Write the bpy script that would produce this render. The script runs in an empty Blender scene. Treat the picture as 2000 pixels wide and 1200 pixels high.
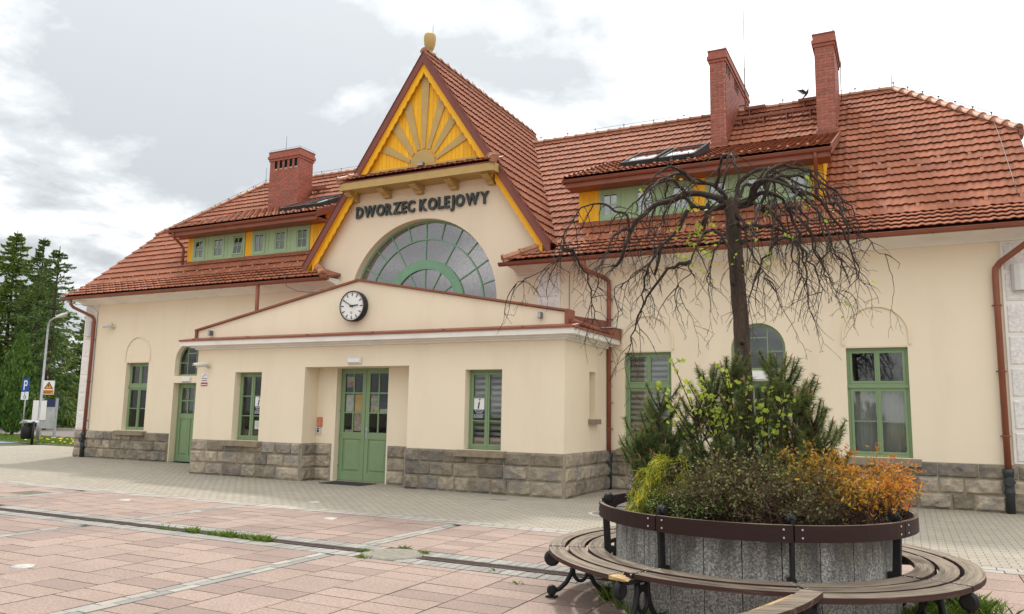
import bpy, math, random
import numpy as np
from mathutils import Vector, Matrix, noise
from mathutils.geometry import delaunay_2d_cdt
random.seed(7)
RNG = np.random.default_rng(7)
PI = math.pi
scene = bpy.context.scene
COL = scene.collection

# ------------------------------------------------------------------ camera
cam_d = bpy.data.cameras.new('camera')
cam = bpy.data.objects.new('camera', cam_d)
COL.objects.link(cam)
cam_d.sensor_width = 36.0
cam_d.sensor_fit = 'HORIZONTAL'
cam_d.lens = 36.0 * 1528.2 / 2000.0
cam_d.clip_start = 0.05
cam_d.clip_end = 3000.0
_yaw, _pit, _rol = math.radians(26.672), math.radians(7.793), math.radians(-0.977)
_f = Vector((-math.sin(_yaw) * math.cos(_pit), math.cos(_yaw) * math.cos(_pit), math.sin(_pit)))
_r = Vector((math.cos(_yaw), math.sin(_yaw), 0))
_d = _f.cross(_r)
_r2 = math.cos(_rol) * _r + math.sin(_rol) * _d
_d2 = -math.sin(_rol) * _r + math.cos(_rol) * _d
cam.matrix_world = Matrix(((_r2.x, -_d2.x, -_f.x, 0), (_r2.y, -_d2.y, -_f.y, 0), (_r2.z, -_d2.z, -_f.z, 1.65), (0, 0, 0, 1)))
scene.camera = cam

# ------------------------------------------------------------------ sky, sun, exposure
SUN_DIR = Vector((-0.42, 0.66, 0.98)).normalized()          # towards the sun, behind the station
SUN_EL = math.asin(SUN_DIR.z)
world = bpy.data.worlds.new('World')
scene.world = world
world.use_nodes = True
nt = world.node_tree
nt.nodes.clear()
N = nt.nodes.new
Lk = nt.links.new
out = N('ShaderNodeOutputWorld')
bg = N('ShaderNodeBackground')
bg.inputs['Strength'].default_value = 0.1
sky = N('ShaderNodeTexSky')
sky.sky_type = 'NISHITA'
sky.sun_disc = False
sky.sun_elevation = SUN_EL
sky.sun_rotation = math.atan2(SUN_DIR.x, SUN_DIR.y)
tc = N('ShaderNodeTexCoord')
sep = N('ShaderNodeSeparateXYZ')
Lk(tc.outputs['Generated'], sep.inputs[0])


def wmath(op, a, b=None, clamp=False):
    m = N('ShaderNodeMath')
    m.operation = op
    m.use_clamp = clamp
    for i, q in enumerate((a, b)):
        if q is None:
            continue
        if isinstance(q, (int, float)):
            m.inputs[i].default_value = q
        else:
            Lk(q, m.inputs[i])
    return m.outputs[0]


def wramp(fac, stops):
    r = N('ShaderNodeValToRGB')
    e = r.color_ramp.elements
    while len(e) < len(stops):
        e.new(0.5)
    for k, (p, c) in enumerate(stops):
        e[k].position = p
        e[k].color = (c[0], c[1], c[2], 1)
    Lk(fac, r.inputs[0])
    return r.outputs[0]


zz = wmath('ADD', wmath('MAXIMUM', sep.outputs[2], 0.0), 0.22)
cx_ = wmath('DIVIDE', sep.outputs[0], zz)
cy_ = wmath('DIVIDE', sep.outputs[1], zz)
cmb = N('ShaderNodeCombineXYZ')
Lk(cx_, cmb.inputs[0])
Lk(cy_, cmb.inputs[1])


def cloud_noise(scale, detail, rough, off, dist=0.0):
    mp = N('ShaderNodeMapping')
    mp.inputs['Location'].default_value = off
    Lk(cmb.outputs[0], mp.inputs[0])
    t = N('ShaderNodeTexNoise')
    t.inputs['Scale'].default_value = scale
    t.inputs['Detail'].default_value = detail
    t.inputs['Roughness'].default_value = rough
    t.inputs['Distortion'].default_value = dist
    Lk(mp.outputs[0], t.inputs['Vector'])
    return t.outputs['Fac']


n1 = cloud_noise(1.25, 9.0, 0.52, (3.1, 1.7, 0), 0.35)
n2 = cloud_noise(3.0, 10.0, 0.6, (8.3, -2.4, 2.0), 0.2)
dens = wmath('ADD', wmath('MULTIPLY', n1, 0.60), wmath('MULTIPLY', n2, 0.40))
# the cloud deck thins and whitens towards the east side (+x) where the veil is lit through
east = wmath('MULTIPLY', wmath('ADD', wmath('MULTIPLY', sep.outputs[0], 0.85), wmath('MULTIPLY', sep.outputs[1], 0.2)), 0.14)
fac = wmath('ADD', wmath('ADD', wmath('MULTIPLY', wmath('SUBTRACT', dens, 0.48), 1.3), 0.468), east)
cloud = wramp(fac, [(0.36, (4.7, 4.9, 5.05)), (0.415, (6.0, 6.2, 6.3)), (0.455, (7.6, 7.7, 7.7)), (0.52, (9.8, 9.8, 9.7))])
# brighter towards the zenith, as an overcast sky is
zen = wmath('ADD', 0.94, wmath('MULTIPLY', wmath('POWER', wmath('MAXIMUM', sep.outputs[2], 0.0), 1.5), 1.3))
cm = N('ShaderNodeVectorMath')
cm.operation = 'SCALE'
Lk(cloud, cm.inputs[0])
Lk(zen, cm.inputs['Scale'])
mix = N('ShaderNodeMix')
mix.data_type = 'RGBA'
mix.inputs[0].default_value = 0.93
Lk(sky.outputs[0], mix.inputs[6])
Lk(cm.outputs[0], mix.inputs[7])
Lk(mix.outputs[2], bg.inputs[0])
Lk(bg.outputs[0], out.inputs[0])

sun_d = bpy.data.lights.new('sun', 'SUN')
sun_d.energy = 2.0
sun_d.angle = math.radians(4.0)
sun_d.color = (1.0, 0.95, 0.87)
sun = bpy.data.objects.new('sun', sun_d)
COL.objects.link(sun)
sun.rotation_euler = SUN_DIR.to_track_quat('Z', 'Y').to_euler()
sun.location = (0, 0, 40)

vs = scene.view_settings
vs.view_transform = 'Standard'
vs.look = 'None'
vs.exposure = 0.36
vs.gamma = 1.0
vs.use_curve_mapping = False


# ------------------------------------------------------------------ materials
def new_mat(name):
    m = bpy.data.materials.new(name)
    m.use_nodes = True
    t = m.node_tree
    for n in list(t.nodes):
        if n.type != 'OUTPUT_MATERIAL':
            t.nodes.remove(n)
    return m, t, t.nodes.new, t.links.new, [n for n in t.nodes if n.type == 'OUTPUT_MATERIAL'][0]


def nmath(t, op, a, b=None, clamp=False):
    m = t.nodes.new('ShaderNodeMath')
    m.operation = op
    m.use_clamp = clamp
    for i, q in enumerate((a, b)):
        if q is None:
            continue
        if isinstance(q, (int, float)):
            m.inputs[i].default_value = q
        else:
            t.links.new(q, m.inputs[i])
    return m.outputs[0]


def ntex(t, vec, scale, detail=4.0, rough=0.55, stretch=None, dist=0.0):
    if stretch:
        mp = t.nodes.new('ShaderNodeMapping')
        mp.inputs['Scale'].default_value = stretch
        t.links.new(vec, mp.inputs[0])
        vec = mp.outputs[0]
    n = t.nodes.new('ShaderNodeTexNoise')
    n.inputs['Scale'].default_value = scale
    n.inputs['Detail'].default_value = detail
    n.inputs['Roughness'].default_value = rough
    n.inputs['Distortion'].default_value = dist
    t.links.new(vec, n.inputs['Vector'])
    return n.outputs['Fac']


def nmix(t, fac, a, b):
    m = t.nodes.new('ShaderNodeMix')
    m.data_type = 'RGBA'
    for i, q in ((0, fac), (6, a), (7, b)):
        if isinstance(q, (int, float)):
            m.inputs[i].default_value = q
        elif isinstance(q, (tuple, list)):
            m.inputs[i].default_value = (q[0], q[1], q[2], 1)
        else:
            t.links.new(q, m.inputs[i])
    return m.outputs[2]


def sharpen(t, fac, lo, hi):
    r = t.nodes.new('ShaderNodeMapRange')
    r.inputs['From Min'].default_value = lo
    r.inputs['From Max'].default_value = hi
    t.links.new(fac, r.inputs[0])
    return r.outputs[0]


def pos_of(t):
    return t.nodes.new('ShaderNodeNewGeometry').outputs['Position']


def mk(name, c1, c2=None, scale=3.0, rough=0.8, spec=0.3, rnd=0.0, bump=0.0, bscale=40.0, stretch=None, lo=0.35, hi=0.65,
       c3=None, scale3=0.6, lo3=0.5, hi3=0.75, amt3=0.6, metal=0.0, stretch3=None, rnd_col=None, bdist=0.02):
    """base colour c1..c2 by world-space noise, c3 as larger stains, rnd = per-piece value spread"""
    m, t, n, l, o = new_mat(name)
    b = n('ShaderNodeBsdfPrincipled')
    l(b.outputs[0], o.inputs[0])
    b.inputs['Roughness'].default_value = rough
    b.inputs['Specular IOR Level'].default_value = spec
    b.inputs['Metallic'].default_value = metal
    p = pos_of(t)
    c2 = c2 or tuple(v * 0.82 for v in c1)
    col = nmix(t, sharpen(t, ntex(t, p, scale, 5.0, 0.6, stretch), lo, hi), c2, c1)
    if c3:
        f3 = sharpen(t, ntex(t, p, scale3, 6.0, 0.62, stretch3), lo3, hi3)
        col = nmix(t, nmath(t, 'MULTIPLY', f3, amt3, True), col, c3)
    if rnd or rnd_col:
        a = n('ShaderNodeAttribute')
        a.attribute_name = 'rnd'
        if rnd_col:
            col = nmix(t, a.outputs['Fac'], col, rnd_col)
        if rnd:
            f = nmath(t, 'ADD', nmath(t, 'MULTIPLY', a.outputs['Fac'], 2 * rnd), 1.0 - rnd)
            v = n('ShaderNodeVectorMath')
            v.operation = 'SCALE'
            l(col, v.inputs[0])
            l(f, v.inputs['Scale'])
            col = v.outputs[0]
    l(col, b.inputs['Base Color'])
    if bump:
        bp = n('ShaderNodeBump')
        bp.inputs['Strength'].default_value = bump
        bp.inputs['Distance'].default_value = bdist
        l(ntex(t, p, bscale, 5.0, 0.65, stretch), bp.inputs['Height'])
        l(bp.outputs[0], b.inputs['Normal'])
    return m


def glass_mat(name, tint=(0.62, 0.66, 0.66), base=0.05, gain=1.5, rough=0.02, wobble=0.03):
    m, t, n, l, o = new_mat(name)
    tr = n('ShaderNodeBsdfTransparent')
    tr.inputs[0].default_value = (*tint, 1)
    gl = n('ShaderNodeBsdfGlossy')
    gl.inputs['Roughness'].default_value = rough
    fr = n('ShaderNodeFresnel')
    fr.inputs[0].default_value = 1.5
    bp = n('ShaderNodeBump')
    bp.inputs['Strength'].default_value = wobble
    l(ntex(t, pos_of(t), 2.2, 2.0), bp.inputs['Height'])
    l(bp.outputs[0], gl.inputs['Normal'])
    f = nmath(t, 'ADD', nmath(t, 'MULTIPLY', fr.outputs[0], gain), base, True)
    mx = n('ShaderNodeMixShader')
    l(f, mx.inputs[0])
    l(tr.outputs[0], mx.inputs[1])
    l(gl.outputs[0], mx.inputs[2])
    l(mx.outputs[0], o.inputs[0])
    return m


def leaded_mat(name):
    """slightly wavy glass held in a fine net of lead lines, mirroring the sky over a dark hall"""
    m, t, n, l, o = new_mat(name)
    p = pos_of(t)
    v = n('ShaderNodeTexVoronoi')
    v.feature = 'DISTANCE_TO_EDGE'
    v.inputs['Scale'].default_value = 9.0
    l(p, v.inputs['Vector'])
    edge = sharpen(t, v.outputs['Distance'], 0.02, 0.05)
    v2 = n('ShaderNodeTexVoronoi')
    v2.inputs['Scale'].default_value = 9.0
    l(p, v2.inputs['Vector'])
    sv = n('ShaderNodeSeparateColor')
    l(v2.outputs['Color'], sv.inputs[0])
    d = n('ShaderNodeBsdfDiffuse')
    l(nmix(t, edge, (0.17, 0.155, 0.13), nmix(t, sv.outputs[0], (0.035, 0.028, 0.024), (0.06, 0.05, 0.045))), d.inputs[0])
    g = n('ShaderNodeBsdfGlossy')
    g.inputs['Roughness'].default_value = 0.06
    g.inputs[0].default_value = (0.93, 0.9, 0.92, 1)
    bp = n('ShaderNodeBump')
    bp.inputs['Strength'].default_value = 0.035
    bp.inputs['Distance'].default_value = 0.03
    l(nmath(t, 'ADD', sv.outputs[1], ntex(t, p, 1.6, 2.0)), bp.inputs['Height'])
    l(bp.outputs[0], g.inputs['Normal'])
    mx = n('ShaderNodeMixShader')
    l(nmath(t, 'ADD', nmath(t, 'MULTIPLY', edge, 0.14), 0.20), mx.inputs[0])
    l(d.outputs[0], mx.inputs[1])
    l(g.outputs[0], mx.inputs[2])
    l(mx.outputs[0], o.inputs[0])
    return m


def paver_mat(name, c1, c2, mortar, sx, sy, scale=1.0, offset=0.5):
    """small concrete setts, too far to count: brick layout with recessed joints"""
    m, t, n, l, o = new_mat(name)
    b = n('ShaderNodeBsdfPrincipled')
    p = pos_of(t)
    br = n('ShaderNodeTexBrick')
    br.inputs['Color1'].default_value = (*c1, 1)
    br.inputs['Color2'].default_value = (*c2, 1)
    br.inputs['Mortar'].default_value = (*mortar, 1)
    br.inputs['Scale'].default_value = 1.0
    br.inputs['Brick Width'].default_value = sx
    br.inputs['Row Height'].default_value = sy
    br.inputs['Mortar Size'].default_value = 0.007
    br.inputs['Mortar Smooth'].default_value = 0.25
    br.offset = offset
    l(p, br.inputs['Vector'])
    st = sharpen(t, ntex(t, p, 0.55, 6.0, 0.65), 0.42, 0.72)
    col = nmix(t, nmath(t, 'MULTIPLY', st, 0.35), br.outputs['Color'], tuple(v * 0.62 for v in c1))
    fine = sharpen(t, ntex(t, p, 9.0, 6.0, 0.7), 0.3, 0.7)
    col = nmix(t, nmath(t, 'MULTIPLY', fine, 0.22), col, tuple(v * 0.55 for v in c2))
    l(col, b.inputs['Base Color'])
    b.inputs['Roughness'].default_value = 0.85
    b.inputs['Specular IOR Level'].default_value = 0.25
    bp = n('ShaderNodeBump')
    bp.inputs['Strength'].default_value = 0.6
    bp.inputs['Distance'].default_value = 0.006
    bp.invert = True
    l(br.outputs['Fac'], bp.inputs['Height'])
    l(bp.outputs[0], b.inputs['Normal'])
    l(b.outputs[0], o.inputs[0])
    return m


def granite_mat(name, c1, c2, dark, sc=55.0, rnd=0.16):
    m, t, n, l, o = new_mat(name)
    b = n('ShaderNodeBsdfPrincipled')
    p = pos_of(t)
    sp = sharpen(t, ntex(t, p, sc, 3.0, 0.75), 0.36, 0.64)
    col = nmix(t, sp, c2, c1)
    a = n('ShaderNodeAttribute')
    a.attribute_name = 'rnd'
    deep = nmath(t, 'GREATER_THAN', a.outputs['Fac'], 0.66)
    col = nmix(t, nmath(t, 'MULTIPLY', deep, 0.36), col, dark)
    st = sharpen(t, ntex(t, p, 0.8, 6.0, 0.7), 0.45, 0.75)
    col = nmix(t, nmath(t, 'MULTIPLY', st, 0.4), col, tuple(v * 0.55 for v in c2))
    f = nmath(t, 'ADD', nmath(t, 'MULTIPLY', a.outputs['Fac'], -2 * rnd), 1.0 + rnd)
    v = n('ShaderNodeVectorMath')
    v.operation = 'SCALE'
    l(col, v.inputs[0])
    l(f, v.inputs['Scale'])
    l(v.outputs[0], b.inputs['Base Color'])
    b.inputs['Roughness'].default_value = 0.72
    b.inputs['Specular IOR Level'].default_value = 0.3
    bp = n('ShaderNodeBump')
    bp.inputs['Strength'].default_value = 0.25
    bp.inputs['Distance'].default_value = 0.004
    l(ntex(t, p, 90.0, 3.0, 0.7), bp.inputs['Height'])
    l(bp.outputs[0], b.inputs['Normal'])
    l(b.outputs[0], o.inputs[0])
    return m


def stained_concrete(name):
    """washed terrazzo with dark run-off stains from the rim and some green algae"""
    m, t, n, l, o = new_mat(name)
    b = n('ShaderNodeBsdfPrincipled')
    p = pos_of(t)
    sp = sharpen(t, ntex(t, p, 62.0, 2.0, 0.8), 0.42, 0.62)
    col = nmix(t, sp, (0.14, 0.136, 0.125), (0.46, 0.45, 0.42))
    runs = ntex(t, p, 6.0, 5.0, 0.6, (1.0, 1.0, 0.18))
    s = n('ShaderNodeSeparateXYZ')
    l(p, s.inputs[0])
    high = nmath(t, 'ADD', nmath(t, 'MULTIPLY', s.outputs[2], 0.55), -0.27)
    f = sharpen(t, nmath(t, 'ADD', runs, high), 0.43, 0.66)
    col = nmix(t, nmath(t, 'MULTIPLY', f, 0.8), col, (0.045, 0.042, 0.038))
    al = sharpen(t, nmath(t, 'ADD', ntex(t, p, 2.6, 5.0, 0.6, (1, 1, 0.5)), nmath(t, 'MULTIPLY', s.outputs[0], 0.10)), 0.47, 0.66)
    col = nmix(t, nmath(t, 'MULTIPLY', al, 0.5), col, (0.085, 0.085, 0.035))
    a = n('ShaderNodeAttribute')
    a.attribute_name = 'rnd'
    v = n('ShaderNodeVectorMath')
    v.operation = 'SCALE'
    l(col, v.inputs[0])
    l(nmath(t, 'ADD', nmath(t, 'MULTIPLY', a.outputs['Fac'], 0.45), 0.78), v.inputs['Scale'])
    l(v.outputs[0], b.inputs['Base Color'])
    b.inputs['Roughness'].default_value = 0.85
    bp = n('ShaderNodeBump')
    bp.inputs['Strength'].default_value = 0.35
    bp.inputs['Distance'].default_value = 0.004
    l(ntex(t, p, 80.0, 2.0, 0.8), bp.inputs['Height'])
    l(bp.outputs[0], b.inputs['Normal'])
    l(b.outputs[0], o.inputs[0])
    return m


def wood_mat(name, paint, bare, worn_lo, worn_hi, rough=0.6, center=(-1.32, 7.54)):
    """curved timber: grain runs round the circle, paint worn off the top faces"""
    m, t, n, l, o = new_mat(name)
    b = n('ShaderNodeBsdfPrincipled')
    g = n('ShaderNodeNewGeometry')
    p = g.outputs['Position']
    s = n('ShaderNodeSeparateXYZ')
    l(p, s.inputs[0])
    dx = nmath(t, 'ADD', s.outputs[0], -center[0])
    dy = nmath(t, 'ADD', s.outputs[1], -center[1])
    rr = nmath(t, 'SQRT', nmath(t, 'ADD', nmath(t, 'MULTIPLY', dx, dx), nmath(t, 'MULTIPLY', dy, dy)))
    an = nmath(t, 'ARCTAN2', dy, dx)
    c = n('ShaderNodeCombineXYZ')
    l(nmath(t, 'MULTIPLY', rr, 26.0), c.inputs[0])
    l(nmath(t, 'MULTIPLY', an, 2.2), c.inputs[1])
    l(nmath(t, 'MULTIPLY', s.outputs[2], 26.0), c.inputs[2])
    grain = ntex(t, c.outputs[0], 1.6, 6.0, 0.7)
    blot = ntex(t, c.outputs[0], 0.32, 5.0, 0.65)
    nz = n('ShaderNodeSeparateXYZ')
    l(g.outputs['Normal'], nz.inputs[0])
    up = nmath(t, 'MULTIPLY', nmath(t, 'MAXIMUM', nz.outputs[2], 0.0), 0.20)
    worn = sharpen(t, nmath(t, 'ADD', nmath(t, 'ADD', nmath(t, 'MULTIPLY', blot, 0.62), nmath(t, 'MULTIPLY', grain, 0.38)), up), worn_lo, worn_hi)
    bare_c = nmix(t, sharpen(t, grain, 0.35, 0.65), tuple(v * 0.45 for v in bare), bare)
    paint_c = nmix(t, grain, tuple(v * 0.7 for v in paint), tuple(min(1, v * 1.25) for v in paint))
    l(nmix(t, worn, paint_c, bare_c), b.inputs['Base Color'])
    b.inputs['Roughness'].default_value = rough
    b.inputs['Specular IOR Level'].default_value = 0.18
    bp = n('ShaderNodeBump')
    bp.inputs['Strength'].default_value = 0.4
    bp.inputs['Distance'].default_value = 0.004
    l(grain, bp.inputs['Height'])
    l(bp.outputs[0], b.inputs['Normal'])
    l(b.outputs[0], o.inputs[0])
    return m


def leaf_mat(name, c1, c2, c3=None, rough=0.55, trans=0.25):
    m, t, n, l, o = new_mat(name)
    b = n('ShaderNodeBsdfPrincipled')
    a = n('ShaderNodeAttribute')
    a.attribute_name = 'rnd'
    r = n('ShaderNodeValToRGB')
    e = r.color_ramp.elements
    e[0].color = (*c1, 1)
    e[1].color = (*c2, 1)
    if c3:
        x = e.new(0.55)
        x.color = (*c2, 1)
        e[2].color = (*c3, 1)
    l(a.outputs['Fac'], r.inputs[0])
    l(r.outputs[0], b.inputs['Base Color'])
    b.inputs['Roughness'].default_value = rough
    b.inputs['Specular IOR Level'].default_value = 0.3
    tr = n('ShaderNodeBsdfTranslucent')
    l(r.outputs[0], tr.inputs[0])
    mx = n('ShaderNodeMixShader')
    mx.inputs[0].default_value = trans
    l(b.outputs[0], mx.inputs[1])
    l(tr.outputs[0], mx.inputs[2])
    l(mx.outputs[0], o.inputs[0])
    return m


M = {}
M['plaster'] = mk('cream_plaster', (0.80, 0.70, 0.535), (0.77, 0.67, 0.51), 0.5, 0.92, 0.15, bump=0.12, bscale=55, c3=(0.60, 0.50, 0.37), scale3=1.3, lo3=0.50, hi3=0.76, amt3=0.32, stretch3=(1, 1, 0.22))
M['white_plaster'] = mk('white_plaster', (0.80, 0.77, 0.71), (0.74, 0.71, 0.65), 1.2, 0.9, 0.2, bump=0.1, bscale=40, c3=(0.5, 0.47, 0.43), scale3=1.4, amt3=0.4)
M['rough_white'] = mk('roughcast_white', (0.80, 0.77, 0.74), (0.62, 0.60, 0.57), 17.0, 0.92, 0.2, bump=1.0, bscale=16)
M['brown_metal'] = mk('brown_sheet_metal', (0.255, 0.08, 0.043), (0.205, 0.063, 0.036), 2.0, 0.45, 0.4, bump=0.03, bscale=8, c3=(0.30, 0.115, 0.07), scale3=1.2, amt3=0.5)
M['barge'] = mk('brown_board', (0.215, 0.072, 0.052), (0.18, 0.058, 0.042), 2.0, 0.55, 0.35, bump=0.06, bscale=20, stretch=(1, 1, 0.3))
M['yellow'] = mk('yellow_board', (0.88, 0.48, 0.024), (0.82, 0.42, 0.02), 5.0, 0.6, 0.3, rnd=0.07, bump=0.12, bscale=14, stretch=(1.0, 1.0, 0.12), c3=(0.5, 0.24, 0.03), scale3=6, lo3=0.6, hi3=0.8, amt3=0.35, stretch3=(1, 1, 0.2))
M['ochre'] = mk('ochre_paint', (0.50, 0.355, 0.14), (0.45, 0.315, 0.12), 3.0, 0.6, 0.3, bump=0.06, bscale=25)
M['green'] = mk('green_paint', (0.205, 0.30, 0.155), (0.185, 0.272, 0.14), 2.5, 0.45, 0.4, bump=0.10, bscale=18, stretch=(1, 1, .25), c3=(0.13, 0.21, 0.10), scale3=5.0, lo3=0.55, hi3=0.8, amt3=0.4)
M['green_pale'] = mk('pale_green_paint', (0.33, 0.47, 0.265), (0.30, 0.43, 0.245), 2.5, 0.5, 0.35, bump=0.03, bscale=20)
M['green_lunette'] = mk('sea_green_paint', (0.19, 0.37, 0.235), (0.17, 0.33, 0.21), 3.0, 0.5, 0.35)
M['stone'] = mk('grey_sandstone', (0.38, 0.32, 0.235), (0.25, 0.21, 0.16), 6.0, 0.9, 0.2, rnd=0.34, bump=1.0, bscale=9, bdist=.05, c3=(0.17, 0.165, 0.165), scale3=1.8, lo3=0.48, hi3=0.62, amt3=0.7)
M['sill'] = mk('sill_stone', (0.29, 0.235, 0.165), (0.22, 0.18, 0.125), 6.0, 0.85, 0.2, bump=0.2, bscale=30)
M['mortar'] = mk('mortar', (0.40, 0.345, 0.26), (0.30, 0.26, 0.20), 8.0, 0.95, 0.1, bump=0.2, bscale=60)
M['tile'] = mk('clay_tile', (0.32, 0.118, 0.064), (0.26, 0.09, 0.048), 1.3, 0.8, 0.2, rnd=0.14, bump=0.08, bscale=45, c3=(0.20, 0.09, 0.06), scale3=2.2, lo3=0.55, hi3=0.8, amt3=0.45, stretch3=(1, .5, .5))
M['ridge'] = mk('clay_ridge', (0.44, 0.20, 0.115), (0.33, 0.14, 0.08), 4.0, 0.6, 0.35, rnd=0.12, bump=0.1, bscale=40, c3=(0.33, 0.28, 0.22), scale3=3.0, amt3=0.6)
M['underroof'] = mk('roof_underlay', (0.10, 0.045, 0.03), None, 2.0, 0.9)
M['brick'] = mk('clinker_brick', (0.36, 0.12, 0.08), (0.29, 0.09, 0.062), 9.0, 0.6, 0.35, rnd=0.16, bump=0.12, bscale=50)
M['brick_mortar'] = mk('brick_mortar', (0.62, 0.50, 0.42), (0.54, 0.42, 0.35), 10.0, 0.95, 0.1)
M['glass'] = glass_mat('window_glass', (0.85, 0.87, 0.85), 0.04, 1.3)
M['glass_dark'] = glass_mat('door_glass', (0.9, 0.92, 0.9), 0.0, 0.8)
M['glass_sky'] = glass_mat('dormer_glass', (0.8, 0.82, 0.84), 0.12, 1.6)
M['leaded'] = leaded_mat('leaded_glass')
M['dark'] = mk('dark_void', (0.012, 0.012, 0.012), None, 3, 0.9, 0.1)  # near-black colour stands in for shade inside rooms, vents and gaps
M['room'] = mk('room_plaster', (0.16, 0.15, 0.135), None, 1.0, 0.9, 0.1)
M['blind'] = mk('blind_fabric', (0.62, 0.62, 0.62), (0.52, 0.52, 0.53), 8, 0.9, 0.1)
M['curtain'] = mk('net_curtain', (0.80, 0.81, 0.80), (0.62, 0.63, 0.62), 6, 0.95, 0.1, stretch=(1, 1, 0.15))
M['iron'] = mk('cast_iron', (0.010, 0.0105, 0.012), (0.018, 0.018, 0.018), 9.0, 0.45, 0.3, bump=0.15, bscale=70)
M['iron_green'] = mk('painted_iron', (0.025, 0.032, 0.033), (0.04, 0.045, 0.045), 9.0, 0.5, 0.4, bump=0.1, bscale=60)
M['frame_dark'] = mk('dark_frame', (0.05, 0.052, 0.054), None, 4.0, 0.75, 0.08)
M['steel'] = mk('galvanised', (0.45, 0.46, 0.47), (0.36, 0.37, 0.38), 6.0, 0.45, 0.5, metal=0.6)
M['wire'] = mk('dark_wire', (0.10, 0.10, 0.10), None, 5.0, 0.5, 0.5)
M['white_plastic'] = mk('white_plastic', (0.62, 0.61, 0.58), (0.55, 0.54, 0.51), 4.0, 0.45, 0.4)
M['beige_plastic'] = mk('beige_plastic', (0.66, 0.63, 0.55), (0.6, 0.56, 0.48), 4.0, 0.4, 0.4)
M['grey_plastic'] = mk('grey_plastic', (0.12, 0.125, 0.13), None, 4.0, 0.5, 0.4)
M['black'] = mk('black_paint', (0.012, 0.012, 0.013), None, 4.0, 0.5, 0.4)
M['letter'] = mk('letter_grey', (0.052, 0.066, 0.066), (0.042, 0.052, 0.052), 6.0, 0.5, 0.4)
M['white'] = mk('white_print', (0.78, 0.78, 0.76), (0.74, 0.74, 0.72), 4.0, 0.6, 0.3)
M['red_print'] = mk('red_print', (0.55, 0.03, 0.03), None, 4.0, 0.6)
M['blue_print'] = mk('blue_print', (0.012, 0.055, 0.36), None, 4.0, 0.5)
M['navy'] = mk('navy_print', (0.012, 0.02, 0.09), None, 4.0, 0.5)
M['orange_print'] = mk('orange_print', (0.75, 0.28, 0.03), None, 4.0, 0.6)
M['salmon'] = mk('salmon_print', (0.62, 0.2, 0.11), None, 4.0, 0.6)
M['poster_yellow'] = mk('poster_yellow', (0.75, 0.42, 0.02), (0.6, 0.3, 0.02), 14.0, 0.6)
M['poster_white'] = mk('poster_white', (0.66, 0.66, 0.62), (0.4, 0.42, 0.36), 16.0, 0.6)
M['poster_mixed'] = mk('poster_mixed', (0.62, 0.55, 0.2), (0.1, 0.2, 0.4), 9.0, 0.6, stretch=(0.4, 1, 1.4), c3=(0.55, 0.05, 0.05), scale3=8, lo3=0.55, hi3=0.6, amt3=1.0)
M['poster_red'] = mk('poster_red', (0.62, 0.58, 0.52), (0.5, 0.25, 0.2), 12.0, 0.6)
M['slab'] = granite_mat('pink_granite', (0.365, 0.272, 0.225), (0.215, 0.152, 0.124), (0.225, 0.16, 0.138), 38.0, 0.10)
M['grey_sett'] = granite_mat('grey_granite', (0.32, 0.305, 0.275), (0.21, 0.20, 0.18), (0.30, 0.29, 0.28), 60.0, 0.2)
M['pale_sett'] = granite_mat('pale_granite', (0.37, 0.335, 0.29), (0.28, 0.255, 0.22), (0.5, 0.48, 0.45), 60.0, 0.12)
M['bed'] = mk('joint_sand', (0.05, 0.036, 0.029), (0.03, 0.022, 0.018), 20.0, 0.95, 0.1, bump=0.3, bscale=120)
M['paver'] = paver_mat('grey_pavers', (0.395, 0.355, 0.285), (0.335, 0.30, 0.242), (0.085, 0.07, 0.055), 0.2, 0.1)
M['pink_far'] = paver_mat('pink_paving', (0.52, 0.375, 0.31), (0.42, 0.29, 0.24), (0.15, 0.11, 0.09), 0.6, 0.6)
M['asphalt'] = mk('old_asphalt', (0.20, 0.17, 0.155), (0.15, 0.13, 0.12), 3.0, 0.9, 0.2, bump=0.2, bscale=80)
M['ground'] = mk('ground', (0.13, 0.13, 0.09), (0.09, 0.1, 0.06), 0.3, 0.95, 0.1)
M['blue_paint'] = mk('blue_road_paint', (0.16, 0.30, 0.43), (0.13, 0.25, 0.36), 5.0, 0.8)
M['kerb'] = mk('concrete_kerb', (0.52, 0.49, 0.44), (0.42, 0.4, 0.36), 6.0, 0.9, 0.2, rnd=0.1)
M['concrete_wall'] = mk('pale_concrete', (0.50, 0.49, 0.46), (0.40, 0.39, 0.37), 2.0, 0.9, 0.2)
M['grate'] = mk('rusty_grate', (0.085, 0.055, 0.042), (0.05, 0.035, 0.03), 14.0, 0.7, 0.4, metal=0.3)
M['cover'] = mk('cast_cover', (0.27, 0.25, 0.20), (0.19, 0.175, 0.145), 14.0, 0.75, 0.3, bump=0.5, bscale=70)
M['disc'] = mk('inground_disc', (0.46, 0.44, 0.38), (0.38, 0.36, 0.3), 14.0, 0.6, 0.4)
M['mat_dark'] = mk('door_mat', (0.055, 0.055, 0.06), (0.04, 0.04, 0.042), 30.0, 0.95, 0.1)
M['panel'] = stained_concrete('terrazzo_panel')
M['soil'] = mk('soil', (0.05, 0.037, 0.026), (0.03, 0.022, 0.016), 14.0, 0.95, 0.1, bump=0.8, bscale=30)
M['slat'] = wood_mat('worn_slat', (0.055, 0.027, 0.023), (0.29, 0.235, 0.175), 0.54, 0.72, 0.62)
M['rail'] = wood_mat('painted_rail', (0.030, 0.0145, 0.0115), (0.26, 0.2, 0.145), 0.66, 0.78, 0.6)
M['fresh_wood'] = mk('fresh_split_wood', (0.52, 0.36, 0.17), (0.30, 0.19, 0.085), 30.0, 0.7, 0.2, stretch=(0.3, 0.3, 1))
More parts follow.
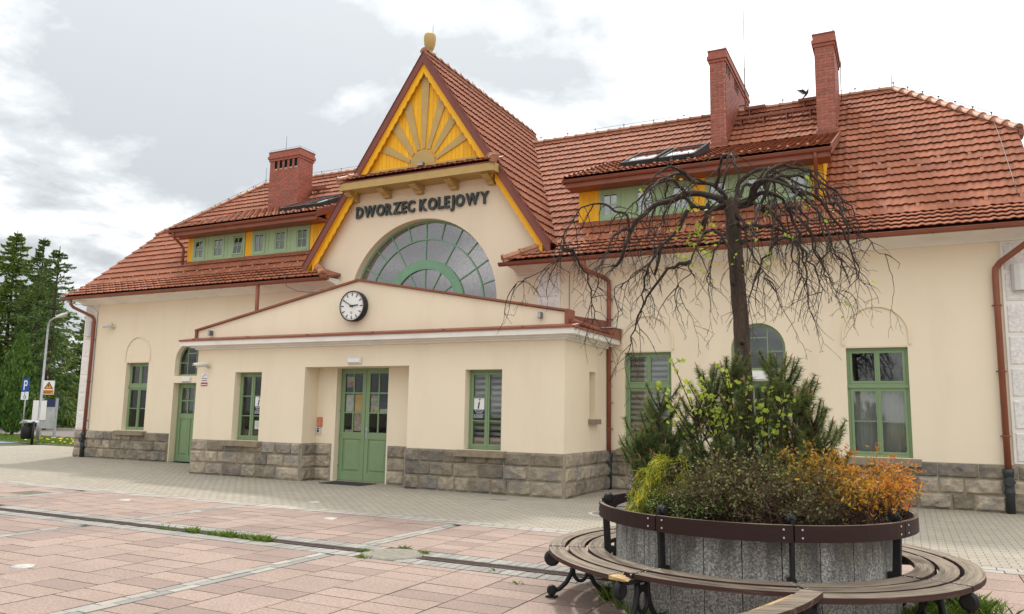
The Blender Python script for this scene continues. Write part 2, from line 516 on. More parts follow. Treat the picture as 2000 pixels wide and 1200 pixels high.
M['bark'] = mk('dark_bark', (0.10, 0.074, 0.055), (0.04, 0.031, 0.024), 16.0, 0.9, 0.2, bump=1.0, bscale=22, stretch=(1, 1, 0.16), c3=(0.14, 0.115, 0.085), scale3=10, lo3=0.52, hi3=0.7, amt3=0.6, stretch3=(1, 1, 0.15))
M['shrub_twig'] = mk('shrub_bark', (0.15, 0.095, 0.065), (0.085, 0.055, 0.04), 20.0, 0.85, 0.2)
M['twig'] = mk('twig_bark', (0.062, 0.047, 0.038), (0.030, 0.024, 0.020), 20.0, 0.85, 0.2)
M['spruce_bark'] = mk('spruce_bark', (0.085, 0.062, 0.048), (0.05, 0.038, 0.03), 4.0, 0.9, 0.1)
M['needle'] = leaf_mat('pine_needles', (0.048, 0.085, 0.03), (0.14, 0.20, 0.05), (0.25, 0.28, 0.085))
M['bud'] = mk('pine_buds', (0.36, 0.17, 0.08), (0.28, 0.12, 0.06), 30, 0.7)
M['young_leaf'] = leaf_mat('young_leaves', (0.26, 0.36, 0.035), (0.42, 0.52, 0.06), (0.5, 0.55, 0.1), trans=0.4)
M['cypress'] = leaf_mat('thread_cypress', (0.09, 0.14, 0.025), (0.30, 0.34, 0.035), (0.62, 0.54, 0.05), trans=0.3)
M['orange_leaf'] = leaf_mat('orange_leaves', (0.15, 0.17, 0.035), (0.62, 0.33, 0.03), (0.58, 0.11, 0.035), trans=0.35)
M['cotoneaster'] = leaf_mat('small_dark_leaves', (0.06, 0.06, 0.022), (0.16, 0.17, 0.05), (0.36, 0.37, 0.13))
M['juniper'] = leaf_mat('juniper_leaves', (0.10, 0.16, 0.035), (0.2, 0.28, 0.06), (0.30, 0.36, 0.1))
M['grey_leaf'] = leaf_mat('grey_green_leaves', (0.10, 0.09, 0.05), (0.17, 0.17, 0.09), (0.28, 0.28, 0.17))
M['spruce'] = leaf_mat('spruce_needles', (0.04, 0.085, 0.026), (0.115, 0.185, 0.046), (0.22, 0.29, 0.065), trans=0.42)
M['spruce_light'] = leaf_mat('light_spruce_needles', (0.065, 0.12, 0.028), (0.20, 0.28, 0.05), (0.36, 0.42, 0.09), trans=0.45)
M['thuja'] = leaf_mat('thuja_scale', (0.035, 0.085, 0.018), (0.095, 0.18, 0.03), (0.16, 0.26, 0.05), trans=0.2)
M['grass'] = leaf_mat('grass_blades', (0.05, 0.10, 0.014), (0.13, 0.22, 0.03), (0.26, 0.32, 0.06), trans=0.35)
M['dandelion'] = mk('dandelion', (0.75, 0.55, 0.03), None, 5.0, 0.7)
M['pigeon'] = mk('pigeon_grey', (0.05, 0.05, 0.056), (0.09, 0.09, 0.095), 25.0, 0.7)


# ------------------------------------------------------------------ mesh helpers
ORIG = {}


def org(o):
    return ORIG.get(o.name, Vector((0, 0, 0))) if o is not None else Vector((0, 0, 0))


def props(o, label=None, cat=None, group=None, kind=None):
    for k, v in (('label', label), ('category', cat), ('group', group), ('kind', kind)):
        if v:
            o[k] = v
    return o


def thing(name, label, cat, loc, group=None):
    o = bpy.data.objects.new(name, None)
    COL.objects.link(o)
    o.location = loc
    o.empty_display_size = 0.2
    ORIG[o.name] = Vector(loc)
    return props(o, label, cat, group)


def link(name, mesh, parent=None, loc=None):
    o = bpy.data.objects.new(name, mesh)
    COL.objects.link(o)
    if parent is not None:
        o.parent = parent
        ORIG[o.name] = org(parent)
    else:
        o.location = loc or (0, 0, 0)
        ORIG[o.name] = Vector(loc or (0, 0, 0))
    return o


def inst(name, mesh, mat4, parent):
    """a piece sharing mesh data, placed by a world matrix"""
    o = bpy.data.objects.new(name, mesh)
    COL.objects.link(o)
    o.parent = parent
    o.matrix_basis = Matrix.Translation(-org(parent)) @ mat4
    ORIG[o.name] = org(parent)
    return o


class MB:
    def __init__(s):
        s.v, s.f, s.r, s.s = [], [], [], []

    def add(s, vs_, fs, smooth=False, rnd=0.5):
        k = len(s.v)
        s.v += [tuple(q) for q in vs_]
        for f in fs:
            s.f.append(tuple(i + k for i in f))
            s.s.append(smooth)
            s.r.append(rnd)
        return s

    def box(s, x0, x1, y0, y1, z0, z1, rnd=0.5):
        return s.add([(x0, y0, z0), (x1, y0, z0), (x1, y1, z0), (x0, y1, z0), (x0, y0, z1), (x1, y0, z1), (x1, y1, z1), (x0, y1, z1)],
                     [(0, 3, 2, 1), (4, 5, 6, 7), (0, 1, 5, 4), (1, 2, 6, 5), (2, 3, 7, 6), (3, 0, 4, 7)], rnd=rnd)

    def obox(s, c, ax, ay, az, rnd=0.5):
        """oriented box: centre and three half-axis vectors"""
        c, ax, ay, az = Vector(c), Vector(ax), Vector(ay), Vector(az)
        p = [c + ax * i + ay * j + az * k for k in (-1, 1) for j in (-1, 1) for i in (-1, 1)]
        return s.add(p, [(0, 2, 3, 1), (4, 5, 7, 6), (0, 1, 5, 4), (1, 3, 7, 5), (3, 2, 6, 7), (2, 0, 4, 6)], rnd=rnd)

    def bar(s, p, q, w, h, up=(0, 0, 1), rnd=0.5):
        p, q, up = Vector(p), Vector(q), Vector(up)
        d = (q - p)
        n = d.normalized()
        side = n.cross(up)
        if side.length < 1e-5:
            side = n.cross(Vector((1, 0, 0)))
        side.normalize()
        u2 = side.cross(n)
        return s.obox((p + q) / 2, d / 2, side * (w / 2), u2 * (h / 2), rnd)

    def tube(s, pts, r, n=8, cap=True, smooth=True, rnd=0.5, jit=0.0):
        pts = [Vector(p) for p in pts]
        m = len(pts)
        rs = [r] * m if isinstance(r, (int, float)) else r
        k = len(s.v)
        t0 = (pts[1] - pts[0]).normalized()
        a = t0.orthogonal().normalized()
        for i, p in enumerate(pts):
            t = (pts[min(i + 1, m - 1)] - pts[max(i - 1, 0)])
            t = t.normalized() if t.length > 1e-9 else t0
            a = (a - t * a.dot(t))
            a = a.normalized() if a.length > 1e-6 else t.orthogonal().normalized()
            b = t.cross(a)
            for j in range(n):
                w = 2 * PI * j / n
                q = rs[i] * (1 + (jit * random.uniform(-1, 1) if jit else 0))
                s.v.append(tuple(p + a * (q * math.cos(w)) + b * (q * math.sin(w))))
        for i in range(m - 1):
            for j in range(n):
                j2 = (j + 1) % n
                s.f.append((k + i * n + j, k + i * n + j2, k + (i + 1) * n + j2, k + (i + 1) * n + j))
                s.s.append(smooth)
                s.r.append(rnd)
        if cap:
            s.f.append(tuple(k + j for j in range(n))[::-1])
            s.f.append(tuple(k + (m - 1) * n + j for j in range(n)))
            s.s += [False, False]
            s.r += [rnd, rnd]
        return s

    def lathe(s, prof, c, n=24, axis=(0, 0, 1), smooth=True, cap=True):
        """prof: (radius, height) pairs along the axis"""
        ax = Vector(axis).normalized()
        a = ax.orthogonal().normalized()
        b = ax.cross(a)
        c = Vector(c)
        k = len(s.v)
        for (r, h) in prof:
            for j in range(n):
                w = 2 * PI * j / n
                s.v.append(tuple(c + ax * h + a * (r * math.cos(w)) + b * (r * math.sin(w))))
        for i in range(len(prof) - 1):
            for j in range(n):
                j2 = (j + 1) % n
                s.f.append((k + i * n + j, k + i * n + j2, k + (i + 1) * n + j2, k + (i + 1) * n + j))
                s.s.append(smooth)
                s.r.append(0.5)
        if cap:
            s.f.append(tuple(k + j for j in range(n))[::-1])
            s.f.append(tuple(k + (len(prof) - 1) * n + j for j in range(n)))
            s.s += [False, False]
            s.r += [0.5, 0.5]
        return s

    def prism(s, poly, o, U, V, D, rnd=0.5):
        """polygon (u, v) in the plane o + u*U + v*V, extruded by the vector D"""
        o, U, V, D = Vector(o), Vector(U), Vector(V), Vector(D)
        n = len(poly)
        a = [o + U * p[0] + V * p[1] for p in poly]
        b = [q + D for q in a]
        area = sum(poly[i][0] * poly[(i + 1) % n][1] - poly[(i + 1) % n][0] * poly[i][1] for i in range(n))
        flip = (area > 0) == (U.cross(V).dot(D) > 0)
        fs = [tuple(range(n)), tuple(range(2 * n - 1, n - 1, -1))]
        fs += [(i, i + n, (i + 1) % n + n, (i + 1) % n) for i in range(n)]
        if flip:
            fs = [f[::-1] for f in fs]
        return s.add(a + b, fs, rnd=rnd)

    def mesh(s, name, mat, origin=(0, 0, 0)):
        me = bpy.data.meshes.new(name)
        o = Vector(origin)
        me.from_pydata([(q[0] - o.x, q[1] - o.y, q[2] - o.z) for q in s.v], [], s.f)
        me.materials.append(mat)
        me.polygons.foreach_set('use_smooth', s.s)
        at = me.attributes.new('rnd', 'FLOAT', 'FACE')
        at.data.foreach_set('value', s.r)
        me.update()
        return me

    def build(s, name, mat, parent=None, label=None, cat=None, group=None, kind=None, loc=None):
        o0 = org(parent) if parent is not None else Vector(loc or (0, 0, 0))
        o = link(name, s.mesh(name, mat, o0), parent, o0)
        return props(o, label, cat, group, kind)


def npmesh(name, V, Fc, mat, rnd=None, smooth=False, origin=(0, 0, 0)):
    """fast mesh from arrays: V (n,3), Fc (m,k)"""
    me = bpy.data.meshes.new(name)
    V = np.asarray(V, np.float32) - np.asarray(origin, np.float32)
    Fc = np.asarray(Fc, np.int32)
    m, k = Fc.shape
    me.vertices.add(len(V))
    me.vertices.foreach_set('co', V.ravel())
    me.loops.add(m * k)
    me.loops.foreach_set('vertex_index', Fc.ravel())
    me.polygons.add(m)
    me.polygons.foreach_set('loop_start', np.arange(0, m * k, k, dtype=np.int32))
    me.polygons.foreach_set('loop_total', np.full(m, k, np.int32))
    me.polygons.foreach_set('use_smooth', np.full(m, smooth))
    if rnd is not None:
        at = me.attributes.new('rnd', 'FLOAT', 'FACE')
        at.data.foreach_set('value', np.asarray(rnd, np.float32))
    me.materials.append(mat)
    me.update(calc_edges=True)
    me.validate()
    return me


def quad_leaves(C, A, B, wl=1.0):
    """leaf quads (diamonds) at centres C spanned by half vectors A (length) and B (width): arrays (n,3)"""
    n = len(C)
    V = np.empty((n, 4, 3), np.float32)
    V[:, 0] = C - A
    V[:, 1] = C + B - A * 0.1
    V[:, 2] = C + A
    V[:, 3] = C - B - A * 0.1
    F = np.arange(n * 4, dtype=np.int32).reshape(n, 4)
    return V.reshape(-1, 3), F


def unit(a):
    return a / (np.linalg.norm(a, axis=-1, keepdims=True) + 1e-9)


def rand_dirs(n, rng=RNG):
    return unit(rng.normal(size=(n, 3)))


def inside_poly(p, poly):
    x, y = p
    c = False
    j = len(poly) - 1
    for i in range(len(poly)):
        a, b = poly[i], poly[j]
        if (a[1] > y) != (b[1] > y) and x < (b[0] - a[0]) * (y - a[1]) / (b[1] - a[1]) + a[0]:
            c = not c
        j = i
    return c


def holed_wall(mb, outline, holes, o, U, V, D):
    """a wall slab with openings: polygons in (u, v), front plane at o, thickness vector D (pointing into the wall)"""
    o, U, V, D = Vector(o), Vector(U), Vector(V), Vector(D)
    pts, edges = [], []
    for poly in [outline] + holes:
        k = len(pts)
        pts += [Vector(p) for p in poly]
        edges += [(k + i, k + (i + 1) % len(poly)) for i in range(len(poly))]
    r = delaunay_2d_cdt(pts, edges, [], 0, 1e-6)
    vs_, fs = r[0], r[2]
    tri = []
    for f in fs:
        c = sum((vs_[i] for i in f), Vector((0, 0))) / len(f)
        if inside_poly(c, outline) and not any(inside_poly(c, h) for h in holes):
            tri.append(tuple(f))
    P = [o + U * p.x + V * p.y for p in vs_]
    sgn = U.cross(V).dot(D)
    front = tri if sgn < 0 else [t[::-1] for t in tri]
    mb.add(P, front)
    mb.add([q + D for q in P], [t[::-1] for t in front])
    for poly in [outline] + holes:
        n = len(poly)
        a = [o + U * p[0] + V * p[1] for p in poly]
        b = [q + D for q in a]
        mb.add(a + b, [(i, (i + 1) % n, (i + 1) % n + n, i + n) for i in range(n)])
    return mb


def rect(x0, x1, z0, z1):
    return [(x0, z0), (x1, z0), (x1, z1), (x0, z1)]


def arch_poly(x0, x1, z0, z1, n=16):
    """rectangle with a round head whose crown is at z1"""
    r = (x1 - x0) / 2
    c = (x0 + x1) / 2
    zs = z1 - r
    return [(x0, z0), (x1, z0)] + [(c + r * math.cos(PI * k / n), zs + r * math.sin(PI * k / n)) for k in range(n + 1)]

# ================================================================== GROUND
def structure(name, mb, mat, kind='structure'):
    return mb.build(name, mat, kind=kind)


g = MB()
g.box(-600, 600, -600, 900, -0.6, -0.03)
structure('ground', g, M['ground'])
g = MB()
g.box(-36.0, 30, 10.815, 17.6, -0.2, 0.0)
g.box(-33.2, -25.05, 17.6, 21.4, -0.2, 0.0)
structure('grey_pavement', g, M['paver'])
g = MB()
g.box(-60, 30, -40, 10.425, -0.2, -0.022)
plaza = structure('plaza_pavement', g, M['bed'])

# slabs between the sett strips: columns 0.6 m wide with staggered cross joints
slab_meshes = []
for k in range(12):
    q = MB()
    b = 0.012
    z0, z1 = -1.0, 0.0
    q.add([(-.5, -.5, z0), (.5, -.5, z0), (.5, .5, z0), (-.5, .5, z0), (-.5, -.5, z1), (.5, -.5, z1), (.5, .5, z1), (-.5, .5, z1)],
          [(4, 5, 6, 7), (0, 1, 5, 4), (1, 2, 6, 5), (2, 3, 7, 6), (3, 0, 4, 7)], rnd=(k + .5) / 12)
    slab_meshes.append(q.mesh('granite_slab', M['slab']))
STRIPS_X = [-18.9, -14.68, -10.42, -6.12, -1.90, 2.32]
DRAIN_Y = 7.87
slabs = []
rs = random.Random(11)
for i in range(len(STRIPS_X) - 1):
    xa, xb = STRIPS_X[i] + 0.125, STRIPS_X[i + 1] - 0.125
    for ya, yb in ((-1.0, DRAIN_Y - 0.375), (DRAIN_Y + 0.375, 10.44)):
        n = 7
        x = xa
        ws = [rs.choice((0.6, 0.6, 0.6, 0.6, 0.45)) for _ in range(n)]
        sc_ = (xb - xa) / sum(ws)
        for w in ws:
            w *= sc_
            y = yb
            first = rs.choice((0.15, 0.3, 0.3, 0.45))
            while y > ya + 0.02:
                h = first or rs.choice((0.3, 0.3, 0.3, 0.3, 0.3, 0.6, 0.6))
                first = None
                h = min(h, y - ya)
                if y - ya - h < 0.15:
                    h = y - ya
                slabs.append((x + w / 2, y - h / 2, w - 0.014, h - 0.014))
                y -= h
            x += w
CAMXY = Vector((0, 0))


def slab_key(s):
    # how large it shows: area over squared distance, only what is in front of the camera
    d = Vector((s[0], s[1], -1.65))
    f = d.dot(_f)
    if f < 1.0:
        return 1e9
    u = d.dot(_r2) / f
    v = d.dot(_d2) / f
    if abs(u) > 0.70 or v > 0.44:
        return 1e8 + d.length
    return d.length


slabs.sort(key=slab_key)
rest = MB()
for k, (x, y, w, h) in enumerate(slabs):
    z = rs.uniform(-0.0018, 0.0012)
    if k < 300:
        m4 = Matrix.Translation((x, y, z)) @ Matrix.Rotation(rs.uniform(-.0025, .0025), 4, 'X') @ Matrix.Rotation(rs.uniform(-.0025, .0025), 4, 'Y') @ Matrix.Diagonal((w, h, 0.03, 1))
        inst('granite_slab', rs.choice(slab_meshes), m4, plaza)
    else:
        rest.box(x - w / 2, x + w / 2, y - h / 2, y + h / 2, z - 0.03, z, rnd=rs.random())
o = rest.build('granite_slabs', M['slab'], plaza, kind='stuff')
# far slabs west of the strips
g = MB()
g.box(-58, -19.03, -20, 10.42, -0.15, 0.0)
g.box(2.46, 28, -20, 10.42, -0.15, 0.0)
g.box(-19.02, 2.45, -38, -1.01, -0.15, 0.0)
g.build('far_slabs', M['pink_far'], plaza, kind='stuff')

# granite setts: pale edge row, grey rows beside the drain, double rows of the cross strips
sett_meshes = {}
for nm, mt in (('pale', M['pale_sett']), ('grey', M['grey_sett'])):
    sett_meshes[nm] = []
    for k in range(8):
        q = MB().box(-.5, .5, -.5, .5, -1, 0, rnd=(k + .5) / 8)
        sett_meshes[nm].append(q.mesh('sett', mt))
setts = []
x = -19.0
while x < 3.2:                                           # edge row, in two courses
    w = rs.uniform(0.19, 0.23)
    setts.append(('pale', x + w / 2, 10.72, w - 0.012, 0.165))
    w2 = w
    setts.append(('pale', x + w / 2 + 0.06, 10.54, w - 0.012, 0.165))
    x += w
for y0 in (DRAIN_Y - 0.235, DRAIN_Y + 0.235):
    x = -13.5
    while x < 0.0:
        w = rs.uniform(0.10, 0.125)
        setts.append(('grey', x + w / 2, y0, w - 0.010, 0.245))
        x += w
for sx in STRIPS_X[1:5]:
    for ya, yb in ((3.0, DRAIN_Y - 0.375), (DRAIN_Y + 0.375, 10.44)):
        for dx in (-0.058, 0.058):
            y = yb - rs.uniform(0, 0.15)
            while y > ya:
                h = rs.uniform(0.26, 0.34)
                h = min(h, y - ya)
                if h > 0.05:
                    setts.append(('grey' if rs.random() < .6 else 'pale', sx + dx, y - h / 2, 0.105, h - 0.012))
                y -= h
setts = [s for s in setts if (Vector((s[1], s[2])) - Vector((-1.32, 7.54))).length > 1.15 and (Vector((s[1], s[2])) - Vector((-5.47, 7.87))).length > 0.36]
setts.sort(key=lambda s: slab_key(s[1:]))
rest = {'pale': MB(), 'grey': MB()}
for k, (nm, x, y, w, h) in enumerate(setts):
    if k < 300:
        inst('sett', rs.choice(sett_meshes[nm]), Matrix.Translation((x, y, rs.uniform(-.002, .003))) @ Matrix.Diagonal((w, h, 0.03, 1)), plaza)
    else:
        z = rs.uniform(-.002, .003)
        rest[nm].box(x - w / 2, x + w / 2, y - h / 2, y + h / 2, z - .03, z, rnd=rs.random())
for nm in rest:
    rest[nm].build('setts', M[nm + '_sett'], plaza, kind='stuff')
g = MB().box(-19.02, 3.3, 10.435, 10.814, -0.3, -0.012)
g.build('edge_bed', M['bed'], plaza)

# drainage channel: two iron edge rails and cross bars
dr = thing('drainage_channel', 'narrow rusty slotted drainage channel running across the pink paving', 'drain', (-6, DRAIN_Y, 0))
for (xa, xb) in ((-19.0, -5.86), (-5.08, 3.2)):
    q = MB()
    q.box(xa, xb, DRAIN_Y - 0.075, DRAIN_Y - 0.055, -0.05, 0.003)
    q.box(xa, xb, DRAIN_Y + 0.055, DRAIN_Y + 0.075, -0.05, 0.003)
    q.box(xa, xb, DRAIN_Y - 0.055, DRAIN_Y + 0.055, -0.05, -0.03)
    q.build('channel_edge', M['grate'], dr)
    q = MB()
    x = xa + 0.02
    while x < xb - .02:
        q.add([(x, DRAIN_Y - .054, 0), (x + .016, DRAIN_Y - .054, 0), (x + .034, DRAIN_Y + .054, 0), (x + .018, DRAIN_Y + .054, 0),
               (x, DRAIN_Y - .054, -.02), (x + .016, DRAIN_Y - .054, -.02), (x + .034, DRAIN_Y + .054, -.02), (x + .018, DRAIN_Y + .054, -.02)],
              [(0, 1, 2, 3), (0, 4, 5, 1), (1, 5, 6, 2), (2, 6, 7, 3), (3, 7, 4, 0)])
        x += 0.036
    q.build('grate_bars', M['grate'], dr, kind='stuff')

# covers and discs let into the paving
t = thing('manhole_cover', 'round grey manhole cover with weeds round its rim on the drain line', 'manhole cover', (-5.47, 7.87, 0))
MB().lathe([(0.37, -0.04), (0.37, 0.002), (0.345, 0.004)], (-5.47, 7.87, 0), 32).build('ring', M['cover'], t)
q = MB().lathe([(0.335, -0.02), (0.335, 0.006), (0.32, 0.008)], (-5.47, 7.87, 0), 32)
for i in range(-4, 5):
    for j in range(-4, 5):
        if i * i + j * j < 17:
            q.box(-5.47 + i * .065 - .02, -5.47 + i * .065 + .02, 7.87 + j * .065 - .008, 7.87 + j * .065 + .008, .0082, .0095)
q.build('lid', M['cover'], t)
t = thing('manhole_cover', 'round brown cover among grey pavers left of the planter', 'manhole cover', (-4.55, 12.95, 0))
MB().lathe([(0.40, -0.04), (0.40, 0.003), (0.36, 0.005)], (-4.55, 12.95, 0), 32).build('ring', M['kerb'], t)
MB().lathe([(0.33, -0.02), (0.33, 0.008), (0.31, 0.010)], (-4.55, 12.95, 0), 32).build('lid', M['cover'], t)
t = thing('drain_cover', 'rectangular dark drain cover in the pink paving on the far left', 'drain cover', (-15.1, 9.6, 0))
q = MB().box(-15.42, -14.80, 9.33, 9.87, -0.02, 0.003)
for k in range(9):
    q.box(-15.38 + k * .066, -15.355 + k * .066, 9.36, 9.84, .003, .007)
q.build('lid', M['cover'], t)
t = thing('drain_cover', 'small dark drain cover in grey pavers below the information window', 'drain cover', (-7.1, 13.8, 0))
q = MB().box(-7.30, -6.98, 13.72, 13.88, -0.02, 0.005)
for k in range(6):
    q.box(-7.28 + k * .052, -7.26 + k * .052, 13.73, 13.87, .005, .008)
q.build('lid', M['cover'], t)
for (x, y, lab) in ((-8.28, 5.27, 'pale round inground light in pink slabs near the lower left corner'),
                    (-8.06, 9.90, 'pale round inground light in pink slabs below the double door'),
                    (-12.66, 9.80, 'pale round inground light in pink slabs beside the pale kerb row on the left'),
                    (-9.73, 11.5, 'small pale inground light among the grey pavers')):
    t = thing('inground_light', lab, 'inground light', (x, y, 0), 'inground lights in the paving')
    MB().lathe([(0.115, -0.02), (0.115, 0.004), (0.095, 0.006)], (x, y, 0), 24).build('ring', M['steel'], t)
    MB().lathe([(0.092, -0.02), (0.092, 0.007), (0.05, 0.009)], (x, y, 0), 24).build('lens', M['disc'], t)

# strip of blue bay, lawn strip, road and low wall on the left
g = MB()
g.add([(-62, 17.0, 0.006), (-36.3, 19.2, 0.006), (-35.3, 21.7, 0.006), (-62, 25.5, 0.006)], [(0, 1, 2, 3)])
g.v = g.v
q = MB().box(-62, -35.6, 14.0, 22.6, -0.2, 0.0)
structure('parking_bay', q, M['asphalt'])
q = MB().prism([(-62, 17.2), (-38.0, 19.6), (-35.9, 22.0), (-62, 24.2)], (0, 0, 0.0), (1, 0, 0), (0, 1, 0), (0, 0, 0.005))
structure('blue_road_marking', q, M['blue_paint'])
lawn = MB().prism([(-70, 24.0), (-47, 23.6), (-35.4, 22.0), (-33.3, 21.6), (-25.5, 21.4), (-25.5, 27.2), (-36, 26.3), (-70, 31.0)], (0, 0, -0.12), (1, 0, 0), (0, 1, 0), (0, 0, 0.14))
structure('lawn', lawn, M['ground'])
q = MB().prism([(-85, 33.0), (-36, 26.5), (-25.5, 27.4), (-25.5, 34.0), (-36, 33.5), (-85, 40.5)], (0, 0, -0.12), (1, 0, 0), (0, 1, 0), (0, 0, 0.115))
structure('road', q, M['asphalt'])
q = MB()
for (a, b) in (((-85, 40.6), (-36, 33.6)), ((-36, 33.6), (-25.5, 34.1))):
    q.bar((a[0], a[1], 0.03), (b[0], b[1], 0.03), 0.2, 0.16)
structure('kerb', q, M['kerb'])
q = MB().prism([(-85, 40.8), (-36, 33.8), (-25.5, 34.3), (-25.5, 60), (-95, 70)], (0, 0, -0.12), (1, 0, 0), (0, 1, 0), (0, 0, 0.14))
structure('far_lawn', q, M['ground'])

# ================================================================== STATION BUILDING
B = thing('station_building', 'cream railway station with red tiled roof and yellow central gable', 'building', (-11.37, 17.3, 0))
CX = -11.37
YW, YA, YD = 17.30, 14.68, 15.36


def mir(x):
    return 2 * CX - x


# ---- walls -------------------------------------------------------------
WIN_L = [(-22.79, -21.73), (-18.07, -16.98)]
WIN_R = [(-5.76, -4.67), (-1.05, 0.08)]
ZW0, ZW1 = 0.93, 3.10
GZ0, GS = 11.08, 1.47                 # underside of the gable roof at the apex, slope


def gz(x):
    return GZ0 - GS * abs(x - CX)


LUN_C, LUN_Z, LUN_R = -11.46, 4.50, 2.33
lun = [(LUN_C - LUN_R, LUN_Z), (LUN_C + LUN_R, LUN_Z)] + [(LUN_C + LUN_R * math.cos(PI * k / 40), LUN_Z + LUN_R * math.sin(PI * k / 40)) for k in range(1, 40)]
holes = [rect(a, b, ZW0, ZW1) for a, b in WIN_L + WIN_R]
holes += [arch_poly(-3.35, -2.22, 2.66, 3.68), arch_poly(-20.52, -19.39, 2.66, 3.68), rect(-3.35, -2.22, 0.0, 2.44), rect(-20.52, -19.39, 0.0, 2.44), lun,
          rect(-12.6, -10.6, 0.0, 2.9)]
xg = 3.95
outl = [(-24.98, -0.1), (2.24, -0.1), (2.24, 5.32), (CX + (GZ0 - 5.32) / GS, 5.32), (CX, GZ0), (CX - (GZ0 - 5.32) / GS, 5.32), (-24.98, 5.32)]
# the opening from hall to porch must not touch the outline
w = MB()
holed_wall(w, outl, holes, (0, YW, 0), (1, 0, 0), (0, 0, 1), (0, 0.42, 0))
WALL = w.build('wall', M['plaster'], B)
w = MB()
w.box(-24.98, -24.6, 17.72, 28.7, -0.1, 5.3)
w.box(1.86, 2.24, 17.72, 28.7, -0.1, 5.3)
w.box(-24.98, 2.24, 28.7, 29.1, -0.1, 5.3)
w.prism([(16.9, 5.2), (29.1, 5.2), (26.0, 8.05), (20.0, 8.05)], (-24.98, 0, 0), (0, 1, 0), (0, 0, 1), (0.38, 0, 0))
w.prism([(17.8, 5.2), (29.1, 5.2), (26.0, 8.05), (20.0, 8.05)], (1.86, 0, 0), (0, 1, 0), (0, 0, 1), (0.38, 0, 0))
w.build('rear_wall', M['plaster'], B)
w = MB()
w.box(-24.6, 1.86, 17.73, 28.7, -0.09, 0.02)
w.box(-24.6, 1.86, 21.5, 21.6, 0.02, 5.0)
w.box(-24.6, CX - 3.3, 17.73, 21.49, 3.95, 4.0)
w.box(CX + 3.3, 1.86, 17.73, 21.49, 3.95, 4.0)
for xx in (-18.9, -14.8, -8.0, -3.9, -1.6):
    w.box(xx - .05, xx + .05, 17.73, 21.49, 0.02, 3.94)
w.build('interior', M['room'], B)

# annex walls
AX0, AX1 = -16.57, -6.16
AW = [(-15.21, -14.31), (-8.47, -7.58)]
w = MB()
holed_wall(w, [(AX0, -0.1), (-12.93, -0.1), (-12.93, 2.69), (-9.93, 2.69), (-9.93, -0.1), (AX1, -0.1), (AX1, 3.27), (AX0, 3.27)],
           [rect(a, b, 0.89, 2.585) for a, b in AW], (0, YA, 0), (1, 0, 0), (0, 0, 1), (0, 0.40, 0))
# recess back wall with the door opening
holed_wall(w, [(-13.2, -0.1), (-12.36, -0.1), (-12.36, 2.685), (-10.84, 2.685), (-10.84, -0.1), (-9.7, -0.1), (-9.7, 3.0), (-13.2, 3.0)], [], (0, 15.19, 0), (1, 0, 0), (0, 0, 1), (0, 0.3, 0))
w.box(-13.2, -12.932, 15.081, 15.188, -0.1, 3.0)
w.box(-9.928, -9.7, 15.081, 15.188, -0.1, 3.0)
w.box(-12.931, -9.929, 15.081, 15.188, 2.692, 3.0)
holed_wall(w, [(15.081, -0.1), (17.29, -0.1), (17.29, 3.27), (15.081, 3.27)], [rect(16.09, 16.47, 1.57, 2.60)], (AX1, 0, 0), (0, 1, 0), (0, 0, 1), (-0.3, 0, 0))
w.box(-6.45, -6.41, 16.0, 16.6, 1.5, 2.7)
w.box(AX0, AX0 + .3, 15.081, 17.29, -0.1, 3.27)
w.build('porch_wall', M['plaster'], B)
MB().box(-6.22, -6.05, 16.02, 16.55, 1.46, 1.568).build('niche_sill', M['sill'], B)
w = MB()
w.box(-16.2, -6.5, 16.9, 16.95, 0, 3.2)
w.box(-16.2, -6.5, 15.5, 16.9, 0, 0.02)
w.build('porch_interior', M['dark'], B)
# pediment parapet
w = MB()
w.prism([(-16.62, 3.45), (-6.15, 3.45), (-6.15, 3.74), (CX - .06, 4.70), (-16.62, 3.68)], (0, YA, 0), (1, 0, 0), (0, 0, 1), (0, 0.28, 0))
w.build('pediment', M['plaster'], B)
w = MB()


def strip(mb, p, q, wd, th, yc):
    d = Vector((q[0] - p[0], 0, q[1] - p[1]))
    n_ = Vector((-d.z, 0, d.x)).normalized()
    c = Vector(((p[0] + q[0]) / 2, yc, (p[1] + q[1]) / 2)) + n_ * th / 2
    mb.obox(c, d / 2, (0, wd / 2, 0), n_ * th / 2)


strip(w, (-16.70, 3.675), (CX - .06, 4.705), 0.38, 0.045, YA + .13)
strip(w, (CX - .06, 4.705), (-6.08, 3.745), 0.38, 0.045, YA + .13)
w.box(-16.70, -16.625, YA - .05, YA + .32, 3.42, 3.73)
w.box(-6.145, -6.07, YA - .05, YA + .32, 3.42, 3.80)
w.build('pediment_capping', M['brown_metal'], B)
w = MB()          # brown flashing over the white cornice, with a folded drip
w.box(-16.98, -5.84, 14.40, 14.679, 3.405, 3.425)
w.prism([(14.40, 3.425), (14.679, 3.425), (14.679, 3.50)], (-16.98, 0, 0), (0, 1, 0), (0, 0, 1), (11.14, 0, 0))
w.box(-16.99, -5.83, 14.385, 14.40, 3.385, 3.43)
w.box(-5.84, -5.82, 14.385, 17.28, 3.385, 3.43)
w.box(-6.08, -5.84, 14.68, 17.28, 3.405, 3.425)
w.box(-16.99, -16.97, 14.385, 17.28, 3.385, 3.43)
x = -16.5
while x < -6.2:
    w.box(x, x + .015, 14.378, 14.69, 3.425, 3.452)
    x += 1.9
w.build('porch_flashing', M['brown_metal'], B)
w = MB()
w.box(-16.97, -5.86, 14.41, 17.28, 3.27, 3.402)
w.box(-16.75, -6.02, 14.55, 17.28, 3.225, 3.27)
w.box(-16.64, -6.10, 14.62, 17.28, 3.18, 3.225)
w.build('porch_cornice', M['white_plaster'], B)
w = MB()          # low metal roof of the porch behind the parapet
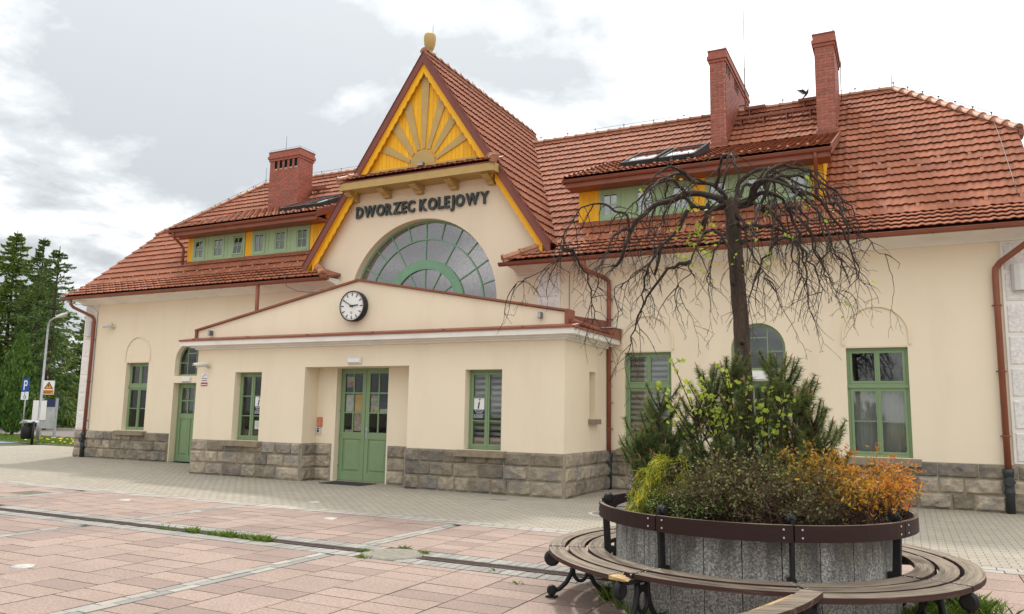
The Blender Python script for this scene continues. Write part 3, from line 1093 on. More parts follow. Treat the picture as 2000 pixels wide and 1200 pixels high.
w.prism([(-16.6, 3.43), (-6.1, 3.43), (-6.1, 3.62), (CX, 4.25), (-16.6, 3.55)], (0, 14.97, 0), (1, 0, 0), (0, 0, 1), (0, 2.32, 0))
w.prism([(-7.3, 3.66), (-6.12, 3.60), (-6.12, 3.84), (-7.3, 4.06)], (0, 17.26, 0), (1, 0, 0), (0, 0, 1), (0, 0.04, 0))
w.build('porch_roof', M['brown_metal'], B)

# cornice under the main eaves, in two lengths
prof = [(17.31, 5.33), (16.76, 5.33), (16.76, 5.225), (16.90, 5.215), (17.05, 5.195), (17.16, 5.16), (17.23, 5.12), (17.25, 5.085), (17.31, 5.085)]
for xa, xb in ((-25.2, -14.16), (-8.56, 2.46)):
    MB().prism(prof, (xa, 0, 0), (0, 1, 0), (0, 0, 1), (xb - xa, 0, 0)).build('eaves_cornice', M['white_plaster'], B)

# rusticated corner strips: raised rough blocks on a smooth white strip
for (xa, xb, z0, z1) in ((-25.03, -24.42, 0.9, 5.08), (1.74, 2.35, 0.9, 5.08), (-7.97, -7.38, 3.85, 5.08), (mir(-7.38), mir(-7.97), 3.85, 5.08)):
    p_ = MB().box(xa, xb, YW - .035, YW - .001, z0, z1).build('corner_strip', M['white_plaster'], B)
    n_ = max(1, round((z1 - z0) / 0.59))
    h = (z1 - z0) / n_
    for k in range(n_):
        q = MB()
        za, zb = z0 + k * h + .035, z0 + (k + 1) * h - .035
        q.add([(xa + .045, YW - .036, za), (xb - .045, YW - .036, za), (xb - .045, YW - .036, zb), (xa + .045, YW - .036, zb),
               (xa + .065, YW - .05, za + .02), (xb - .065, YW - .05, za + .02), (xb - .065, YW - .05, zb - .02), (xa + .065, YW - .05, zb - .02)],
              [(4, 5, 6, 7), (0, 1, 5, 4), (1, 2, 6, 5), (2, 3, 7, 6), (3, 0, 4, 7)])
        q.build('rough_block', M['rough_white'], p_)
p_ = MB().box(-25.02, -24.985, YW - .03, 18.0, 0.9, 5.08).build('corner_strip', M['white_plaster'], B)

# ---- plinth of rock-faced stones ---------------------------------------------
stone_meshes = []
for k in range(18):
    q = MB()
    nu, nw = 6, 4
    vs_ = []
    rr = random.Random(100 + k)
    for j in range(nw + 1):
        for i in range(nu + 1):
            edge = min(i, nu - i, j, nw - j)
            d = 0.0 if edge == 0 else rr.uniform(0.25, 1.0)
            if edge == 1:
                d = rr.uniform(0.35, 0.8)
            u = -0.5 + i / nu + (rr.uniform(-.05, .05) if 0 < i < nu else 0)
            v = -0.5 + j / nw + (rr.uniform(-.06, .06) if 0 < j < nw else 0)
            if i == 1:
                u = -0.5 + rr.uniform(.05, .11)
            if i == nu - 1:
                u = .5 - rr.uniform(.05, .11)
            if j == 1:
                v = -.5 + rr.uniform(.09, .18)
            if j == nw - 1:
                v = .5 - rr.uniform(.09, .18)
            vs_.append((u, -d * 0.8 - 0.2, v))
    fs = [(j * (nu + 1) + i, j * (nu + 1) + i + 1, (j + 1) * (nu + 1) + i + 1, (j + 1) * (nu + 1) + i) for j in range(nw) for i in range(nu)]
    q.add(vs_, fs, rnd=(k + .5) / 18)
    rim = [i for i in range(nu + 1)] + [j * (nu + 1) + nu for j in range(1, nw + 1)] + [nw * (nu + 1) + i for i in range(nu - 1, -1, -1)] + [j * (nu + 1) for j in range(nw - 1, 0, -1)]
    base = len(q.v)
    q.v += [(vs_[i][0], 0.3, vs_[i][2]) for i in rim]
    for i in range(len(rim)):
        q.f.append((rim[i], base + i, base + (i + 1) % len(rim), rim[(i + 1) % len(rim)]))
        q.s.append(False)
        q.r.append((k + .5) / 18)
    stone_meshes.append(q.mesh('stone', M['stone']))
rs = random.Random(5)


def plinth(p0, p1, nrm, heights=(0.30, 0.29, 0.28), depth=0.085):
    p0, p1, nrm = Vector((*p0, 0)), Vector((*p1, 0)), Vector((*nrm, 0))
    d = (p1 - p0)
    L = d.length
    U = d.normalized()
    core = MB()
    core.obox((p0 + p1) / 2 - nrm * 0.02 + Vector((0, 0, 0.43)), d / 2, nrm * 0.048, (0, 0, 0.445))
    pl = core.build('plinth', M['mortar'], B)
    z = 0.005
    for h in heights:
        s = 0.0
        while s < L - 0.02:
            wd = rs.uniform(0.36, 0.68)
            if L - s - wd < 0.25:
                wd = L - s
            wd = min(wd, L - s)
            c = p0 + U * (s + wd / 2) + nrm * 0.026 + Vector((0, 0, z + h / 2))
            dp = depth * rs.uniform(0.6, 1.15)
            m4 = Matrix((( U.x * (wd - .022), -nrm.x * dp, 0, c.x), (U.y * (wd - .022), -nrm.y * dp, 0, c.y), (0, 0, (h - .022) * rs.choice((1, 1)), c.z), (0, 0, 0, 1)))
            inst('stone', rs.choice(stone_meshes), m4, pl)
            s += wd
        z += h


plinth((-25.03, YW), (-20.56, YW), (0, -1))
plinth((-25.03, 19.0), (-25.03, YW), (-1, 0))
plinth((-19.35, YW), (AX0, YW), (0, -1))
plinth((AX1, YW), (-3.40, YW), (0, -1))
plinth((-2.17, YW), (2.9, YW), (0, -1))
plinth((AX0, YA), (-12.93, YA), (0, -1))
plinth((-9.93, YA), (AX1, YA), (0, -1))
plinth((AX1, YA), (AX1, YW), (1, 0))
plinth((AX0, YW), (AX0, YA), (-1, 0))
plinth((-12.93, YA), (-12.93, 15.19), (1, 0))
plinth((-12.93, 15.19), (-12.44, 15.19), (0, -1))
plinth((-10.78, 15.19), (-9.93, 15.19), (0, -1))
plinth((-9.93, 15.19), (-9.93, YA), (-1, 0))


# ---- windows -------------------------------------------------------------------
def window(x0, x1, z0, z1, y, cols, rows_spec, transom=None, blind=None, glass='glass', frame=0.055, sash=0.045, bars=0.022, curtain=None, sill=True, yw=None, label=None, mat='green'):
    """casement window: outer frame, sashes per column, thin glazing bars; panes are pieces of their own"""
    f = MB()
    f.box(x0, x0 + frame, y, y + .08, z0, z1)
    f.box(x1 - frame, x1, y, y + .08, z0, z1)
    f.box(x0 + frame, x1 - frame, y, y + .08, z1 - frame, z1)
    f.box(x0 + frame, x1 - frame, y - .015, y + .08, z0, z0 + frame)
    zones = [(z0 + frame, z1 - frame, rows_spec)]
    if transom:
        zt, th, upper, lower = transom
        f.box(x0 + frame, x1 - frame, y - .02, y + .08, zt - th / 2, zt + th / 2)
        f.box(x0 - .002, x1 + .002, y - .035, y - .02, zt - th / 2 + .02, zt + th / 2 - .03)
        zones = [(z0 + frame, zt - th / 2, lower), (zt + th / 2, z1 - frame, upper)]
    panes = []
    wx = (x1 - x0 - 2 * frame) / cols
    for za, zb, rows in zones:
        for c in range(cols):
            a, b = x0 + frame + c * wx, x0 + frame + (c + 1) * wx
            g_ = 0.004
            a += g_
            b -= g_
            f.box(a, a + sash, y - .012, y + .05, za + g_, zb - g_)
            f.box(b - sash, b, y - .012, y + .05, za + g_, zb - g_)
            f.box(a + sash, b - sash, y - .012, y + .05, za + g_, za + g_ + sash)
            f.box(a + sash, b - sash, y - .012, y + .05, zb - g_ - sash, zb - g_)
            ia, ib, ja, jb = a + sash, b - sash, za + g_ + sash, zb - g_ - sash
            for k in range(rows):
                pa = ja + (jb - ja) * k / rows
                pb = ja + (jb - ja) * (k + 1) / rows
                if k:
                    f.box(ia, ib, y + .002, y + .035, pa - bars / 2, pa + bars / 2)
                panes.append((ia, ib, pa + (bars / 2 if k else 0), pb - (bars / 2 if k < rows - 1 else 0)))
    if cols > 1:
        for c in range(1, cols):
            xm = x0 + frame + c * wx
            f.box(xm - .014, xm + .014, y - .026, y - .013, z0 + frame, z1 - frame)
    W = f.build('window', M[mat], B, label=label)
    for (a, b, c, d) in panes:
        MB().box(a - .004, b + .004, y + .016, y + .021, c - .004, d + .004).build('pane', M[glass], W)
    if blind:
        q = MB()
        z = z1 - .08
        hgt = blind
        while z > z0 + .06:
            q.box(x0 + .05, x1 - .05, y + .11, y + .113, max(z - hgt * .52, z0 + .05), z)
            z -= hgt
        q.build('roller_blind', M['blind'], W)
    if curtain:
        a, b, c, d = curtain
        q = MB()
        n_ = 26
        for k in range(n_):
            u0, u1 = a + (b - a) * k / n_, a + (b - a) * (k + 1) / n_
            ya, yb = y + .16 + .012 * (k % 2), y + .16 + .012 * ((k + 1) % 2)
            q.add([(u0, ya, c), (u1, yb, c), (u1, yb, d), (u0, ya, d)], [(0, 1, 2, 3)])
        q.build('curtain', M['curtain'], W)
    if sill:
        yo = yw - .175
        s_ = MB()
        s_.prism([(yo, z0 - .03), (yo, z0 - .15), (y + .05, z0 - .15), (y + .05, z0 + .0)], (x0 - .16, 0, 0), (0, 1, 0), (0, 0, 1), (x1 - x0 + .30, 0, 0))
        s_.build('sill', M['sill'], W)
    return W


for a, b in AW:
    window(a, b, 0.90, 2.585, YA + .20, 2, 3, blind=0.125, yw=YA, frame=.05, sash=.05)
yr = YW + .09
window(*WIN_R[0], ZW0, ZW1, yr, 2, 2, transom=(2.33, .11, 1, 2), blind=0.125, yw=YW)
window(*WIN_R[1], ZW0, ZW1, yr, 2, 2, transom=(2.33, .11, 1, 2), yw=YW, curtain=(-1.0, 0.03, 0.95, 2.3))
window(*WIN_L[0], ZW0, ZW1, YW + .16, 2, 2, transom=(2.33, .11, 1, 2), yw=YW, curtain=(WIN_L[0][0] + .04, WIN_L[0][1] - .04, 0.95, 3.0))
window(*WIN_L[1], ZW0, ZW1, YW + .16, 2, 2, transom=(2.33, .11, 1, 2), yw=YW, blind=0.125)


def arc_band(mb, c, z, r0, r1, y0, y1, n=36, a0=0.0, a1=PI):
    """curved bar of square section in the facade plane"""
    vs_, fs = [], []
    for k in range(n + 1):
        t_ = a0 + (a1 - a0) * k / n
        cs, sn = math.cos(t_), math.sin(t_)
        vs_ += [(c + r0 * cs, y0, z + r0 * sn), (c + r1 * cs, y0, z + r1 * sn), (c + r1 * cs, y1, z + r1 * sn), (c + r0 * cs, y1, z + r0 * sn)]
    for k in range(n):
        for j in range(4):
            j2 = (j + 1) % 4
            fs.append((k * 4 + j, k * 4 + j2, (k + 1) * 4 + j2, (k + 1) * 4 + j))
    fs += [(0, 1, 2, 3), tuple(4 * n + j for j in (3, 2, 1, 0))]
    mb.add(vs_, fs)


def sector_pane(c, z, r0, r1, a0, a1, y, mat, parent, n=6):
    q = MB()
    poly = [(c + r1 * math.cos(a0 + (a1 - a0) * k / n), z + r1 * math.sin(a0 + (a1 - a0) * k / n)) for k in range(n + 1)]
    poly += [(c + r0 * math.cos(a1 - (a1 - a0) * k / n), z + r0 * math.sin(a1 - (a1 - a0) * k / n)) for k in range(n + 1)] if r0 > 0.01 else [(c, z)]
    q.prism(poly, (0, y, 0), (1, 0, 0), (0, 0, 1), (0, .006, 0))
    return q.build('pane', mat, parent)


# round-headed fanlights over the side doors, with thin bars
for (xa, xb) in ((-3.35, -2.22), (-20.52, -19.39)):
    yf = YW + (.09 if xa > -10 else .16)
    r = (xb - xa) / 2
    c = (xa + xb) / 2
    zs = 3.68 - r
    f = MB()
    arc_band(f, c, zs, r - .055, r, yf, yf + .08, 24)
    f.box(xa, xa + .055, yf, yf + .08, 2.66, zs)
    f.box(xb - .055, xb, yf, yf + .08, 2.66, zs)
    f.box(xa + .055, xb - .055, yf, yf + .08, 2.66, 2.72)
    for u in (-.19, .19):
        f.box(c + u - .013, c + u + .013, yf + .005, yf + .05, 2.72, zs + math.sqrt(max(0, (r - .05) ** 2 - u * u)))
    f.box(c - .177, c + .177, yf + .006, yf + .048, 3.36, 3.385)
    f.box(c + .203, xb - .055, yf + .006, yf + .048, 3.06, 3.085)
    f.box(xa + .055, c - .203, yf + .006, yf + .048, 3.06, 3.085)
    W = f.build('window', M['green'], B)
    q = MB()
    poly = arch_poly(xa + .05, xb - .05, 2.70, 3.63, 20)
    for u0, u1 in ((xa + .05, c - .19), (c - .19, c + .19), (c + .19, xb - .05)):
        pl = [(u0, 2.70), (u1, 2.70)]
        for k in range(9):
            u = u1 + (u0 - u1) * k / 8
            pl.append((u, zs + math.sqrt(max(0.0, (r - .05) ** 2 - (u - c) ** 2))))
        MB().prism(pl, (0, yf + .022, 0), (1, 0, 0), (0, 0, 1), (0, .005, 0)).build('pane', M['glass'], W)


# ---- doors ----------------------------------------------------------------------
def door_leaf(x0, x1, z0, z1, y, panes=(2, 3), glass_z=0.43, panels=1, label=None, handle=None, posters=()):
    st = .105
    d = MB()
    zg = z0 + (z1 - z0) * glass_z
    d.box(x0, x0 + st, y, y + .05, z0, z1)
    d.box(x1 - st, x1, y, y + .05, z0, z1)
    d.box(x0 + st, x1 - st, y, y + .05, z1 - st, z1)
    d.box(x0 + st, x1 - st, y, y + .05, z0, z0 + .19)
    d.box(x0 + st, x1 - st, y, y + .05, zg - .16, zg)
    a, b, c, e = x0 + st, x1 - st, z0 + .19, zg - .16
    # sunk field with a raised panel
    wp = (b - a) / panels
    for k in range(panels):
        pa, pb = a + k * wp, a + (k + 1) * wp
        if k:
            d.box(pa - .03, pa + .03, y + .001, y + .049, c, e)
        pa += .03 if k else 0
        pb -= .03 if k < panels - 1 else 0
        d.box(pa, pb, y + .022, y + .045, c, e)
        m_ = .035
        d.add([(pa + m_, y + .022, c + m_), (pb - m_, y + .022, c + m_), (pb - m_, y + .022, e - m_), (pa + m_, y + .022, e - m_),
               (pa + m_ + .03, y + .006, c + m_ + .03), (pb - m_ - .03, y + .006, c + m_ + .03), (pb - m_ - .03, y + .006, e - m_ - .03), (pa + m_ + .03, y + .006, e - m_ - .03)],
              [(4, 5, 6, 7), (0, 1, 5, 4), (1, 2, 6, 5), (2, 3, 7, 6), (3, 0, 4, 7)])
    ga, gb, gc, ge = a, b, zg, z1 - st
    nx, nz = panes
    cells = []
    for i in range(nx):
        for j in range(nz):
            ca, cb = ga + (gb - ga) * i / nx, ga + (gb - ga) * (i + 1) / nx
            cc, ce = gc + (ge - gc) * j / nz, gc + (ge - gc) * (j + 1) / nz
            cells.append((ca, cb, cc, ce))
    for i in range(1, nx):
        xm = ga + (gb - ga) * i / nx
        d.box(xm - .017, xm + .017, y + .004, y + .044, gc, ge)
    for j in range(1, nz):
        zm = gc + (ge - gc) * j / nz
        for i in range(nx):
            ca = ga + (gb - ga) * i / nx + (.017 if i else 0)
            cb = ga + (gb - ga) * (i + 1) / nx - (.017 if i < nx - 1 else 0)
            d.box(ca, cb, y + .006, y + .042, zm - .017, zm + .017)
    Dr = d.build('door', M['green'], B, label=label)
    for (ca, cb, cc, ce) in cells:
        MB().box(ca, cb, y + .022, y + .028, cc, ce).build('pane', M['glass_dark'], Dr)
    for (i, j, mt, sx, z0_, z1_) in posters:
        ca, cb, cc, ce = cells[i * nz + j]
        MB().box(ca + .02, cb - .02 * sx, y + .034, y + .036, cc + (ce - cc) * z0_, cc + (ce - cc) * z1_).build('poster', M[mt], Dr)
    if handle is not None:
        h = MB()
        h.box(handle - .02, handle + .02, y - .006, y - .0005, zg - .12, zg + .12)
        h.tube([(handle, y - .006, zg + .04), (handle, y - .05, zg + .04)], .008, 8)
        s_ = 1 if handle < (x0 + x1) / 2 else -1
        h.tube([(handle, y - .05, zg + .04), (handle + s_ * .11, y - .05, zg + .04)], .009, 8)
        h.build('handle', M['steel'], Dr)
    return Dr


door_leaf(-12.34, -11.606, 0.02, 2.665, YD, posters=((0, 1, 'poster_white', 1, .0, .9), (1, 1, 'poster_yellow', 1, 0.0, .92), (1, 0, 'poster_red', 1, .05, 1.0), (0, 2, 'poster_mixed', 1.6, .3, .85), (0, 0, 'poster_white', 1, .0, .12)))
door_leaf(-11.594, -10.86, 0.02, 2.665, YD, handle=-11.545, posters=((0, 1, 'poster_mixed', 1, 0.02, .95), (1, 1, 'poster_white', 1, .0, .2)))
MB().box(-12.36, -10.84, YD - .02, YD + .2, -0.05, 0.018).build('threshold', M['sill'], B)
f = MB()
f.box(-12.359, -12.341, YD - .005, YD + .06, 0.018, 2.684)
f.box(-10.859, -10.841, YD - .005, YD + .06, 0.018, 2.684)
f.box(-12.341, -10.859, YD - .005, YD + .06, 2.667, 2.684)
f.build('door_frame', M['green'], B)
q = MB()
for z in (0.35, 1.0, 1.65, 2.3):
    q.tube([(-12.352, YD - .012, z), (-12.352, YD - .012, z + .09)], .012, 8)
q.build('hinges', M['steel'], B)
for (xa, xb) in ((-20.52, -19.39), (-3.35, -2.22)):
    yd = YW + .22
    door_leaf(xa + .05, xb - .05, 0.02, 2.40, yd, panes=(3, 2), glass_z=.62, panels=2, handle=xa + .10, label=None)
    f = MB()
    f.box(xa, xa + .048, yd - .01, yd + .06, 0, 2.44)
    f.box(xb - .048, xb, yd - .01, yd + .06, 0, 2.44)
    f.box(xa + .048, xb - .048, yd - .01, yd + .06, 2.402, 2.44)
    f.build('door_frame', M['green'], B)

# blind arched fields over the rectangular windows: a rounded groove and panel
for (xa, xb) in WIN_L + WIN_R:
    c = (xa + xb) / 2
    r = (xb - xa) / 2 + .045
    zs = 3.94 - r
    q = MB()
    arc_band(q, c, zs, r - .018, r + .018, YW - .042, YW + .01, 28)
    q.box(c - r - .018, c - r + .018, YW - .042, YW + .01, 3.16, zs)
    q.box(c + r - .018, c + r + .018, YW - .042, YW + .01, 3.16, zs)
    q.build('blind_arch', M['plaster'], B)
    q = MB()
    q.prism([(xa - .035, 3.12), (xb + .035, 3.12), (xb + .035, zs)] + [(c + (r - .0185) * math.cos(PI * k / 20), zs + (r - .0185) * math.sin(PI * k / 20)) for k in range(21)][1:-1] + [(xa - .035, zs)],
            (0, YW - .006, 0), (1, 0, 0), (0, 0, 1), (0, .012, 0))
    q.build('blind_arch_field', M['plaster'], B)

# ---- lunette -------------------------------------------------------------------
yl = YW + .24
f = MB()
arc_band(f, LUN_C, LUN_Z, 2.27, 2.33, yl, yl + .08, 48)
arc_band(f, LUN_C, LUN_Z, 1.80, 1.835, yl, yl + .06, 40)
arc_band(f, LUN_C, LUN_Z, 0.99, 1.24, yl - .02, yl + .06, 36)
for k in range(1, 12):
    a = PI * k / 12
    cs, sn = math.cos(a), math.sin(a)
    r0 = 1.835 if k % 2 else 1.24
    segs = [(r0, 2.27)] if k % 2 else [(1.24, 1.80), (1.835, 2.27)]
    if k % 2 == 0:
        segs.append((0.0, 0.99))
    for r0, r1 in segs:
        f.bar((LUN_C + r0 * cs, yl + .03, LUN_Z + r0 * sn), (LUN_C + r1 * cs, yl + .03, LUN_Z + r1 * sn), .028, .05, (0, 1, 0))
f.box(LUN_C - 2.33, LUN_C + 2.33, yl - .02, yl + .08, LUN_Z, LUN_Z + .05)
W = f.build('lunette_window', M['green_lunette'], B)
for k in range(12):
    sector_pane(LUN_C, LUN_Z, 1.82, 2.29, PI * k / 12, PI * (k + 1) / 12, yl + .03, M['leaded'], W)
for k in range(6):
    sector_pane(LUN_C, LUN_Z, 1.22, 1.82, PI * k / 6, PI * (k + 1) / 6, yl + .031, M['leaded'], W)
    sector_pane(LUN_C, LUN_Z, 0.0, 1.0, PI * k / 6, PI * (k + 1) / 6, yl + .032, M['leaded'], W)

# ================================================================== ROOF
import bmesh
TW, TE = 0.30, 0.375
prof_t = [(0, .016), (.012, .022), (.055, .022), (.078, .008), (.112, .001), (.15, .010), (.19, .013), (.225, .002), (.262, .003), (.286, .013), (.302, .016)]
tile_meshes = []
tile_data = []
for k in range(10):
    q = MB()
    L = TE + .05
    lo_, hi_ = 0.046, 0.0
    v0 = [(u, 0.0, h + lo_) for u, h in prof_t] + [(u, L, h + hi_) for u, h in prof_t]
    n_ = len(prof_t)
    q.add(v0, [(i, i + 1, n_ + i + 1, n_ + i) for i in range(n_ - 1)], smooth=True, rnd=(k + .5) / 10)
    lip = [(u, 0.0, h + lo_) for u, h in prof_t] + [(u, 0.003, h + lo_ - .018) for u, h in prof_t]
    q.add(lip, [(n_ + i, n_ + i + 1, i + 1, i) for i in range(n_ - 1)], rnd=(k + .5) / 10)
    q.add([(0, 0, prof_t[0][1] + lo_), (0, L, prof_t[0][1]), (0, L, -.01), (0, 0, lo_ - .012)], [(0, 3, 2, 1)], rnd=(k + .5) / 10)
    tile_meshes.append(q.mesh('roof_tile', M['tile']))
    tile_data.append((np.array(q.v, np.float32), [tuple(f) for f in q.f], list(q.s)))
ROOF_TILES = []            # (world matrix, variant, distance)
CLIPPED = []               # (verts, faces, smooth, variant)
rs = random.Random(21)
CAMP = Vector((0, 0, 1.65))


def tile_field(P0, U, V, nu, nv, expo=TE, keep=None, planes=(), width=TW):
    P0, U, V = Vector(P0), Vector(U).normalized(), Vector(V).normalized()
    Nn = U.cross(V).normalized()
    for j in range(nv):
        for i in range(nu):
            p = P0 + U * (i * width) + V * (j * expo)
            c = p + U * (width / 2) + V * (expo / 2)
            if keep and not keep(c):
                continue
            sv = expo / TE
            U2 = (U + V * rs.uniform(-.004, .004)).normalized()
            p2 = p + Nn * rs.uniform(-.002, .004) + V * rs.uniform(-.004, .004)
            m4 = Matrix(((U2.x * width / TW, V.x * sv, Nn.x, p2.x), (U2.y * width / TW, V.y * sv, Nn.y, p2.y), (U2.z * width / TW, V.z * sv, Nn.z, p2.z), (0, 0, 0, 1)))
            k = rs.randrange(10)
            state = 0
            for co, no in planes:
                d = [(p + U * a + V * b - Vector(co)).dot(Vector(no)) for a in (0, width) for b in (0, expo + .05 * sv)]
                if max(d) <= 0:
                    state = 2
                    break
                if min(d) < 0:
                    state = 1
            if state == 2:
                continue
            if state == 0:
                ROOF_TILES.append((m4, k, (c - CAMP).length))
            else:
                bm = bmesh.new()
                vv = [bm.verts.new(m4 @ Vector(q)) for q in tile_data[k][0]]
                for f, s_ in zip(tile_data[k][1], tile_data[k][2]):
                    fc = bm.faces.new([vv[x] for x in f])
                    fc.smooth = s_
                for co, no in planes:
                    bmesh.ops.bisect_plane(bm, geom=bm.verts[:] + bm.edges[:] + bm.faces[:], plane_co=co, plane_no=no, clear_inner=True)
                if bm.faces:
                    bm.verts.index_update()
                    CLIPPED.append(([tuple(q.co) for q in bm.verts], [tuple(q.index for q in f.verts) for f in bm.faces], [f.smooth for f in bm.faces], (k + .5) / 10))
                bm.free()


RZ, RY, RS = 10.66, 23.0, 0.867
YB, ZB = 17.42, 10.66 - 0.867 * (23.0 - 17.42)          # the kick above the eaves
YE, ZE = 16.60, 5.325
XL, XR = -25.35, 2.50
XH0, XH1 = -22.83, 0.09
YH = 20.12
Vm = Vector((0, 1, RS)).normalized()
Ve = Vector((0, YB - YE, ZB - ZE)).normalized()
LE = Vector((0, YB - YE, ZB - ZE)).length


def gz_top(x):
    return 11.44 - GS * abs(x - CX)


DW = [(-7.25, -1.42), (mir(-1.42), mir(-7.25))]
DEAVE = [(-7.42, -1.20), (mir(-1.20), mir(-7.42))]
DZ0, DS, DYE = 7.52, 0.418, 17.56


def under_dormer(c):
    for a, b in DW:
        if a + .12 < c.x < b - .12 and 18.3 < c.y and c.z < DZ0 + DS * (c.y - DYE) - .05:
            return True
    return False


def keep_main(c):
    if c.y > 16.95 and c.z < gz_top(c.x) - .12:
        return False
    if c.y <= 17.0 and -14.2 < c.x < -8.55:
        return False
    return not under_dormer(c)


hipR = (Vector((XH1, RY, 0)), Vector((-(RY - YH), -(XR - XH1), 0)).normalized())
hipL = (Vector((XH0, RY, 0)), Vector(((RY - YH), -(XH0 - XL), 0)).normalized())
clipL = (Vector((XL, 0, 0)), Vector((1, 0, 0)))
clipR = (Vector((XR, 0, 0)), Vector((-1, 0, 0)))
crest = (Vector((0, RY - .02, 0)), Vector((0, -1, 0)))
nu = int((XR - XL) / TW) + 1
tile_field((XL, YB - .02, ZB - .017), (1, 0, 0), Vm, nu, 21, keep=keep_main, planes=(hipL, hipR, clipL, clipR, crest))
# kicked rows over the eaves, cut back to short hips beside the gable
eR = (Vector((-8.62, YE, 0)), Vector((0.78, -0.60, 0)).normalized())
eL = (Vector((mir(-8.62), YE, 0)), Vector((-0.78, -0.60, 0)).normalized())
for (xa, xb, pl) in ((-8.9, XR, eR), (XL, -13.8, eL)):
    tile_field((xa if xa > -10 else XL, YE, ZE), (1, 0, 0), Ve, int((xb - xa) / TW) + 1, 4, expo=LE / 4, keep=lambda c: not (c.y > 17.0 and c.z < gz_top(c.x) - .12), planes=(clipL, clipR, pl))
# cross gable
Vg = Vector((-1, 0, GS)).normalized()
gl = Vector((3.86, 0, 3.86 * GS)).length
ng = int(gl / TE)


def keep_gable(c):
    return c.z > RZ - RS * abs(RY - c.y) - .25


tile_field((CX + 3.88, 17.0, 11.44 - GS * 3.88), (0, 1, 0), Vg, 24, ng + 1, keep=lambda c: keep_gable(c) and c.z < 11.42, planes=((Vector((0, 17.0, 0)), Vector((0, 1, 0))),))
Vg2 = Vector((1, 0, GS)).normalized()
tile_field((CX - 3.88, 24.2, 11.44 - GS * 3.88), (0, -1, 0), Vg2, 24, ng + 1, keep=lambda c: keep_gable(c) and c.z < 11.42, planes=((Vector((0, 17.0, 0)), Vector((0, 1, 0))),))
# dormer shed roofs
Vd = Vector((0, 1, DS)).normalized()
for a, b in DEAVE:
    nd = round((b - a) / TW)
    tile_field((a, DYE - .03, DZ0 - .012), (1, 0, 0), Vd, nd, 11, expo=0.34, keep=lambda c: c.z > RZ - RS * (RY - c.y) - .12 and c.z > gz_top(c.x) - .25, width=(b - a) / nd)
# pent roof on the gable
PY0, PZ0 = 16.63, 7.955
Vp = Vector((0, 0.52, 0.27)).normalized()
np_ = 16
pw = 4.86 / np_
tile_field((CX - 2.43, PY0, PZ0), (1, 0, 0), Vp, np_, 2, expo=0.27, width=pw)

ROOF_TILES.sort(key=lambda t_: t_[2])
# underlay slabs
w = MB()


def slab_quad(mb, pts, th):
    pts = [Vector(p) for p in pts]
    n_ = (pts[1] - pts[0]).cross(pts[2] - pts[0]).normalized()
    if n_.z < 0:
        n_ = -n_
    a = [p - n_ * .028 for p in pts]
    b = [p - n_ * (.028 + th) for p in pts]
    m = len(pts)
    mb.add(a + b, [tuple(range(m)), tuple(range(2 * m - 1, m - 1, -1))] + [(i, i + m, (i + 1) % m + m, (i + 1) % m) for i in range(m)])


def zm(y):
    return RZ - RS * abs(RY - y)


xgl, xgr = mir(-7.62), -7.62
slab_quad(w, [(XL, YB, ZB), (xgl, YB, ZB), (CX, RY, RZ), (XH0, RY, RZ), (XL, YH, zm(YH))], .14)
slab_quad(w, [(xgr, YB, ZB), (XR, YB, ZB), (XR, YH, zm(YH)), (XH1, RY, RZ), (CX, RY, RZ)], .14)
slab_quad(w, [(XL, YE + .03, ZE + .01), (-14.15, YE + .03, ZE + .01), (xgl - .15, YB, ZB), (XL, YB, ZB)], .08)
slab_quad(w, [(-8.58, YE + .03, ZE + .01), (XR, YE + .03, ZE + .01), (XR, YB, ZB), (xgr + .15, YB, ZB)], .08)
RB = w.build('roof', M['underroof'], B)
w = MB()
slab_quad(w, [(CX, 17.02, 11.42), (CX, RY + 1.16, 11.42), (CX + 3.84, RY + 1.16, 11.42 - GS * 3.84), (CX + 3.84, 17.02, 11.42 - GS * 3.84)], .13)
slab_quad(w, [(CX, 17.02, 11.42), (CX, RY + 1.16, 11.42), (CX - 3.84, RY + 1.16, 11.42 - GS * 3.84), (CX - 3.84, 17.02, 11.42 - GS * 3.84)], .13)
w.build('gable_roof', M['underroof'], B)
w = MB()        # rear slope and the half hips
slab_quad(w, [(XL, 29.6, 5.0), (XR, 29.6, 5.0), (XR, 2 * RY - YH, zm(YH)), (XH1, RY, RZ), (XH0, RY, RZ), (XL, 2 * RY - YH, zm(YH))], .14)
slab_quad(w, [(XR, YH, zm(YH)), (XR, 2 * RY - YH, zm(YH)), (XH1, RY, RZ)], .10)
slab_quad(w, [(XL, YH, zm(YH)), (XL, 2 * RY - YH, zm(YH)), (XH0, RY, RZ)], .10)
w.build('rear_roof', M['tile'], B)

# individual tiles: the 300 nearest, the rest as one part
for m4, k, d in ROOF_TILES[:300]:
    inst('roof_tile', tile_meshes[k], m4, RB)
VV, FF, RR, SS = [], [], [], []
off = 0
for m4, k, d in ROOF_TILES[300:]:
    A = np.array(m4)
    v = tile_data[k][0] @ A[:3, :3].T + A[:3, 3]
    VV.append(v)
    FF += [tuple(i + off for i in f) for f in tile_data[k][1]]
    SS += tile_data[k][2]
    RR += [(k + .5) / 10] * len(tile_data[k][1])
    off += len(v)
for v, f, s_, r in CLIPPED:
    VV.append(np.array(v, np.float32))
    FF += [tuple(i + off for i in q) for q in f]
    SS += s_
    RR += [r] * len(f)
    off += len(v)
me = bpy.data.meshes.new('roof_tiles')
me.from_pydata([tuple(float(c) for c in q) for q in (np.concatenate(VV) - np.array(org(B)))], [], FF)
me.materials.append(M['tile'])
me.polygons.foreach_set('use_smooth', SS)
at = me.attributes.new('rnd', 'FLOAT', 'FACE')
at.data.foreach_set('value', RR)
me.update()
o = link('roof_tiles', me, B)
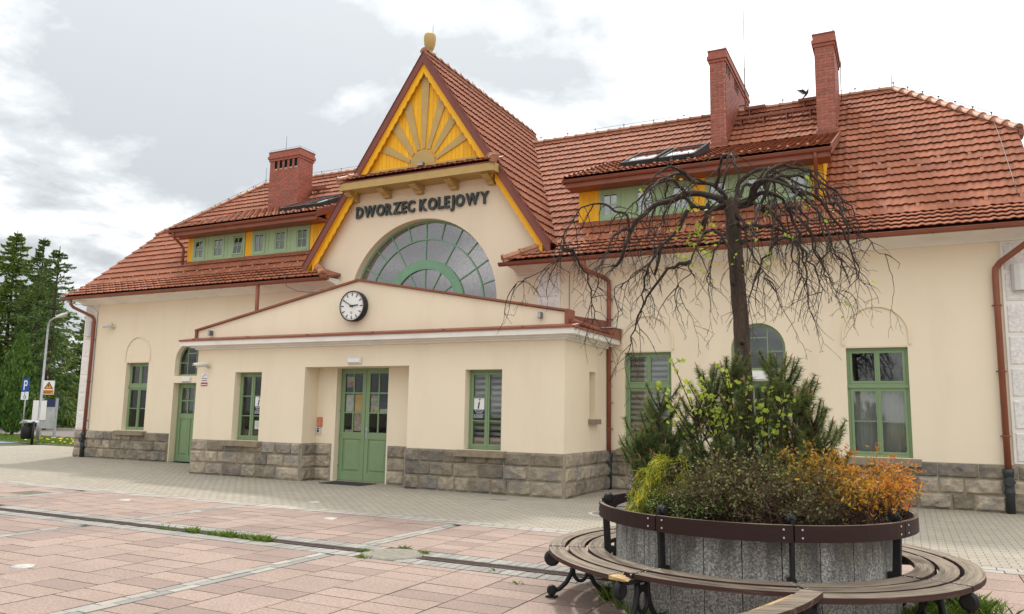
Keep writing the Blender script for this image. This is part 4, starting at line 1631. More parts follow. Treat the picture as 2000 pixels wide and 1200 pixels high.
o['kind'] = 'stuff'

# ridge and hip tiles: half barrels with a collar
ridge_meshes = []
for k in range(5):
    q = MB()
    n_ = 8
    sec = [(math.cos(PI * (.04 + .92 * i / n_)), math.sin(PI * (.04 + .92 * i / n_))) for i in range(n_ + 1)]
    rows = [(0.0, .125), (0.05, .125), (0.052, .108), (0.42, .098)]
    vs_ = [(x_, r * c * 1.12, r * s_ * 1.1 - .045) for x_, r in rows for c, s_ in sec]
    m_ = n_ + 1
    fs = [(a * m_ + i, a * m_ + i + 1, (a + 1) * m_ + i + 1, (a + 1) * m_ + i) for a in range(3) for i in range(n_)]
    q.add(vs_, fs, smooth=True, rnd=(k + .5) / 5)
    q.add([vs_[i] for i in range(m_)], [tuple(range(m_))], rnd=(k + .5) / 5)
    ridge_meshes.append(q.mesh('ridge_tile', M['ridge']))


def ridge_line(p, q, step=0.37, lift=0.05, count=None):
    p, q = Vector(p), Vector(q)
    bed = MB()
    bed.bar(p + Vector((0, 0, lift - .05)), q + Vector((0, 0, lift - .05)), .17, .13)
    bed.build('ridge_bedding', M['ridge'], RB)
    d = q - p
    n_ = count or max(1, round(d.length / step))
    X = d.normalized()
    Y = Vector((0, 0, 1)).cross(X).normalized()
    Z = X.cross(Y)
    for i in range(n_):
        c = p + d * (i / n_) + Z * lift
        s_ = d.length / n_ / 0.38
        m4 = Matrix(((X.x * s_, Y.x, Z.x, c.x), (X.y * s_, Y.y, Z.y, c.y), (X.z * s_, Y.z, Z.z, c.z), (0, 0, 0, 1)))
        inst('ridge_tile', rs.choice(ridge_meshes), m4, RB)


ridge_line((XH0, RY, RZ), (CX - .55, RY, RZ))
ridge_line((CX + .55, RY, RZ), (XH1, RY, RZ))
ridge_line((XR + .03, YH - .03, zm(YH)), (XH1, RY, RZ))
ridge_line((XL - .03, YH - .03, zm(YH)), (XH0, RY, RZ))
ridge_line((CX, 17.0, 11.44), (CX, RY + 1.15, 11.44))
ridge_line((-8.60, YE - .01, ZE + .02), (-7.93, 17.13, 5.70), count=2)
ridge_line((mir(-8.60), YE - .01, ZE + .02), (mir(-7.93), 17.13, 5.70), count=2)
ridge_line((CX + 2.45, PY0 - .02, PZ0 + .01), (CX + 2.05, 17.1, 8.22), count=2, lift=.03)
ridge_line((CX - 2.45, PY0 - .02, PZ0 + .01), (CX - 2.05, 17.1, 8.22), count=2, lift=.03)
# brown metal closing plates between eaves hips and gable wall
for s_ in (1, -1):
    f_ = (lambda x: x) if s_ > 0 else mir
    w = MB()
    a, b, c = Vector((f_(-8.62), YE + .02, ZE)), Vector((f_(-7.9), 17.15, 5.72)), Vector((f_(-8.62), YW - .005, 5.5))
    w.add([a, b, c, a - Vector((0, 0, .06)), b - Vector((0, 0, .06)), c - Vector((0, 0, .06))], [(0, 1, 2), (5, 4, 3), (0, 3, 4, 1), (1, 4, 5, 2), (2, 5, 3, 0)])
    w.build('valley_plate', M['brown_metal'], B)

# verge boards on the end gables
for X_ in (XL, XR):
    w = MB()
    for dx in (0,):
        w.prism([(YE, ZE - .02), (YB, ZB - .02), (YH, zm(YH) - .02), (YH, zm(YH) - .22), (YB + .05, ZB - .24), (YE, ZE - .16)], (X_ - .02, 0, 0), (0, 1, 0), (0, 0, 1), (.045, 0, 0))
    w.build('verge_board', M['barge'], B)
w = MB().prism([(YH - .12, zm(YH) - .16), (YH + .25, zm(YH) - .16), (YH + .25, zm(YH) + .03), (YH - .12, zm(YH) - .02)], (XR + .03, 0, 0), (0, 1, 0), (0, 0, 1), (.10, 0, 0))
w.build('hip_gutter_end', M['brown_metal'], B)

# snow stops: little clay hooks in staggered rows
hk = MB()
for (ya, pick) in ((19.32, (-0.9, 2.5)), (19.05, (-1.0, 2.3)), (17.62, (-8.0, 2.5)), (17.5, (-8.0, 2.4)), (17.62, (-25.0, -15.3)), (17.5, (-24.9, -15.4)), (19.32, (-25, -22.0))):
    x = pick[0] + (0.3 if ya in (19.05, 17.5) else 0)
    while x < pick[1]:
        z = zm(ya)
        hk.add([(x - .03, ya - .05, z - .02), (x + .03, ya - .05, z - .02), (x + .035, ya - .015, z + .075), (x - .035, ya - .015, z + .075), (x - .03, ya + .05, z + .04), (x + .03, ya + .05, z + .04)],
               [(0, 1, 2, 3), (3, 2, 5, 4), (0, 3, 4), (1, 5, 2)])
        x += 0.6
for (a, b) in DEAVE:
    for j, yd in enumerate((18.0, 18.25)):
        x = a + .25 + .2 * j
        while x < b - .1:
            z = DZ0 + DS * (yd - DYE)
            hk.add([(x - .025, yd - .04, z), (x + .025, yd - .04, z), (x + .03, yd - .01, z + .08), (x - .03, yd - .01, z + .08), (x - .025, yd + .05, z + .04), (x + .025, yd + .05, z + .04)],
                   [(0, 1, 2, 3), (3, 2, 5, 4), (0, 3, 4), (1, 5, 2)])
            x += 0.42
hk.build('snow_stops', M['ridge'], B, kind='stuff')

# ================================================================== GABLE FRONT
def gpt(x, dz=0):
    return (x, 11.40 - GS * abs(x - CX) + dz)


for s_ in (-1, 1):
    xe = CX + s_ * 3.84
    w = MB()
    w.prism([(CX, 11.42), (xe, 11.42 - GS * 3.84), (xe, 11.42 - GS * 3.84 - .30), (CX, 11.12)][::s_], (0, 16.96, 0), (1, 0, 0), (0, 0, 1), (0, .055, 0))
    w.prism([(CX, 11.455), (xe + s_ * .02, 11.455 - GS * 3.86), (xe + s_ * .02, 11.43 - GS * 3.86), (CX, 11.43)][::s_], (0, 16.94, 0), (1, 0, 0), (0, 0, 1), (0, .16, 0))
    w.build('bargeboard', M['barge'], B)
    # scalloped yellow boards: two lengths, above and below the pent roof
    for (d0, d1, yb, wd, yo) in ((0.0, 2.20, .30, .25, 17.02), (2.25, 3.60, .30, .25, 17.06)):
        up, lowr = [], []
        ns = max(3, int((d1 - d0) * math.sqrt(1 + GS * GS) / .22))
        m_ = ns * 8
        for k in range(m_ + 1):
            d = d0 + (d1 - d0) * k / m_
            zz_ = 11.42 - GS * d
            ph = (k / 8.0) % 1.0
            sc = 0.045 * abs(math.sin(PI * ph))
            up.append((CX + s_ * d, zz_ - .24))
            lowr.append((CX + s_ * d, zz_ - yb - wd - sc))
        poly = up + lowr[::-1]
        w = MB()
        for k in range(m_):
            w.prism([up[k], up[k + 1], lowr[k + 1], lowr[k]][::s_], (0, yo, 0), (1, 0, 0), (0, 0, 1), (0, .035, 0))
        w.build('scalloped_board', M['yellow'], B)
# yellow soffit boards under the verge
for s_ in (-1, 1):
    w = MB()
    xe = CX + s_ * 3.8
    w.add([(CX, 17.0, 11.10), (xe, 17.0, 11.10 - GS * 3.8), (xe, 17.30, 11.10 - GS * 3.8), (CX, 17.30, 11.10), (CX, 17.0, 11.13), (xe, 17.0, 11.13 - GS * 3.8), (xe, 17.30, 11.13 - GS * 3.8), (CX, 17.30, 11.13)],
          [(0, 1, 2, 3), (7, 6, 5, 4), (0, 4, 5, 1), (2, 6, 7, 3)])
    w.build('verge_soffit', M['yellow'], B)
# vertical boarding of the gable triangle
x = CX - 1.86
k = 0
while x < CX + 1.86:
    wd = 0.124
    a, b = x + .003, x + wd - .003
    za, zb = gz_top(a) - .32, gz_top(b) - .32
    if min(za, zb) > 8.2:
        poly = [(a, 8.14), (b, 8.14), (b, zb), (a, za)] if not (a < CX < b) else [(a, 8.14), (b, 8.14), (b, zb), (CX, gz_top(CX) - .32), (a, za)]
        w = MB().prism(poly, (0, 17.16 + rs.uniform(-.002, .002), 0), (1, 0, 0), (0, 0, 1), (0, .025, 0), rnd=rs.random())
        w.build('board', M['yellow'], B)
    x += wd
w = MB().prism([(CX - 2.05, 8.13), (CX + 2.05, 8.13), (CX, 11.10)], (0, 17.19, 0), (1, 0, 0), (0, 0, 1), (0, .02, 0))
w.build('boarding_back', M['dark'], B)
# rising sun: half disc and seven rays
w = MB().prism([(.39 * math.cos(PI * k / 20), .40 * math.sin(PI * k / 20)) for k in range(21)], (CX, 17.105, 8.29), (1, 0, 0), (0, 0, 1), (0, .05, 0))
w.build('sun_disc', M['ochre'], B)
for poly in ([(-11.80, 8.38), (-11.77, 8.47), (-12.56, 8.99), (-12.75, 8.82)], [(-11.73, 8.55), (-11.65, 8.65), (-12.23, 9.60), (-12.42, 9.40)],
             [(-11.58, 8.69), (-11.48, 8.72), (-11.83, 10.16), (-12.05, 9.95)], [(-11.425, 8.73), (-11.315, 8.73), (-11.23, 10.92), (-11.51, 10.92)]):
    for m_ in ((0, 1) if poly[0][0] < -11.45 else (0,)):
        pl = [(mir(a), b) for a, b in poly][::-1] if m_ else poly
        MB().prism(pl, (0, 17.125, 0), (1, 0, 0), (0, 0, 1), (0, .033, 0)).build('sun_ray', M['ochre'], B)
MB().box(CX - 1.93, CX + 1.93, 17.10, 17.157, 8.10, 8.285).build('base_beam', M['ochre'], B)
# pent roof: fascia, soffit, end cheeks, brackets
w = MB()
w.box(CX - 2.41, CX + 2.41, 16.665, 16.715, 7.70, 7.925)
w.box(CX - 2.41, CX - 2.37, 16.716, 17.28, 7.70, 7.925)
w.box(CX + 2.37, CX + 2.41, 16.716, 17.28, 7.70, 7.925)
w.box(CX - 2.369, CX + 2.369, 16.716, 17.29, 7.73, 7.77)
w.build('pent_fascia', M['ochre'], B)
w = MB()
w.prism([(PY0 + .03, PZ0 - .028), (17.2, PZ0 + .265), (17.2, PZ0 + .23), (PY0 + .03, PZ0 - .06)], (CX - 2.43, 0, 0), (0, 1, 0), (0, 0, 1), (4.86, 0, 0))
w.build('pent_deck', M['barge'], B)
for xb in (-13.66, -12.56, -11.50, -10.42, -9.31):
    w = MB().prism([(17.295, 7.72), (16.84, 7.72), (16.82, 7.68), (16.84, 7.645), (16.90, 7.63), (16.93, 7.60), (16.99, 7.615), (17.05, 7.575), (17.12, 7.56), (17.16, 7.50), (17.295, 7.50)],
                   (xb - .10, 0, 0), (0, 1, 0), (0, 0, 1), (.20, 0, 0))
    w.box(xb - .115, xb + .115, 16.80, 17.29, 7.70, 7.728)
    w.build('bracket', M['ochre'], B)
# finial
w = MB().lathe([(.0, -.18), (.05, -.18), (.05, -.08), (.075, -.07), (.085, -.05), (.06, -.03), (.09, .0), (.125, .07), (.155, .18), (.168, .30), (.168, .40), (.15, .46), (.10, .505), (.0, .52)], (CX - .03, 17.32, 11.62), 20, cap=False)
w.tube([(CX - .03, 17.32, 11.3), (CX - .03, 17.32, 11.46)], .05, 8)
w.build('finial', M['ochre'], B)
MB().tube([(CX + .05, 17.34, 12.1), (CX + .05, 17.34, 12.38)], .006, 5).build('lightning_rod', M['wire'], B)

# ================================================================== DORMERS
for di, ((a, b), (ea, eb)) in enumerate(zip(DW, DEAVE)):
    yf = 18.12
    w = MB()
    w.box(a, b, yf + .05, yf + .18, 6.0, 7.45)
    for xx in (a, b - .06):
        w.prism([(yf + .05, 6.3), (20.9, 8.75), (20.9, 8.86), (yf + .05, DZ0 + DS * (yf + .05 - DYE) - .10)], (xx, 0, 0), (0, 1, 0), (0, 0, 1), (.06, 0, 0))
    D_ = w.build('dormer', M['yellow'], B)
    # deck, fascia and verge trims
    w = MB()
    w.prism([(DYE + .02, DZ0 - .03), (21.0, DZ0 + DS * (21.0 - DYE) - .03), (21.0, DZ0 + DS * (21.0 - DYE) - .14), (DYE + .02, DZ0 - .12)], (ea + .01, 0, 0), (0, 1, 0), (0, 0, 1), (eb - ea - .02, 0, 0))
    w.box(ea + .02, eb - .02, DYE + .035, yf - .001, 7.29, 7.36)
    w.box(ea + .02, eb - .02, DYE + .02, DYE + .034, 7.28, 7.46)
    w.build('dormer_eaves', M['brown_metal'], D_)
    for xx in (ea - .03, eb):
        w = MB()
        w.prism([(DYE - .04, DZ0 + .03), (20.95, DZ0 + DS * (20.95 - DYE) + .06), (20.95, DZ0 + DS * (20.95 - DYE) - .16), (DYE - .04, DZ0 - .19)], (xx, 0, 0), (0, 1, 0), (0, 0, 1), (.03, 0, 0))
        w.build('dormer_verge', M['brown_metal'], D_)
    w = MB().prism([(yf - .03, 6.36), (yf + .04, 6.36), (yf + .04, 6.50), (yf - .015, 6.50)], (a - .06, 0, 0), (0, 1, 0), (0, 0, 1), (b - a + .12, 0, 0))
    w.prism([(yf - .30, 6.36 - .22), (yf - .03, 6.36), (yf - .03, 6.42), (yf - .31, 6.19)], (a - .06, 0, 0), (0, 1, 0), (0, 0, 1), (b - a + .12, 0, 0))
    w.build('flashing', M['brown_metal'], D_)
    groups = [(-6.69, -4.33), (-4.02, -1.69)] if di == 0 else [(mir(-1.69), mir(-4.02)), (mir(-4.33), mir(-6.69))]
    # yellow boards between the green bands
    spans = [(a, groups[0][0]), (groups[0][1], groups[1][0]), (groups[1][1], b)]
    for sa, sb in spans:
        nb = max(1, round((sb - sa) / .15))
        for k in range(nb):
            q = MB().box(sa + (sb - sa) * k / nb + .003, sa + (sb - sa) * (k + 1) / nb - .003, yf + .012, yf + .049, 6.49, 7.29, rnd=rs.random())
            q.build('board', M['yellow'], D_)
    for (ga, gb) in groups:
        w = MB()
        pitch = (gb - ga) / 3
        wins = [(ga + pitch * k + (pitch - .54) / 2 + (-.10, 0, .10)[k], ga + pitch * k + (pitch + .54) / 2 + (-.10, 0, .10)[k]) for k in range(3)]
        # panel with square openings
        holes = [rect(p + .01, q_ - .01, 6.535, 7.235) for p, q_ in wins]
        holed_wall(w, rect(ga, gb, 6.49, 7.288), holes, (0, yf, 0), (1, 0, 0), (0, 0, 1), (0, .049, 0))
        w.box(ga, ga + .05, yf - .018, yf - .001, 6.49, 7.288)
        w.box(gb - .05, gb, yf - .018, yf - .001, 6.49, 7.288)
        w.box(ga + .05, gb - .05, yf - .018, yf - .001, 6.49, 6.53)
        for xm in (wins[0][1] + .13, wins[1][0] - .13 if False else wins[1][1] + .13):
            w.box(xm - .008, xm + .008, yf - .008, yf - .001, 6.53, 7.28)
        w.build('window_panel', M['green_pale'], D_)
        for k, (p, q_) in enumerate(wins):
            tilted = (di == 1 and ga < -20 and k == 2)
            f = MB()
            for (u0, u1, v0, v1, y0_, y1_) in ((p, p + .05, 6.525, 7.245, -.02, .02), (q_ - .05, q_, 6.525, 7.245, -.02, .02), (p + .05, q_ - .05, 7.195, 7.245, -.02, .02), (p + .05, q_ - .05, 6.525, 6.575, -.03, .02)):
                f.box(u0, u1, yf + y0_, yf + y1_, v0, v1)
            sashes = []
            ia, ib, ja, jb = p + .055, q_ - .055, 6.58, 7.19

            def T(u, dy, v):
                if tilted:
                    h = v - 6.58
                    return (u, yf + dy - .045 + h * .10, 6.58 + h * .99)
                return (u, yf + dy, v)

            def tb(mb, u0, u1, v0, v1, d0, d1):
                mb.add([T(u0, d0, v0), T(u1, d0, v0), T(u1, d1, v0), T(u0, d1, v0), T(u0, d0, v1), T(u1, d0, v1), T(u1, d1, v1), T(u0, d1, v1)],
                       [(0, 3, 2, 1), (4, 5, 6, 7), (0, 1, 5, 4), (1, 2, 6, 5), (2, 3, 7, 6), (3, 0, 4, 7)])
            tb(f, ia, ia + .045, ja, jb, -.012, .03)
            tb(f, ib - .045, ib, ja, jb, -.012, .03)
            tb(f, ia + .045, ib - .045, ja, ja + .045, -.012, .03)
            tb(f, ia + .045, ib - .045, jb - .045, jb, -.012, .03)
            um, vm = (ia + ib) / 2, (ja + jb) / 2
            tb(f, um - .012, um + .012, ja + .045, jb - .045, -.008, .025)
            tb(f, ia + .045, um - .012, vm - .012, vm + .012, -.007, .024)
            tb(f, um + .012, ib - .045, vm - .012, vm + .012, -.007, .024)
            W = f.build('window', M['green_pale'], B, label='tilted open dormer window' if tilted else None)
            for (u0, u1) in ((ia + .04, um - .01), (um + .01, ib - .04)):
                for (v0, v1) in ((ja + .04, vm - .01), (vm + .01, jb - .04)):
                    g_ = MB()
                    tb(g_, u0, u1, v0, v1, .006, .010)
                    g_.build('pane', M['glass_sky'], W)
            MB().box(p + .012, q_ - .012, yf + .040, yf + .0485, 6.537, 7.233).build('window_back' if tilted else 'curtain', M['dark'] if tilted else M['curtain'], W)  # behind the tilted sash a dark sheet stands in for the unlit room
    # skylights lying on the shed roof
    sk = [(-6.2, -5.32), (-5.2, -4.32)] if di == 0 else [(-17.55, -16.62), (-16.5, -15.9)]
    for (p, q_) in sk:
        def SP(u, y_, h):
            n_ = Vector((0, -DS, 1)).normalized()
            c_ = Vector((u, y_, DZ0 + DS * (y_ - DYE))) + n_ * (h + .06 + (y_ - 18.35) * .055 * (h > 0))
            return c_
        f = MB()
        y0_, y1_ = 18.35, 20.1
        for (u0, u1, ya_, yb_) in ((p, p + .07, y0_, y1_), (q_ - .07, q_, y0_, y1_), (p + .07, q_ - .07, y0_, y0_ + .10), (p + .07, q_ - .07, y1_ - .1, y1_)):
            f.add([SP(u0, ya_, .0), SP(u1, ya_, .0), SP(u1, yb_, .0), SP(u0, yb_, .0), SP(u0, ya_, .10), SP(u1, ya_, .10), SP(u1, yb_, .10), SP(u0, yb_, .10)],
                  [(0, 3, 2, 1), (4, 5, 6, 7), (0, 1, 5, 4), (1, 2, 6, 5), (2, 3, 7, 6), (3, 0, 4, 7)])
        S_ = f.build('skylight', M['frame_dark'], B)
        k_ = MB()
        k_.add([SP(p + .06, y0_ + .09, .05), SP(q_ - .06, y0_ + .09, .05), SP(q_ - .06, y1_ - .09, .05), SP(p + .06, y1_ - .09, .05), SP(p + .06, y0_ + .09, .01), SP(q_ - .06, y0_ + .09, .01), SP(q_ - .06, y1_ - .09, .01), SP(p + .06, y1_ - .09, .01)], [(0, 1, 2, 3), (7, 6, 5, 4), (0, 4, 5, 1), (1, 5, 6, 2), (2, 6, 7, 3), (3, 7, 4, 0)])
        k_.build('skylight_backing', M['room'], S_)  # dark backing put under the pane in place of the unlit room
        g_ = MB()
        g_.add([SP(p + .06, y0_ + .09, .085), SP(q_ - .06, y0_ + .09, .085), SP(q_ - .06, y1_ - .09, .085), SP(p + .06, y1_ - .09, .085),
                SP(p + .06, y0_ + .09, .06), SP(q_ - .06, y0_ + .09, .06), SP(q_ - .06, y1_ - .09, .06), SP(p + .06, y1_ - .09, .06)],
               [(0, 1, 2, 3), (7, 6, 5, 4), (0, 4, 5, 1), (1, 5, 6, 2), (2, 6, 7, 3), (3, 7, 4, 0)])
        g_.build('pane', M['glass_sky'], S_)

# ================================================================== GUTTERS AND PIPES
def gutter(xa, xb, y, z, r=.075):
    q = MB()
    n_ = 8
    sec = [(y + r * math.cos(PI + PI * i / n_), z + r * math.sin(PI + PI * i / n_)) for i in range(n_ + 1)]
    sec2 = [(y + (r - .008) * math.cos(PI + PI * i / n_), z + (r - .008) * math.sin(PI + PI * i / n_)) for i in range(n_, -1, -1)]
    q.prism([(a, b) for a, b in sec + sec2], (xa, 0, 0), (0, 1, 0), (0, 0, 1), (xb - xa, 0, 0))
    q.prism(sec, (xa, 0, 0), (0, 1, 0), (0, 0, 1), (.01, 0, 0))
    q.prism(sec, (xb - .01, 0, 0), (0, 1, 0), (0, 0, 1), (.01, 0, 0))
    q.tube([(xa, y - r, z + .004), (xb, y - r, z + .004)], .012, 6)
    x = xa + .5
    s2 = [(y + (r + .007) * math.cos(PI + PI * i / n_), z + (r + .007) * math.sin(PI + PI * i / n_)) for i in range(n_ + 1)]
    while x < xb:
        q.prism(s2 + [(a, b) for a, b in sec[::-1]], (x, 0, 0), (0, 1, 0), (0, 0, 1), (.03, 0, 0))
        x += 0.98
    return q.build('gutter', M['brown_metal'], B)


gutter(-25.42, -14.02, 16.62, 5.275)
gutter(-8.72, 2.66, 16.62, 5.275)
for ea, eb in DEAVE:
    gutter(ea - .04, eb + .02, DYE - .01, 7.455, .065)


def downpipe(pts, r=.052, brackets=(), shoe=None, parent=None):
    q = MB()
    q.tube(pts, r, 12)
    for z in brackets:
        x, y = pts[-1][0], pts[-1][1]
        q.lathe([(r + .007, -.012), (r + .007, .012)], (x, y, z), 12)
        q.box(x - .085, x + .085, y + r - .01, y + r + .02, z - .01, z + .01)
    p = q.build('downpipe', M['brown_metal'], B)
    if shoe:
        x, y = pts[-1][0], pts[-1][1]
        s_ = MB()
        s_.lathe([(.075, .0), (.075, .34), (.088, .36), (.088, .40), (.078, .42), (.078, .70), (.092, .72), (.092, .80), (.06, .80)], (x, y, 0.0), 16)
        s_.lathe([(.085, .0), (.085, .05), (.07, .06)], (x + .0, y - .06, .57), 16, axis=(0, -1, 0))
        for sx in (-.085, .085):
            s_.lathe([(.016, 0), (.016, .03)], (x + sx, y - .075, .57), 8, axis=(0, -1, 0))
        s_.build('cast_iron_shoe', M['iron_green'], p)
    return p


yp = YW - .09
downpipe([(2.25, 16.60, 5.20), (2.25, 16.62, 5.08), (2.2, 16.70, 4.98), (1.72, yp - .02, 4.66), (1.64, yp, 4.55), (1.63, yp, 4.4), (1.63, yp, .78)], .056, (3.85, 2.6, 1.4), True)
downpipe([(-24.95, 16.62, 5.20), (-24.95, 16.64, 5.06), (-24.92, 16.72, 4.96), (-24.6, yp - .02, 4.70), (-24.5, yp, 4.6), (-24.48, yp, 4.5), (-24.5, yp, .78)], .052, (3.9, 2.5, 1.2), True)
downpipe([(-6.52, 16.62, 5.20), (-6.52, 16.64, 5.08), (-6.48, 16.72, 4.98), (-6.2, yp - .02, 4.86), (-6.12, yp, 4.78), (-6.11, yp, 4.65), (-6.11, yp, .78)], .052, (4.35, 3.88, 2.9, 1.95, 1.35), True)
downpipe([(-16.56, 16.62, 5.22), (-16.55, 16.62, 4.6), (-16.53, 16.62, 3.7)], .055, ())
downpipe([(-1.52, DYE, 7.40), (-1.52, DYE + .02, 7.28), (-1.54, 17.9, 7.05), (-1.55, 17.98, 6.95), (-1.55, 17.98, 6.45)], .045, (6.9,))
downpipe([(mir(-1.36), DYE, 7.40), (mir(-1.36), DYE + .02, 7.26), (mir(-1.40), 17.9, 7.02), (mir(-1.40), 17.98, 6.92), (mir(-1.40), 17.98, 6.4)], .045, (6.8,))
# porch side gutter with its box
q = MB()
q.tube([(-6.02, 14.72, 3.56), (-6.0, 16.75, 3.50)], .055, 10)
for k in range(4):
    y_ = 14.95 + k * .5
    q.lathe([(.062, -.012), (.062, .012)], (-6.02, y_, 3.555 - (y_ - 14.72) * .03), 10, axis=(0, 1, 0))
q.build('porch_gutter', M['brown_metal'], B)
MB().box(-6.40, -5.83, 16.76, 17.27, 3.432, 3.62).build('rainwater_box', M['brown_metal'], B)
MB().box(-6.43, -5.80, 16.73, 17.275, 3.622, 3.642).build('box_lid', M['steel'], B)
# ================================================================== CHIMNEYS
brick_meshes = []
for k in range(8):
    q = MB()
    e = .05
    q.add([(-.5, -.5, -.5), (.5, -.5, -.5), (.5, .5, -.5), (-.5, .5, -.5), (-.5, -.5, .5), (.5, -.5, .5), (.5, .5, .5), (-.5, .5, .5)],
          [(0, 3, 2, 1), (4, 5, 6, 7), (0, 1, 5, 4), (1, 2, 6, 5), (2, 3, 7, 6), (3, 0, 4, 7)], rnd=(k + .5) / 8)
    brick_meshes.append(q.mesh('brick', M['brick']))
BRICKS = []


def chimney(x0, x1, y0, y1, z0, z1, vents, course=.0835, blen=.262):
    c = MB()
    c.box(x0 + .012, x1 - .012, y0 + .012, y1 - .012, z0, z1)
    ch = c.build('chimney', M['brick_mortar'], B)
    # apron and cap mouldings
    zb = zm(y0)
    w_ = MB()
    w_.prism([(y0 - .025, zb - .25), (y0 - .025, zb + .14), (y0, zb + .16), (min(y1, RY), zm(min(y1, RY)) + .16)] + ([(y1, zm(y1) + .16)] if y1 > RY else []) + [(y1, zm(y1) - .4)], (x0 - .02, 0, 0), (0, 1, 0), (0, 0, 1), (x1 - x0 + .04, 0, 0))
    w_.build('flashing', M['brown_metal'], ch)
    w_ = MB()
    w_.box(x0 - .03, x1 + .03, y0 - .03, y1 + .03, z1 - .16, z1 - .07)
    w_.box(x0 - .065, x1 + .065, y0 - .065, y1 + .065, z1 - .07, z1 + .03)
    w_.box(x0 - .035, x1 + .035, y0 - .035, y1 + .035, z1 + .03, z1 + .17)
    w_.build('cap', M['brick'], ch)
    MB().box(x0 - .05, x1 + .05, y0 - .05, y1 + .05, z1 + .172, z1 + .20).build('cap_sheet', M['brown_metal'], ch)
    q = MB()
    h = z1 + .27
    for (px_, py_) in ((x0, y0), (x1, y0), (x1, y1), (x0, y1)):
        q.tube([(px_, py_, z1 + .2), (px_, py_, h)], .007, 5)
    q.tube([(x0, y0, h), (x1, y0, h), (x1, y1, h)], .005, 5)
    q.build('lightning_wire', M['wire'], ch)
    for (va, vb, vz0, vz1, side) in vents:
        v_ = MB()
        if side == 'f':
            v_.box(va, vb, y0 - .006, y0 + .05, vz0, vz1)
        else:
            v_.box(x1 - .05, x1 + .006, va, vb, vz0, vz1)
        v_.build('vent_opening', M['dark'], ch)

    def blocked(a, b, za, zb_, side):
        return any(s_ == side and a < vb and b > va and za < vz1 and zb_ > vz0 for (va, vb, vz0, vz1, s_) in vents)
    nz = int((z1 - .16 - z0) / course)
    for j in range(nz):
        za = z1 - .16 - (j + 1) * course
        zc = za + course / 2
        for side, a0, a1 in (('f', x0, x1), ('r', y0, y1), ('l', y0, y1)):
            a = a0 - (0 if j % 2 else blen / 2) if side == 'f' else a0 - (blen / 2 if j % 2 else 0)
            while a < a1 - .02:
                s0, s1 = max(a, a0), min(a + blen, a1)
                a += blen
                if s1 - s0 < .05:
                    continue
                segs_ = [(s0, s1)]
                if side != 'l':
                    for (va, vb, vz0, vz1, s_) in vents:
                        if s_ == side and za < vz1 - .01 and za + course > vz0 + .01:
                            segs_ = [q_ for (p, r_) in segs_ for q_ in ((p, min(r_, va)), (max(p, vb), r_)) if q_[1] - q_[0] > .02]
                for s0, s1 in segs_:
                    m = (s0 + s1) / 2
                    wd = s1 - s0 - .015
                    if side == 'f':
                        if zc < zb + .12:
                            continue
                        m4 = Matrix.Translation((m, y0 + .012, zc)) @ Matrix.Diagonal((wd, .03, course - .015, 1))
                    else:
                        if zc < zm(m) + .12:
                            continue
                        xs = x1 - .012 if side == 'r' else x0 + .012
                        m4 = Matrix.Translation((xs, m, zc)) @ Matrix.Diagonal((.03, wd, course - .015, 1))
                    BRICKS.append((m4, rs.randrange(8), ((m4.translation - CAMP).length + (100 if side == 'l' else 0)), ch))
    return ch


vf = [(-20.33 + k * .235, -20.33 + k * .235 + .115, 10.42, 10.70, 'f') for k in range(5)]
c0 = chimney(-20.57, -19.17, 20.88, 21.62, 8.55, 10.86, vf, course=.082)
MB().tube([(-19.9, 20.95, 11.0), (-19.9, 20.95, 11.62)], .008, 5).build('lightning_rod', M['wire'], c0)
vr = [(21.3 + k * .21, 21.3 + k * .21 + .09, 11.27, 11.52, 'r') for k in range(3)] + [(22.45 + k * .17, 22.45 + k * .17 + .08, 11.27, 11.52, 'r') for k in range(4)]
c1 = chimney(-4.52, -4.09, 21.15, 24.7, 8.9, 11.70, vr)
c2 = chimney(-1.745, -1.275, 21.05, 22.75, 8.8, 11.56, [])
MB().tube([(-1.2, 22.3, 10.3), (-1.2, 22.3, 11.1), (-1.17, 22.3, 11.5)], .01, 5).build('conduit', M['wire'], c2)
BRICKS.sort(key=lambda t_: t_[2])
for m4, k, d, ch in BRICKS[:300]:
    inst('brick', brick_meshes[k], m4, ch)
q = MB()
for m4, k, d, ch in BRICKS[300:]:
    q.add([m4 @ v.co for v in brick_meshes[k].vertices], [tuple(p.vertices) for p in brick_meshes[k].polygons], rnd=(k + .5) / 8)
q.build('bricks', M['brick'], B, kind='stuff')
# roof walkways for the sweep
def walkway(xa, xb, y, parent=B):
    z = zm(y) + .22
    q = MB()
    for yy in (y - .12, y, y + .12):
        q.box(xa, xb, yy - .012, yy + .012, z - .02, z)
    x = xa + .02
    while x < xb:
        q.box(x, x + .02, y - .13, y + .13, z - .018, z - .003)
        x += .07
    x = xa + .15
    while x < xb:
        q.bar((x, y - .13, z - .03), (x, y + .2, zm(y + .2) + .03), .04, .03)
        q.bar((x, y - .12, z - .03), (x, y - .10, zm(y - .10) + .01), .035, .035)
        q.box(x - .02, x + .02, y - .14, y + .14, z - .05, z - .021)
        x += .62
    q.box(xa, xb, y - .15, y - .13, z - .05, z + .03)
    return q.build('roof_walkway', M['brown_metal'], parent)


walkway(-4.0, -1.85, 22.15)
walkway(-3.85, -3.25, 22.72)
walkway(-2.35, -1.85, 22.72)
walkway(-19.1, -18.4, 21.6)
# lightning conductor along ridges, with clips
q = MB()


